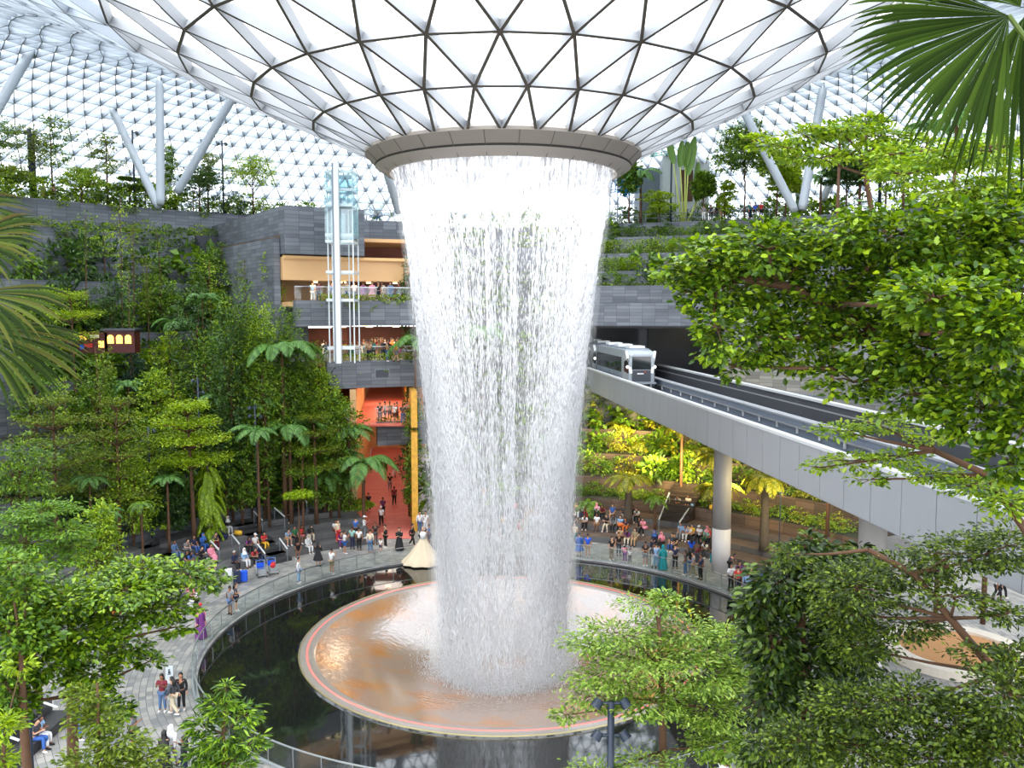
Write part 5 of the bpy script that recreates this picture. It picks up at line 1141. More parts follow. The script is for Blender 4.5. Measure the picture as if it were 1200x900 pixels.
def crowd(rows, where, seat=False, zfix=None, group=None):
    for q in rows:
        px, py, po, fc, top, bot = q[:6]; o = dict(kind='trousers', hair='short', haircol='black', sleeve='short', s=1.0, w=None, shoes=None)
        o.update(q[6] if len(q) > 6 else {}); w = o.pop('w')
        if zfix is not None: p = at_z(px, py, zfix)
        else: p = hit(px, py)
        if zfix is None and po.startswith('sit'): p = snap(p)
        elif p.z < .1:
            d = Vector((p.x-CX, p.y-CY, 0))
            if d.length < 16.75: p = Vector((CX, CY, 0))+d.normalized()*16.75
        f = inward(p) if fc is None else fc
        lab = uniq(who(top, bot, o['kind'], o['hair'], o['haircol']), w or where, po)
        person(p, po, f, top, bot, lab, group=group, **o)
H = lambda c: dict(hair='hijab', haircol=c, sleeve='long')
LG = dict(hair='long')
crowd([
    (362, 687, 'stand', 90, 'white', 'skyblue', dict(sleeve='long', w='standing alone at the glass railing')),
    (286, 722, 'stand', 150, 'grey', 'denim', dict(kind='shorts', w='leaning at the glass railing with a companion')),
    (291, 718, 'folded', 110, 'darkgrey', 'navy', dict(kind='shorts', hair='long', w='half hidden behind the companion at the railing')),
    (373, 664, 'phone', 180, 'black', 'black', dict(kind='dress', hair='long', w='standing in front of the end bench')),
    (349, 655, 'bend', 20, 'black', 'black', dict(kind='shorts', w='bending over a bag in front of the bench')),
    (241, 748, 'stand', 60, 'purple', 'purple', dict(kind='robe', hair='long', w='standing on the plaza beside the red hat')),
    (236, 743, 'stand', -20, 'pink', 'pink', dict(kind='dress', hair='hat', haircol='red', w='standing on the open plaza')),
    (231, 718, 'walk', -60, 'white', 'black', dict(s=.85, w='walking behind the red hat')),
    (224, 706, 'stand', 0, 'pink', 'cream', dict(kind='dress', hair='long', w='standing among the seated people')),
    (213, 702, 'phone', 30, 'navy', 'darkgrey', dict(w='standing behind the pale pink dress')),
    (191, 834, 'phone', 0, 'maroon', 'denim', dict(hair='long', shoes='white', w='beside the small white sign')),
    (204, 839, 'walk', -100, 'darkgrey', 'beige', dict(hair='long', sleeve='long', shoes='white', w='turning to the friend by the white sign')),
    (213, 832, 'stand', 10, 'black', 'black', dict(hair='long', sleeve='long', w='standing tall beside the white sign')),
    (156, 884, 'phone', 90, 'grey', 'black', dict(kind='shorts', hair='cap', haircol='navy', w='raising a phone near the bottom tree')),
    (193, 908, 'walk', 160, 'black', 'black', dict(kind='robe', w='walking past the pointed-leaf tree', **H('black'))),
    (201, 902, 'walk', 170, 'white', 'grey', dict(w='next to the black robe', **H('white'))),
    (217, 915, 'reach', -90, 'black', 'navy', dict(sleeve='long', hair='long', w='carrying a blue backpack by the pointed-leaf tree')),
    (90, 868, 'walk', 90, 'navy', 'blue', dict(shoes='white', hair='long', w='striding behind the near tree trunk')),
    (403, 678, 'phone', 150, 'white', 'khaki', dict(kind='shorts', w='standing close to the railing left of the water')),
], 'on the plaza')
crowd([(x, y, po, None, a, b, o) for (x, y, po, a, b, o) in [
    (205, 648, 'sit', 'denim', 'denim', dict(sleeve='long')), (217, 645, 'sit_lean', 'grey', 'grey', {}), (230, 645, 'sit', 'navy', 'blue', {}), (240, 642, 'sit_phone', 'blue', 'blue', H('blue')), (249, 636, 'sit_lean', 'darkgrey', 'maroon', {}),
    (214, 659, 'sit', 'black', 'darkgrey', dict(hair='cap')), (224, 660, 'sit_lean', 'blue', 'black', dict(hair='long')), (238, 659, 'sit_phone', 'black', 'black', dict(sleeve='long')), (250, 659, 'sit', 'pink', 'pink', dict(hair='long', kind='dress')),
    (236, 668, 'sit', 'grey', 'black', dict(haircol='grey')), (243, 669, 'sit_lean', 'cream', 'grey', dict(haircol='grey'))]], 'seated behind the lime tree')
crowd([(x, y, po, None, a, b, o) for (x, y, po, a, b, o) in [
    (271, 627, 'sit_phone', 'black', 'white', H('white')), (292, 645, 'sit_lean', 'purple', 'black', dict(hair='long')), (300, 640, 'sit', 'white', 'grey', dict(hair='cap', haircol='white')), (309, 637, 'sit_phone', 'red', 'yellow', dict(hair='long')),
    (276, 661, 'sit', 'navy', 'black', dict(haircol='grey', sleeve='long')), (293, 667, 'sit', 'skyblue', 'white', H('white')), (299, 659, 'sit_lean', 'red', 'black', dict(hair='long')), (307, 659, 'sit_phone', 'navy', 'navy', dict(hair='long'))]], 'seated behind the suitcases')
crowd([(x, y, po, None, a, b, o) for (x, y, po, a, b, o) in [
    (338, 635, 'sit_lean', 'skyblue', 'tan', dict(kind='shorts')), (347, 634, 'sit', 'green', 'black', {}), (355, 634, 'sit_phone', 'red', 'pink', dict(kind='shorts', hair='long')), (364, 631, 'sit_lean', 'black', 'cream', H('black')), (361, 641, 'sit', 'white', 'white', H('grey')),
    (396, 631, 'sit', 'white', 'maroon', dict(hair='long')), (399, 635, 'sit_lean', 'purple', 'purple', {})]], 'seated on the end bench')
crowd([(x, y, po, None, a, b, o) for (x, y, po, a, b, o) in [
    (313, 593, 'sit', 'pink', 'maroon', dict(kind='shorts')), (323, 588, 'sit_lean', 'skyblue', 'grey', {}), (330, 590, 'sit', 'pink', 'white', dict(hair='long')), (337, 591, 'sit_phone', 'red', 'black', {}), (342, 593, 'sit', 'teal', 'black', dict(hair='long')),
    (334, 604, 'sit_lean', 'black', 'black', dict(hair='long')), (330, 599, 'sit_phone', 'white', 'black', {}), (352, 586, 'sit', 'white', 'white', dict(hair='cap', haircol='white')), (358, 589, 'sit_lean', 'black', 'tan', {})]], 'seated under the umbrella tree')
crowd([(x, y, po, None, a, b, o) for (x, y, po, a, b, o) in [
    (143, 724, 'sit', 'brightblue', 'black', {}), (152, 728, 'sit_lean', 'purple', 'orange', dict(hair='long')), (163, 724, 'sit', 'orange', 'red', {}), (172, 722, 'sit_phone', 'white', 'tan', dict(kind='shorts')), (158, 716, 'sit', 'yellow', 'navy', {})]], 'seated under the spreading tree')
crowd([(396, 637, 'stand', 60, 'cream', 'red', {}), (404, 649, 'phone', 120, 'white', 'blue', dict(kind='shorts')), (413, 644, 'stand', 170, 'mint', 'navy', {}), (417, 634, 'phone', 180, 'blue', 'black', {}), (421, 645, 'stand', 170, 'white', 'black', {}),
    (427, 631, 'reach', 120, 'white', 'grey', dict(hair='cap', haircol='white')), (434, 648, 'stand', 180, 'cream', 'denim', dict(sleeve='long')), (446, 648, 'walk', 160, 'white', 'navy', dict(kind='shorts', s=.62)), (440, 638, 'stand', 0, 'black', 'darkgrey', {}),
    (452, 642, 'folded', -60, 'black', 'black', dict(sleeve='long')), (447, 617, 'walk', 0, 'white', 'black', dict(hair='cap', haircol='white')), (449, 606, 'phone', 0, 'purple', 'black', {}), (468, 645, 'folded', 0, 'black', 'black', dict(kind='robe', hair='long')),
    (483, 640, 'walk', 80, 'black', 'black', dict(sleeve='long')), (487, 621, 'stand', 0, 'cream', 'grey', {}), (492, 624, 'stand', 20, 'white', 'denim', dict(sleeve='long')), (499, 624, 'stand', -20, 'white', 'white', {}), (503, 641, 'reach', -90, 'blue', 'navy', dict(kind='shorts')), (494, 641, 'bend', 60, 'brown', 'black', {}),
    (432, 600, 'walk', 0, 'navy', 'black', {}), (462, 592, 'walk', 180, 'maroon', 'black', {}), (457, 575, 'walk', 180, 'black', 'grey', {}), (462, 560, 'walk', 0, 'pink', 'white', {}), (452, 552, 'walk', 180, 'darkgrey', 'navy', {})], 'by the red passage')
crowd([(676, 655, 'stand', 180, 'blue', 'blue', dict(kind='dress')), (686, 656, 'stand', 170, 'brightblue', 'tan', dict(kind='shorts')), (705, 665, 'stand', -90, 'pink', 'navy', dict(s=.68, kind='shorts')), (710, 662, 'stand', 20, 'black', 'khaki', {}), (725, 651, 'stand', 10, 'black', 'darkgrey', {}),
    (720, 667, 'bend', 180, 'pink', 'purple', dict(s=.8)), (728, 666, 'stand', 180, 'white', 'darkgrey', dict(s=.6)), (742, 671, 'folded', 0, 'black', 'grey', dict(kind='shorts', hair='cap')), (750, 673, 'stand', 10, 'darkgrey', 'white', dict(sleeve='long')), (760, 670, 'phone', 150, 'skyblue', 'skyblue', dict(sleeve='long')),
    (770, 671, 'stand', 180, 'teal', 'teal', dict(kind='robe', hair='hijab', haircol='teal')), (784, 681, 'reach', -120, 'darkgrey', 'denim', dict(hair='long')), (791, 667, 'phone', 150, 'navy', 'black', {}), (795, 683, 'walk', -90, 'grey', 'khaki', {}), (802, 685, 'stand', -60, 'navy', 'black', {}),
    (809, 672, 'walk', 180, 'black', 'denim', dict(hair='long')), (835, 697, 'phone', 0, 'white', 'black', dict(sleeve='long', hair='long')), (853, 704, 'stand', 150, 'skyblue', 'navy', dict(sleeve='long')), (849, 699, 'stand', 170, 'red', 'black', {}), (866, 689, 'phone', 0, 'purple', 'black', {}),
    (874, 693, 'reach', -90, 'green', 'black', {}), (879, 697, 'stand', 30, 'red', 'grey', {}), (885, 699, 'stand', 180, 'mint', 'black', {}), (894, 697, 'folded', 0, 'blue', 'grey', {}), (848, 669, 'stand', 160, 'maroon', 'maroon', dict(kind='dress', hair='long')), (855, 673, 'bend', 120, 'navy', 'black', {}),
    (810, 658, 'stand', 170, 'brightblue', 'black', dict(hair='long'))], 'standing right of the waterfall')
crowd([(x, y, po, None, a, b, o) for (x, y, po, a, b, o) in [
    (687, 606, 'sit', 'orange', 'red', {}), (699, 606, 'sit_phone', 'white', 'black', H('pink')), (706, 606, 'sit_lean', 'maroon', 'black', dict(hair='long')), (717, 609, 'sit', 'blue', 'tan', dict(kind='shorts')), (730, 611, 'sit_phone', 'darkgrey', 'white', dict(kind='shorts')), (741, 609, 'sit', 'black', 'grey', dict(haircol='brown')), (746, 613, 'sit_lean', 'white', 'black', dict(hair='long')),
    (676, 607, 'sit', 'yellow', 'white', {}), (681, 610, 'sit', 'white', 'navy', {})]], 'on the top bench right of the water')
crowd([(x, y, po, None, a, b, o) for (x, y, po, a, b, o) in [
    (672, 617, 'sit', 'black', 'black', {}), (685, 620, 'sit_lean', 'white', 'black', dict(hair='long')), (699, 621, 'sit', 'white', 'tan', dict(kind='shorts', hair='long')), (710, 622, 'sit_phone', 'black', 'cream', {}), (733, 623, 'sit_lean', 'navy', 'orange', {}), (748, 621, 'sit', 'black', 'darkgrey', dict(hair='long')), (673, 630, 'sit', 'cream', 'teal', dict(haircol='brown')),
    (752, 626, 'sit_phone', 'pink', 'black', {}), (718, 620, 'sit', 'grey', 'black', H('black')), (726, 619, 'sit', 'skyblue', 'black', {})]], 'on the middle bench right of the water')
crowd([(x, y, po, None, a, b, o) for (x, y, po, a, b, o) in [
    (726, 635, 'sit', 'tan', 'brown', {}), (734, 640, 'sit_lean', 'purple', 'cream', dict(hair='long')), (743, 636, 'sit', 'khaki', 'tan', dict(haircol='brown')), (766, 638, 'sit', 'navy', 'navy', H('blue')), (774, 640, 'sit_phone', 'pink', 'black', H('pink')), (793, 638, 'sit', 'black', 'black', {}), (797, 626, 'sit', 'skyblue', 'grey', {}), (804, 627, 'sit_lean', 'skyblue', 'white', {}),
    (812, 627, 'sit', 'yellow', 'black', {}), (820, 629, 'sit_phone', 'white', 'black', dict(hair='cap', haircol='white')), (828, 631, 'sit', 'mint', 'green', H('pink')), (803, 637, 'sit_lean', 'white', 'black', {}), (826, 641, 'sit', 'red', 'black', {}), (834, 643, 'sit_lean', 'white', 'darkgrey', dict(hair='long')), (844, 643, 'sit', 'white', 'blue', dict(hair='long')), (838, 648, 'sit', 'black', 'navy', {}), (820, 646, 'sit_phone', 'black', 'maroon', {}), (786, 646, 'sit', 'darkgrey', 'blue', {})]], 'seated at the short stair')
crowd([(805, 598, 'sit', None, 'cream', 'pink', dict(hair='long')), (794, 600, 'sit_lean', None, 'grey', 'black', {}), (848, 606, 'sit', None, 'orange', 'tan', dict(hair='long')), (852, 611, 'sit_lean', None, 'tan', 'orange', {}), (846, 612, 'sit', None, 'brown', 'black', {})], 'seated above the short stair')
rr = random.Random(5); cl = ['white', 'cream', 'navy', 'black', 'grey', 'red', 'skyblue', 'pink', 'teal', 'yellow']
used = set()
for i in range(34):
    for _ in range(30):
        a, b = rr.choice(cl), rr.choice(['black', 'denim', 'grey', 'navy', 'white', 'tan'])
        if (a, b) not in used: break
    used.add((a, b)); px = 518+i*4.5; py = rr.uniform(608, 652)
    crowd([(px, py, rr.choice(['stand', 'phone', 'reach', 'walk']), rr.choice([0, 180, 90, -90, 30]), a, b, {})], 'seen through the water')
# walkway levels
def level(n, x0, x1, py, z, where, seed, yj=3.0):
    rr = random.Random(seed); used = set()
    for i in range(n):
        for _ in range(60):
            a, b = rr.choice(list(COLS)), rr.choice(['black', 'denim', 'grey', 'navy', 'white', 'tan', 'brown']); k = rr.choice(['trousers', 'trousers', 'shorts', 'dress'])
            if (a, b, k) not in used and not (k == 'dress' and any(u[0] == a and u[2] == 'dress' for u in used)): break
        used.add((a, b, k)); px = x0+(x1-x0)*(i+rr.uniform(.1, .9))/n; p = at_z(px, py, z) if abs(z-18) > 2 else None
        d = 71.5+rr.uniform(0, yj); p = at_y(px, 450, d); p.z = z
        person(p, rr.choice(['stand', 'stand', 'phone', 'walk', 'folded']), rr.choice([0, 20, -20, 180, 90, -90, 0]), a, b, who(a, b, k, 'short', 'black')+' '+where, kind=k)
level(13, 366, 472, 357, 18.78, 'on the upper footbridge', 1)
level(9, 345, 424, 418, 13.78, 'on the middle footbridge, left part', 2)
level(22, 426, 469, 418, 13.78, 'on the middle footbridge, right part', 3, 9)
level(8, 441, 486, 500, 8.48, 'on the lowest footbridge', 4, 2.5)
for i, (px, Y, a, b, w) in enumerate([(61, 80, 'cream', 'tan', 'in the left roof garden, nearer the dark double post'), (74, 80, 'pink', 'white', 'in the left roof garden, beside the cream top'), (829, 82, 'navy', 'black', 'standing at the rail of the right terrace'), (836, 82, 'black', 'darkgrey', 'next to the navy top on the right terrace'), (841, 82, 'white', 'tan', 'with pale clothes on the right terrace'), (821, 83, 'grey', 'white', 'at the corner of the right terrace'),
    (880, 84, 'brightblue', 'black', 'near the foot of the inclined columns'), (874, 84, 'teal', 'navy', 'near the foot of the inclined columns'), (887, 84, 'red', 'black', 'near the foot of the inclined columns')]):
    p = stand(px, Y, True); person(p, 'stand', (0, 40, 180)[i % 3], a, b, who(a, b, 'trousers', 'short', 'black')+' '+w)
p = at_z(1168, 703); person(p, 'walk', 90, 'white', 'black', 'person in white top walking on the far right plaza'); person(p+Vector((.5, .3, 0)), 'walk', 90, 'orange', 'black', 'person in orange top walking on the far right plaza', hair='long')
p = at_z(1120, 768)+Vector((2.5, -1.95, .45)); person(p, 'sit', 60, 'blue', 'navy', 'person in blue sitting at the far right edge on the round planter')
p = Vector((at_z(849, 925).x, at_z(849, 925).y, 0)); person(p, 'stand', 120, 'black', 'white', 'person in black carrying a backpack at the bottom edge by the pool', hair='short', haircol='brown')
p = at_z(1020, 770); person(p, 'stand', 0, 'black', 'navy', 'person with dark clothes glimpsed beneath the corner tree'); person(at_z(972, 782), 'stand', 0, 'red', 'black', 'person with red top glimpsed through the dark tree')
# ================================================================ RAIL BRIDGE AND TRAIN
def gw(Y, off=0.0, z=12.4): 
    X = 13.9+(24.6-Y)*.106; return Vector((X+off*.9944, Y+off*.1054, z))
TD = Vector((-.106, 1, 0)).normalized()
rb = empty('rail_bridge', gw(22, 4, 0)); tag(rb, 'long grey elevated rail bridge running from the tunnel to the right edge', 'bridge')
RBL = lambda v: v-rb.location
M_PANEL = mat('grey_parapet_panel', srgb(152, 155, 160), .45, .1, var=.05, scale=.6); M_CAP = mat('pale_parapet_cap', srgb(196, 198, 201), .4)
M_TRACK = mat('dark_track_bed', srgb(72, 74, 80), .7, var=.12, scale=.8); M_MIDW = mat('blue_grey_guide_wall', srgb(112, 122, 136), .6, var=.12, scale=.7)
M_RAIL = mat('worn_guide_rail', srgb(176, 176, 178), .35, .6)
def along(y0, y1, o0, o1, z0, z1, m, name, parent=rb, L=None):
    mb = MB(); P = [gw(y0, o0, z0), gw(y0, o1, z0), gw(y1, o1, z0), gw(y1, o0, z0)]; Q = [Vector((p.x, p.y, z1)) for p in P]
    mb.add([RBL(v) for v in P+Q], [(3, 2, 1, 0), (4, 5, 6, 7), (0, 1, 5, 4), (1, 2, 6, 5), (2, 3, 7, 6), (3, 0, 4, 7)]); return mb.build(name, m, parent)
Y0, Y1 = 17.0, 97.0; n = 40
for i in range(n):
    a = Y0+(Y1-Y0)*i/n; b = Y0+(Y1-Y0)*(i+1)/n
    along(a+.02, b-.02, 0, .12, 10.25, 12.28, M_PANEL, 'side_panel')
along(Y0, Y1, -.03, .34, 12.28, 12.42, M_CAP, 'parapet_cap'); along(Y0, Y1, .12, .3, 10.3, 12.28, M_TRACK, 'parapet_core')
along(Y0, Y1, .3, 8.3, 10.4, 10.9, M_TRACK, 'deck'); along(Y0, Y1, 1.6, 6.7, 9.5, 10.4, M_PANEL, 'box_girder'); along(Y0, Y1, .05, 8.25, 10.2, 10.4, M_PANEL, 'soffit')
for o in (.9, 2.9, 5.0, 7.0): along(Y0, Y1, o, o+.45, 10.9, 11.12, M_MIDW, 'running_strip')
for o in (1.95, 6.05): along(Y0, Y1, o-.11, o+.11, 10.9, 11.3, M_RAIL, 'guide_rail')
along(Y0, Y1, .42, .5, 11.5, 11.58, M_RAIL, 'power_rail'); along(Y0, Y1, .6, .66, 11.35, 11.42, M_RAIL, 'power_rail'); along(Y0, Y1, 3.72, 3.8, 11.7, 11.78, M_RAIL, 'power_rail')
along(Y0, Y1, 3.85, 4.35, 10.9, 12.1, M_MIDW, 'middle_wall'); along(Y0, Y1, 3.8, 4.4, 12.1, 12.2, M_PANEL, 'middle_wall_cap')
along(Y0, Y1, 8.0, 8.3, 10.9, 12.4, M_TRACK, 'far_parapet'); along(Y0, Y1, 7.9, 8.4, 12.4, 12.55, M_CAP, 'far_parapet_cap'); along(Y0, Y1, 7.6, 7.66, 12.0, 12.08, M_RAIL, 'power_rail')
for k in range(26):
    Y = 22+k*2.6; mb = MB(); mb.box(RBL(gw(Y, 3.76, 11.6)), (.1, .12, .35)); mb.build('rail_bracket', M_CAP, rb)
for (px, Y, lab) in ((872, 57.5, 'first round white pier of the rail bridge, among the crowd'), (1068, 38, 'nearer round pier of the rail bridge, mostly behind leaves'), (712, 82, 'far pier of the rail bridge by the tunnel')):
    o = gw(Y, 4.1, 0); t = empty('column', o); tag(t, lab, 'column', None)
    mb = MB(); mb.tube([(0, 0, 3.1), (0, 0, 9.4)], [.62, .62], 36); mb.build('shaft', mat('grey_pier', srgb(158, 155, 151), .5), t, smooth=True)
    mb = MB(); mb.tube([(0, 0, 0), (0, 0, 3.1)], [.63, .63], 36); mb.build('base_sleeve', mat('white_pier', srgb(196, 192, 192), .45), t, smooth=True)
    mb = MB(); mb.tube([(0, 0, 9.2), (0, 0, 9.5)], [.9, 1.5], 30); mb.build('capital', M_PANEL, t, smooth=True)
# ---- train car, nose along -y in its own frame (towards the camera)
M_TBODY = mat('silver_train_body', srgb(160, 167, 175), .25, .35); M_TWHITE = mat('white_train_frame', srgb(236, 238, 240), .25); M_TDARK = mat('dark_train_panel', srgb(58, 62, 70), .35)
M_TGLASS = mat('dark_train_glass', srgb(34, 40, 42), .05, spec=.8); M_TROOF = mat('blue_grey_roof', srgb(112, 124, 138), .35, .2); M_LAMP = mat('lit_headlamp', (1, 1, 1), .3, emit=(1, .96, .86), estr=3)
def car(loc, label, nose=True):
    t = empty('train_car', loc, math.atan2(.106, 1)); tag(t, label, 'train')
    W_, L, h0, h1 = 1.36, 13.0, .55, 3.45
    # body shell: section swept along the length; the last two rings form the raked nose
    sec = lambda w, top, ch, bot=h0: [(-w, bot), (-w, bot+.25), (-w*1.0, top-.75), (-w+ch, top-.1), (-w+ch+.25, top), (w-ch-.25, top), (w-ch, top-.1), (w, top-.75), (w, bot+.25), (w, bot)]
    rings = [(-.0, sec(W_*.80, h1-.42, .16, h0+.1)), (.55, sec(W_*.97, h1-.12, .16)), (1.3, sec(W_, h1, .18)), (L-1.3, sec(W_, h1, .18)), (L-.5, sec(W_*.97, h1-.1, .16)), (L, sec(W_*.82, h1-.4, .16, h0+.1))]
    mb = MB(); V = [(x, y, z) for y, s_ in rings for x, z in s_]; k = 10
    F = [(i*k+j, i*k+(j+1) % k, (i+1)*k+(j+1) % k, (i+1)*k+j) for i in range(5) for j in range(k)]+[tuple(range(k))[::-1], tuple(5*k+j for j in range(k))]
    mb.add(V, F); mb.build('body', M_TBODY, t)
    mb = MB(); mb.box((0, L/2, h1+.0), (1.9, L-2.4, .1)); mb.build('roof_panel', M_TROOF, t)
    for y in (2.2, 6.4, 10.4): mb = MB(); mb.box((0, y, h1+.14), (1.3, 1.5, .2)); mb.build('air_unit', M_TWHITE, t)
    for s in (-1, 1):
        for (a, b) in ((1.5, 4.2), (4.32, 5.9), (6.02, 8.6), (8.72, 10.2), (10.3, 11.7)):
            mb = MB(); mb.box((s*(W_+.005), (a+b)/2, 2.12), (.03, b-a, 1.25)); mb.build('side_window', M_TGLASS, t)
            mb = MB(); mb.box((s*(W_+.004), (a+b)/2, 1.13), (.02, b-a, .62)); mb.build('side_panel', M_TDARK if False else M_TROOF, t)
        mb = MB(); P = [(s*(W_*.82), -.02, h0+.9), (s*W_*.985, .56, 1.6), (s*W_*.985, .56, 2.4), (s*W_*.84, .06, 2.75)]; mb.add(P, [(0, 1, 2, 3) if s > 0 else (3, 2, 1, 0)]); o = mb.build('corner_window', M_TGLASS, t); sm = o.modifiers.new('thick', 'SOLIDIFY'); sm.thickness = .03; sm.offset = 0
        mb = MB(); mb.beam((s*W_*.66, -.06, 1.45), (s*W_*.9, .34, h1-.15), .22, .1, (0, -1, 0)); mb.build('windscreen_pillar', M_TWHITE, t)
        mb = MB(); mb.tube([(s*W_*.86, -.03, 1.98), (s*W_*.86, .1, 1.98)], [.11, .13], 14); mb.build('headlamp', M_LAMP, t)
        mb = MB(); mb.box((s*.82, 0.05, .3), (.2, .3, .7)); mb.build('bumper_leg', M_TBODY, t)
        for y in (2.0, 4.0, 9.0, 11.0): mb = MB(); mb.tube([(s*1.0-.14, y, .12), (s*1.0+.14, y, .12)], [.48, .48], 20); mb.build('wheel', M_TDARK, t, smooth=False)
    mb = MB(); mb.box((0, -.03, 2.32), (1.62, .06, 1.1)); mb.build('windscreen', M_TGLASS, t)
    mb = MB(); mb.box((0, -.02, 1.22), (1.6, .1, .95)); mb.build('nose_panel', M_TDARK, t)
    mb = MB(); mb.box((-.1, -.09, 1.42), (.55, .02, .1)); mb.build('pale_lettering_strip', M_TWHITE, t); mb = MB(); mb.tube([(.32, -.1, 1.56), (.32, -.08, 1.56)], [.06, .06], 10); mb.build('red_dot', cloth('red'), t)
    mb = MB(); mb.box((0, 0, .62), (2.5, .5, .14)); mb.build('bumper', M_TBODY, t); mb = MB(); mb.box((0, .3, .25), (1.4, .6, .6)); mb.build('coupler_box', M_TDARK, t)
    for x in (-.22, .22): mb = MB(); mb.tube([(x, -.06, .32), (x, .05, .32)], [.1, .12], 12); mb.build('buffer', M_GOLD, t)
    mb = MB(); mb.box((0, L/2, .35), (2.2, L-1.5, .45)); mb.build('underframe', M_TDARK, t)
    return t
car(gw(71.5, 1.98, 11.36), 'silver driverless train car leaving the tunnel on the bridge'); car(gw(85.0, 1.98, 11.36), 'second train car, coupled behind and half hidden by the falling water')
# ================================================================ LIFT, LAMPS, SIGNS, LUGGAGE AND OTHER THINGS
M_LIFTW = mat('white_lift_steel', srgb(214, 220, 224), .4, .1); M_LIFTG = mat('grey_lift_steel', srgb(120, 130, 140), .4, .2); M_LGLASS = glass_mat('lift_glass', (.84, .92, .93), .08)
lf = at_y(404, 450, 68.5); lf.z = 13.9; lift = empty('lift_tower', lf); tag(lift, 'tall glass lift shaft with a pale steel post in front of the footbridges', 'lift')
for (x, y, w, m) in ((-.2, -1.0, .36, M_LIFTW), (-.45, -.95, .14, M_LIFTG)): mb = MB(); mb.box((x, y, 7.8), (w, .45, 15.6)); mb.build('post', m, lift)
for (x, y) in ((-1.15, 0), (-1.15, 1.6), (.95, -.6), (.95, 1.6), (.2, 1.6)): mb = MB(); mb.box((x, y, 7.6), (.09, .09, 15.2)); mb.build('corner_post', M_LIFTW, lift)
for z in (1.2, 5.0, 7.2, 9.6, 10.1, 12.4, 13.6, 15.0):
    mb = MB(); mb.box((-.1, -.65, z), (2.2, .14, .22)); mb.box((-.1, 1.6, z), (2.2, .1, .2)); mb.box((-1.15, .5, z), (.1, 2.2, .2)); mb.box((.95, .5, z), (.1, 2.2, .2)); mb.build('ring_beam', M_LIFTW, lift)
for a, b in (((-1.2, -.72), (1.0, -.72)), ((-1.2, 1.68), (1.0, 1.68)), ((-1.22, -.7), (-1.22, 1.65)), ((1.02, -.7), (1.02, 1.65))):
    mb = MB(); mb.beam((a[0], a[1], 12.4), (b[0], b[1], 12.4), .02, 5.6); mb.build('glass_panel', M_LGLASS, lift)
mb = MB(); mb.box((.15, .5, 13.6), (1.3, 1.5, 2.3)); mb.build('lift_cabin', glass_mat('cabin_glass', (.7, .8, .84), .1), lift); mb = MB(); mb.box((.15, .5, 12.4), (1.4, 1.6, .2)); mb.build('cabin_floor', M_LIFTG, lift)

# railings of the walkways
for i, (z, p0, nm) in enumerate(((8.6, -21.5, 'lowest'), (13.9, -29.5, 'middle'), (18.9, -34, 'upper'))):
    t = empty('bridge_railing', pol(30.7, (p0+SL1)/2, z)); tag(t, 'clear glass railing of the %s footbridge' % nm, 'railing'); o = t.location
    mb = MB(); mb.lathe([(30.68, 0), (30.68, 1.1), (30.72, 1.1), (30.72, 0)], 12, (CX-o.x, TY-o.y, 0), R(p0), R(SL1), close=True); mb.build('glass_panel', M_RAILGLASS, t)
    mb = MB(); mb.lathe([(30.64, 1.1), (30.64, 1.16), (30.76, 1.16), (30.76, 1.1)], 12, (CX-o.x, TY-o.y, 0), R(p0), R(SL1), close=True); mb.build('handrail', M_STEEL, t)
def arc_fence(r, p0, p1, z, label, h=1.0):
    t = empty('garden_railing', pol(r, (p0+p1)/2, z)); tag(t, label, 'railing'); o = t.location
    for zz in (.5, h): mb = MB(); n = 14; mb.tube([pol(r, p0+(p1-p0)*i/n, z+zz)-o for i in range(n+1)], .035, 5); mb.build('rail', M_LIFTG, t)
    n = int(abs(p1-p0)*R(1)*r/1.4)
    for i in range(n+1): q = pol(r, p0+(p1-p0)*i/n, z)-o; mb = MB(); mb.box(q+Vector((0, 0, h/2)), (.05, .05, h)); mb.build('post', M_LIFTG, t)
arc_fence(44.6, 11.5, 32, 18.8, 'low grey fence between the hedges above the train tunnel', .9)
arc_fence(56.2, 11.5, 30, 28.0, 'garden fence below the grey wall panel')
arc_fence(38.4, -20.2, -13, 26.4, 'fence on the curved parapet right of the lift')
arc_fence(53.3, -50, -36, 28.0, 'railing behind the plants of the left roof garden')

# seating handrails
for i, (x0, y0, x1, y1, lab) in enumerate([(298, 606, 308, 619, 'upper left one of the pair above the benches'), (322, 600, 334, 614, 'upper right one of the pair above the benches'), (272, 630, 281, 641, 'beside the white headscarf'), (247, 637, 257, 648, 'behind the pink dress'), (302, 641, 311, 653, 'among the people behind the suitcases'), (328, 634, 337, 647, 'at the end of the right bench'), (354, 582, 360, 594, 'highest on the upper steps'),
    (784, 592, 772, 611, 'on the left of the short stair'), (808, 596, 796, 616, 'on the right of the short stair')]):
    a = hit(x0, y0+12); b = hit(x1, y1+12); b = b.copy(); 
    if (b-a).length > 6: b = a+(b-a).normalized()*3.5
    t = empty('handrail', a); tag(t, 'pale slanted handrail '+lab, 'handrail')
    mb = MB(); mb.beam((0, 0, .95), b-a+Vector((0, 0, .95)), .08, .08); mb.build('rail', M_WHITE_RAIL, t)
    for q in (Vector((0, 0, 0)), b-a): mb = MB(); mb.box(q+Vector((0, 0, .47)), (.05, .05, .95)); mb.build('post', M_LIFTG, t)
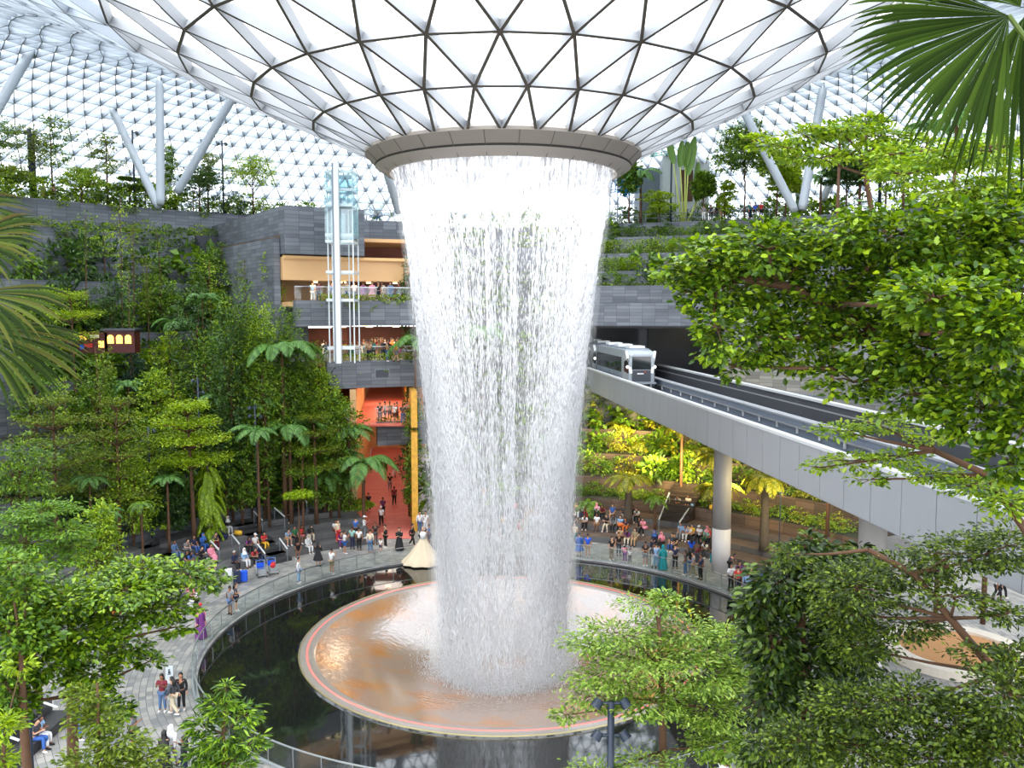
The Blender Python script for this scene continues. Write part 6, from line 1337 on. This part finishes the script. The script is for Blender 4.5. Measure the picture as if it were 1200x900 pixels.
# stairs cut into the benches
def flight(p0, p1, r0, z0, n, dr, dz, m, label):
    t = empty('stairs', pol(r0, (p0+p1)/2, z0)); tag(t, label, 'stairs', None, 'structure'); o = t.location
    for i in range(n):
        mb = MB(); a0, a1 = R(p0), R(p1); r, q = r0+i*dr, r0+(n)*dr; 
        V = [(CX+rr_*math.sin(a)-o.x, TY+rr_*math.cos(a)-o.y, zz-o.z) for zz in (z0+i*dz, z0+(i+1)*dz) for (rr_, a) in ((r, a0), (r, a1), (q, a1), (q, a0))]
        mb.add(V, [(3, 2, 1, 0), (4, 5, 6, 7), (0, 1, 5, 4), (1, 2, 6, 5), (2, 3, 7, 6), (3, 0, 4, 7)]); mb.build('step', m, t)
flight(-46.5, -43, 22.75, 0, 8, .75, .225, M_STEP, 'dark steps between the benches behind the suitcases'); flight(-62, -59, 22.75, 0, 8, .75, .225, M_STEP, 'dark steps left of the lime tree')
flight(-36.5, -33.5, 29.0, 1.8, 9, .4, .2, M_STEP, 'dark steps up to the upper seats'); flight(28, 32.8, 26.2, 1.35, 9, .45, .27, M_WARMSTEP, 'short brown stair between the right planters')
flight(-37, -34.8, 44.0, 20.4, 14, .5, .36, M_STONE, 'grey concrete stair climbing the wall left of the tan fascia')
# corner seat steps, bottom left
p = at_z(50, 868, .45); t = empty('stone_bench', (p.x-1.2, p.y, 0)); tag(t, 'dark stepped stone bench with two handrails at the bottom left', 'bench')
for i in range(3): mb = MB(); mb.box((-i*.8-.2, 0, .22+i*.22), (2.4-i*.1, 5.4, .45+i*.45)); mb.build('step', M_STEP, t)
for y in (-1.6, 1.2): mb = MB(); mb.beam((1.2, y, 1.3), (-1.6, y+.2, 2.2), .07, .07); mb.build('handrail', M_WHITE_RAIL, t)
for q in ((57, 862, 'skyblue', 'white', 'person with long dark hair in light blue top seated on the bottom left bench'), (66, 866, 'darkgrey', 'blue', 'person in blue jeans seated on the bottom left bench')):
    p = at_z(q[0], q[1], .45); person(Vector((t.location.x+.85, p.y, .45)), 'sit_phone', 80, q[2], q[3], q[4], hair='long' if q[2] == 'skyblue' else 'short')
p = at_z(22, 905, .9); person(Vector((t.location.x-.4, t.location.y-2.2, .89)), 'sit', 60, 'black', 'khaki', 'person in black with a pale cap at the bottom left corner', hair='cap', haircol='cream')

# floodlight posts
M_POST = mat('dark_blue_post', srgb(40, 50, 66), .4, .2)
def lamp_post(px, Y, top, label, heads, rad=.07, zb=None, hs=.26):
    p = stand(px, Y, top < 180) if zb is None else Vector((at_y(px, 450, Y).x, Y, zb)); Y = p.y; z = at_y(px, top, Y).z-p.z; t = empty('lamp_post', p); tag(t, label, 'lamp')
    mb = MB(); mb.tube([(0, 0, 0), (0, 0, z)], rad, 12); mb.build('pole', M_POST, t, smooth=True)
    for (dz, s) in heads:
        mb = MB(); mb.tube([(0, 0, z-dz), (s*hs*1.1, 0, z-dz)], rad*.5, 6); mb.build('arm', M_POST, t)
        mb = MB(); c = Vector((s*hs*1.5, 0, z-dz)); d = Vector((s*.45, -.3, -.6)).normalized(); mb.tube([c-d*hs*.5, c-d*hs*.45, c+d*hs*.5], [hs*.35, hs*.5, hs*.6], 14); h = mb.build('lamp_head', M_POST, t, smooth=False)
        mb = MB(); mb.tube([c+d*hs*.5, c+d*hs*.52], [hs*.5, hs*.5], 14); mb.build('lens', M_LIFTG, h)
    return t
lamp_post(720, 23.4, 822, 'dark post with four floodlights standing in front of the tiered tree', [(.05, -1), (.05, 1), (1.0, -1), (1.0, 1)], .1, 0)
lamp_post(13, 23.5, 735, 'thick dark post at the bottom left edge', [(.1, 1)], .1, 0)
lamp_post(48, 80, 151, 'dark double post standing in the left roof garden', [(2.5, 1), (.3, -1)], .2)
lamp_post(51.5, 80, 157, 'second, shorter dark post touching the double post', [(3, -1)], .16)
lamp_post(1023, 62, 116, 'lamp post with two pale heads in the right roof garden', [(.3, -1), (.3, 1)], .16, hs=.5)
lamp_post(298, 64, 475, 'dark lamp post with two pairs of heads among the hillside trees', [(.2, -1), (.2, 1), (.8, -1), (.8, 1)], .09)
lamp_post(232, 66, 442, 'dark lamp post near the middle terrace plants', [(.3, -1), (1.2, 1), (2.2, -1)], .09)
lamp_post(172, 60, 500, 'slim dark lamp post behind the olive trees', [(.3, 1), (1, -1)], .08)
lamp_post(166, 78, 152, 'thin tall post in the left roof garden between inclined columns', [(.3, 1)], .09)
lamp_post(268, 80, 165, 'thin post with a small head right of the dark clipped tree', [(.3, 1), (.3, -1)], .09)
lamp_post(783, 82, 158, 'thin dark pole in front of the grey wall panel', [(.3, 1)], .09)
# small white sign on the plaza
p = at_z(199, 805); t = empty('floor_sign', p, .2); tag(t, 'small white notice stand with a dark symbol behind the three friends', 'sign')
mb = MB(); mb.box((0, 0, .62), (.34, .04, .85)); mb.build('board', M_LIFTW, t); mb = MB(); mb.box((0, 0, .03), (.4, .3, .06)); mb.build('foot', M_LIFTG, t); mb = MB(); mb.box((0, 0, .15), (.05, .03, .2)); mb.build('stem', M_LIFTG, t)
mb = MB(); mb.tube([(0, -.03, .86), (0, -.02, .86)], .04, 10); mb.box((0, -.025, .74), (.1, .01, .13)); mb.box((0, -.025, .64), (.16, .01, .03)); mb.build('symbol', M_TDARK, t)
# hanging banner
p = at_y(712, 529, 80); t = empty('banner', p); tag(t, 'narrow pale banner with a dark figure at its foot hanging above the green bed', 'banner')
mb = MB(); mb.box((0, 0, 1.1), (.72, .06, 2.2)); mb.build('cloth', mat('pale_mauve_cloth', srgb(196, 180, 184), .7), t); mb = MB(); mb.box((0, -.04, .42), (.4, .02, .6)); mb.tube([(0, -.05, .8), (0, -.03, .8)], .13, 10); mb.build('dark_figure', mat('slate_print', srgb(92, 98, 118), .7), t)
mb = MB(); mb.box((0, .1, -3), (.08, .08, 8)); mb.build('mast', M_LIFTG, t)
# vent grille
p = pol(29.98, -20.6, 12.75); t = empty('vent_grille', p, R(20.6)); tag(t, 'dark rectangular vent grille in the middle footbridge front', 'vent')
mb = MB(); mb.box((0, 0, 0), (1.25, .06, .8)); mb.build('frame', M_LIFTG, t); mb = MB(); mb.box((0, -.03, 0), (1.1, .05, .66)); mb.build('grille', M_TDARK, t)
# luggage
def suitcase(px, py, col, label, h=.68, rz=.3):
    p = at_z(px, py); t = empty('suitcase', p, rz); tag(t, label, 'suitcase')
    mb = MB(); w = .22; V = []
    mb.box((0, 0, .06+h/2), (.46, .28, h)); b = mb.build('shell', cloth(col), t); bv = b.modifiers.new('bevel', 'BEVEL'); bv.width = .05; bv.segments = 3
    mb = MB(); mb.tube([(-.12, .1, h+.05), (-.12, .1, h+.36), (.12, .1, h+.36), (.12, .1, h+.05)], .012, 6); mb.build('handle', M_TDARK, t)
    for x in (-.17, .17):
        for y in (-.09, .09): mb = MB(); mb.tube([(x-.02, y, .035), (x+.02, y, .035)], .035, 8); mb.build('wheel', M_TDARK, t)
suitcase(268, 681, 'white', 'white suitcase standing left of the dark navy suitcase', .8); suitcase(278, 684, 'navy', 'large dark navy suitcase between the white and the blue one', .8); suitcase(286, 682, 'brightblue', 'bright blue suitcase right of the navy one', .72, .1)
suitcase(217, 709, 'darkgrey', 'dark grey suitcase beside the pale pink dress', .7); suitcase(836, 660, 'teal', 'teal suitcase by the seated crowd right of the short stair', .6); suitcase(818, 659, 'darkgrey', 'dark suitcase left of the teal one', .62); suitcase(224, 714, 'white', 'white suitcase in front of the pale pink dress', .5)
def bag(px, py, col, label, s=1, z=0.0):
    p = hit(px, py) if z == 0 else at_z(px, py, z); t = empty('bag', p, rnd.uniform(0, 3)); tag(t, label, 'bag')
    mb = MB(); mb.tube([(-.28*s, 0, .16*s), (-.22*s, 0, .18*s), (.22*s, 0, .18*s), (.28*s, 0, .16*s)], [.08*s, .17*s, .17*s, .08*s], 12); mb.build('body', cloth(col), t, smooth=True)
    mb = MB(); mb.tube([(-.12*s, 0, .33*s), (-.08*s, 0, .45*s), (.08*s, 0, .45*s), (.12*s, 0, .33*s)], .015, 6); mb.build('handles', M_TDARK, t)
bag(249, 694, 'blue', 'blue holdall lying on the plaza under the spreading tree tip', 1.4); bag(142, 746, 'black', 'black bag on the paving under the spreading tree', 1.4); bag(262, 632, 'navy', 'navy bag left of the white headscarf', 1.3); bag(279, 628, 'yellow', 'yellow bag right of the white headscarf', 1.1)
bag(728, 618, 'orange', 'orange bag on the right benches', 1); bag(756, 622, 'pink', 'small pink bag at the end of the right bench', .8); bag(836, 602, 'yellow', 'yellow bag beside the planter above the stair', 1.3); bag(812, 600, 'skyblue', 'light blue bag by the stair rail', .8); bag(182, 640, 'black', 'black bag at the left end of the curved bench', 1.2)
def trolley(px, py, label, load):
    p = at_z(px, py); t = empty('luggage_trolley', p, .5); tag(t, label, 'trolley')
    mb = MB(); mb.tube([(-.3, -.3, .2), (-.3, .4, .2), (.3, .4, .2), (.3, -.3, .2), (-.3, -.3, .2)], .025, 6); mb.build('base_frame', M_STEEL, t)
    mb = MB(); mb.tube([(-.28, .4, .2), (-.28, .5, 1.0), (.28, .5, 1.0), (.28, .4, .2)], .025, 6); mb.build('push_frame', M_STEEL, t)
    mb = MB(); mb.box((0, .47, .7), (.5, .03, .34)); mb.build('panel', cloth('brightblue'), t); mb = MB(); mb.tube([(-.3, .52, 1.02), (.3, .52, 1.02)], .035, 8); mb.build('push_bar', cloth('blue'), t)
    for x, y in ((-.28, -.25), (.28, -.25), (-.28, .38), (.28, .38)): mb = MB(); mb.tube([(x-.02, y, .07), (x+.02, y, .07)], .07, 10); mb.build('wheel', M_TDARK, t)
    mb = MB(); mb.box((0, .05, .4), (.46, .5, .35)); mb.build('basket', M_STEEL, t)
trolley(307, 676, 'airport trolley with blue panel, the one without a red bag', 0); trolley(320, 673, 'airport trolley with a red bag on top, beside the other trolley', 1); p = at_z(320, 673); bag(320, 665, 'red', 'red bag lying on the right trolley', 1.0, .6)
# beige ball gown on a stand
p = at_z(496, 659); t = empty('gown_display', p); tag(t, 'huge beige ball gown with white bodice standing on the plaza beside the water', 'gown')
mb = MB(); n = 40; prof = [(1.55, 0), (1.5, .12), (1.1, .5), (.75, .95), (.4, 1.45), (.2, 1.75)]; V = []
for r, z in prof:
    for j in range(n): a = 2*PI*j/n; w = 1+.07*math.cos(10*a)*(r/1.5); V.append((r*w*math.cos(a), r*w*math.sin(a)*.8, z))
mb.add(V, [(i*n+j, i*n+(j+1) % n, (i+1)*n+(j+1) % n, (i+1)*n+j) for i in range(5) for j in range(n)]); mb.build('skirt', cloth('beige'), t, smooth=True)
mb = MB(); mb.tube([(0, 0, 1.7), (0, 0, 1.95), (0, 0, 2.15), (0, 0, 2.25)], [.19, .21, .24, .1], 14); mb.build('bodice', cloth('white'), t, smooth=True)
mb = MB(); mb.tube([(0, 0, 2.2), (0, 0, 2.3), (0, 0, 2.38), (0, 0, 2.52), (0, 0, 2.6)], [.05, .05, .09, .1, .03], 12); mb.build('head', M_SKIN[0], t, smooth=True)
# grey wall panel building on the right terrace, nets
p = stand(794, 104, True); t = empty('pavilion', p); tag(t, 'pale grey flat-fronted pavilion with a brown doorway on the right terrace', 'building')
mb = MB(); mb.box((0, 0, 3.9), (5.4, 6, 8.6)); mb.build('front_block', mat('pale_grey_cladding', srgb(206, 210, 216), .5), t)
for x in (-1.2, 1.2): mb = MB(); mb.box((x, -3.02, 3.7), (.04, .05, 8)); mb.build('joint', M_LIFTG, t)
mb = MB(); mb.box((.1, -3.05, 4.6), (1.4, .06, 3.6)); mb.build('doorway', cloth('brown'), t)
mb = MB(); mb.box((-3.7, 1.5, 3.4), (2.6, 5, 7.0)); sb = mb.build('side_block', mat('slate_cladding', srgb(112, 124, 136), .5, var=.2, scale=2), t)
M_NETB = mat('blue_net', srgb(40, 150, 216), .6); M_NETG = mat('green_net', srgb(90, 200, 170), .6)
def net(px, py, Y, w, h, m, label, seed):
    rr = random.Random(seed); p = at_y(px, py, Y); q = stand(px, Y, True); p = at_y(px, py, q.y); t = empty('climbing_net', q); tag(t, label, 'net'); c = p-q
    mb = MB(); k = 9
    P = [[c+Vector((w*(i/k-.5), .6*math.sin(i*1.7+j), h*(j/k-.5)+.25*math.sin(i*.9))) for j in range(k+1)] for i in range(k+1)]
    for i in range(k+1): mb.tube(P[i], .05, 4)
    for j in range(k+1): mb.tube([P[i][j] for i in range(k+1)], .05, 4)
    mb.build('mesh', m, t)
    for x in (-w/2, w/2): mb = MB(); mb.tube([(x, 0, 0), (x, 0, c.z+h/2)], .08, 6); mb.build('post', M_LIFTG, t)
net(731, 214, 92, 3.6, 2.6, M_NETB, 'bright blue climbing net right of the ring', 1); net(752, 168, 95, 6.0, 2.8, M_NETG, 'pale green net above the slate block', 2); net(440, 249, 84, 1.7, 1.4, M_NETB, 'small blue play structure right of the lift', 3)
# dark curved roof in the right roof garden
p = stand(1130, 66, True); t = empty('garden_shelter', p); tag(t, 'dark shelter with a pale curved roof in the right roof garden', 'shelter'); z = at_y(1130, 222, p.y).z-p.z
mb = MB(); k = 14; V = []
for i in range(k+1):
    f = i/k; x = -4.2+8.4*f; zz = z-.6+1.1*math.sin(f*PI*.62)
    V += [(x, -2, zz), (x, 3, zz+.4), (x, 3, zz+.2), (x, -2, zz-.2)]
mb.add(V, [(4*i+a, 4*i+4+a, 4*i+4+(a+1) % 4, 4*i+(a+1) % 4) for i in range(k) for a in range(4)]+[(0, 1, 2, 3), (4*k+3, 4*k+2, 4*k+1, 4*k)]); mb.build('curved_roof', mat('pale_roof_sheet', srgb(190, 192, 196), .5), t)
mb = MB(); mb.box((.6, .6, (z-.8)/2), (6.6, 3.6, z-.8)); mb.build('dark_wall', M_TDARK, t)
# lantern-lit stalls on the hillside
M_LAN = mat('lantern_glow', srgb(255, 190, 60), .5, emit=(1, .55, .12), estr=3.0); M_REDW = mat('red_lacquer', srgb(70, 20, 16), .5)
p = at_y(140, 412, 66); t = empty('lantern_stall', p); tag(t, 'red stall front with three glowing arched windows on the left hillside', 'stall')
mb = MB(); mb.box((0, .6, .75), (2.3, 1.0, 1.7)); mb.build('front', M_REDW, t); mb = MB(); mb.box((0, .6, 1.7), (2.6, 1.4, .16)); mb.build('roof_slab', M_TDARK, t)
for x in (-.68, 0, .68): mb = MB(); mb.tube([(x, .07, 1.05), (x, .02, 1.05)], .24, 16); mb.box((x, .05, .83), (.46, .06, .42)); mb.build('arched_window', M_LAN, t)
p = at_y(108, 414, 66); t = empty('sign_stall', p); tag(t, 'red and yellow stall left of the three glowing windows', 'stall')
mb = MB(); mb.box((0, .6, .8), (2.3, 1, 1.6)); mb.build('front', M_REDW, t)
for i, (x, z, w, h, c) in enumerate([(-.7, 1.2, .5, .3, 'yellow'), (.2, 1.3, .7, .25, 'cream'), (.7, .7, .4, .5, 'orange'), (-.3, .6, .6, .3, 'red'), (-.8, .5, .3, .4, 'brightblue')]):
    mb = MB(); mb.box((x, .06, z), (w, .06, h)); mb.build('panel', M_LAN if i in (0, 2) else cloth(c), t)
# round seat planter at the far right
p = at_z(1120, 768); t = empty('round_planter', p); tag(t, 'large round stone planter seat with a brown bed on the far right plaza', 'planter')
mb = MB(); mb.lathe([(3.6, 0), (3.6, .45), (2.8, .45), (2.8, .3)], 64); mb.build('ring_seat', mat('pale_terrazzo', srgb(206, 196, 182), .5, var=.05, scale=5), t); mb = MB(); mb.lathe([(2.8, .3), (.01, .36)], 48); mb.build('bed', mat('brown_bed', srgb(176, 128, 82), .8, var=.2), t)

# ---- lamps of the walkways and of the warm-lit garden
def lamp(name, loc, energy, col, size=1.5, typ='AREA', rot=None, label=None, fixture=True):
    l = bpy.data.lights.new(name, typ); l.energy = energy; l.color = col
    if typ == 'AREA': l.size = size
    else: l.shadow_soft_size = size
    if typ == 'SPOT': l.spot_size = R(100); l.spot_blend = .8
    o = bpy.data.objects.new(name+'_light', l); COL.objects.link(o); o.location = loc
    if rot: o.rotation_euler = rot
    return o
WARM = (1, .76, .48)
M_DL = mat('warm_downlight_disc', (1, .8, .5), .5, emit=(1, .7, .35), estr=5)
def attach(l, o): l.parent = o; l.location = Vector(l.location)-Vector(o.location)
k = 0
for (z, ceil, spots, e, where) in ((18.9, 20.55, [(33.6, -29), (33.6, -25), (33.6, -21), (33.6, -17)], 150, 'above the upper walkway'), (13.9, 16.7, [(34, -25), (34, -21), (34, -17), (39, -16), (39, -20), (44, -17)], 200, 'above the middle walkway'), (8.6, 11.5, [(33, -18), (38, -16.5), (45, -16)], 200, 'above the lowest walkway')):
    for (r, a) in spots:
        p = pol(r, a, ceil); l = lamp('walkway_downlight', p-Vector((0, 0, .14)), e, WARM, 2.4)
        mb = MB(); mb.tube([(0, 0, -.1), (0, 0, 0)], .3, 16); o = mb.build('downlight', M_DL, loc=p); tag(o, 'round warm ceiling light '+where, 'light', 'ceiling lights '+where); attach(l, o)
for i in range(6):
    f = .2+.14*i; p = (PA+(PD-PA)*f+PB+(PC-PB)*f)/2; p.z = 8.05
    l = lamp('passage_downlight', p-Vector((0, 0, .14)), 90, (1, .88, .76), 3.0); mb = MB(); mb.tube([(0, 0, -.1), (0, 0, 0)], .3, 16); o = tag(mb.build('downlight', M_DL, loc=p), 'round warm ceiling light inside the red passage', 'light', 'ceiling lights of the red passage'); attach(l, o)
for i, (px, py, Y, e) in enumerate([(755, 545, 73, 1700), (800, 545, 70, 1700), (850, 560, 63, 1500), (915, 570, 57, 1000), (730, 530, 78, 1100), (690, 520, 76, 400)]):
    p = at_y(px, py, Y); p = Vector((p.x, p.y, max(p.z, ground(p.x, p.y)+2.2))); l = lamp('garden_flood', p+Vector((0, -2.2, .4)), e*.55, (1, .78, .32), 1.6, rot=Vector((.15, 1, -.1)).to_track_quat('-Z', 'Y').to_euler())
    g_ = ground(p.x, p.y); t = empty('garden_lamp', (p.x, p.y, g_)); tag(t, 'slim garden lamp among the warm-lit plants', 'lamp', 'slim garden lamps among the warm-lit plants'); attach(l, t)
    mb = MB(); mb.tube([(0, 0, 0), (0, 0, p.z-g_-.45)], .04, 8); mb.build('pole', M_POST, t); mb = MB(); mb.tube([(0, 0, p.z-g_-.45), (0, 0, p.z-g_-.4)], [.2, .06], 14); mb.build('lamp_dish', M_POST, t)

# added ring of lamps with invented fixtures, brightens the falling water from above
for i in range(10):
    a = 2*PI*i/10; l = lamp('added_fall_lamp', (CX+4.6*math.sin(a), CY+4.6*math.cos(a), 26.3), 560, (1, 1, 1), .9)
    mb = MB(); mb.tube([(0, 0, 0), (0, 0, .18)], [.35, .3], 16); o = mb.build('added_fall_fixture', M_LIFTW, loc=(CX+4.6*math.sin(a), CY+4.6*math.cos(a), 26.35)); tag(o, 'added round white fixture inside the oculus ring, brightening the falling water', 'light', 'added fixtures inside the oculus ring'); attach(l, o)
# ================================================================ LIGHT, SKY, CAMERA
w = bpy.data.worlds.new('overcast'); S.world = w; w.use_nodes = True
nt = w.node_tree; bg = nt.nodes['Background']; bg.inputs[0].default_value = (0.965, 0.98, 1.0, 1); bg.inputs[1].default_value = 4.0
sun = bpy.data.lights.new('sun', 'SUN'); sun.energy = 3.4; sun.angle = R(35); sun.color = (1.0, 0.96, 0.88)
so = bpy.data.objects.new('sun', sun); COL.objects.link(so)
so.rotation_euler = Vector((0.35, 0.45, -1.0)).to_track_quat('-Z', 'Y').to_euler()
cam = bpy.data.cameras.new('camera'); cam.sensor_width = 36; cam.lens = 30.0; cam.clip_start = 0.1; cam.clip_end = 600
co = bpy.data.objects.new('camera', cam); COL.objects.link(co); co.location = EYE
co.rotation_euler = (PI/2-PITCH, 0, 0); S.camera = co
S.view_settings.view_transform = 'Standard'; S.view_settings.look = 'None'; S.view_settings.gamma = 1; S.view_settings.use_curve_mapping = False
S.view_settings.exposure = 0.0
cy = S.cycles
cy.max_bounces = 8; cy.diffuse_bounces = 3; cy.glossy_bounces = 3; cy.transmission_bounces = 3; cy.transparent_max_bounces = 24
cy.volume_bounces = 3; cy.caustics_reflective = False; cy.caustics_refractive = False; cy.use_denoising = True; cy.sample_clamp_indirect = 6
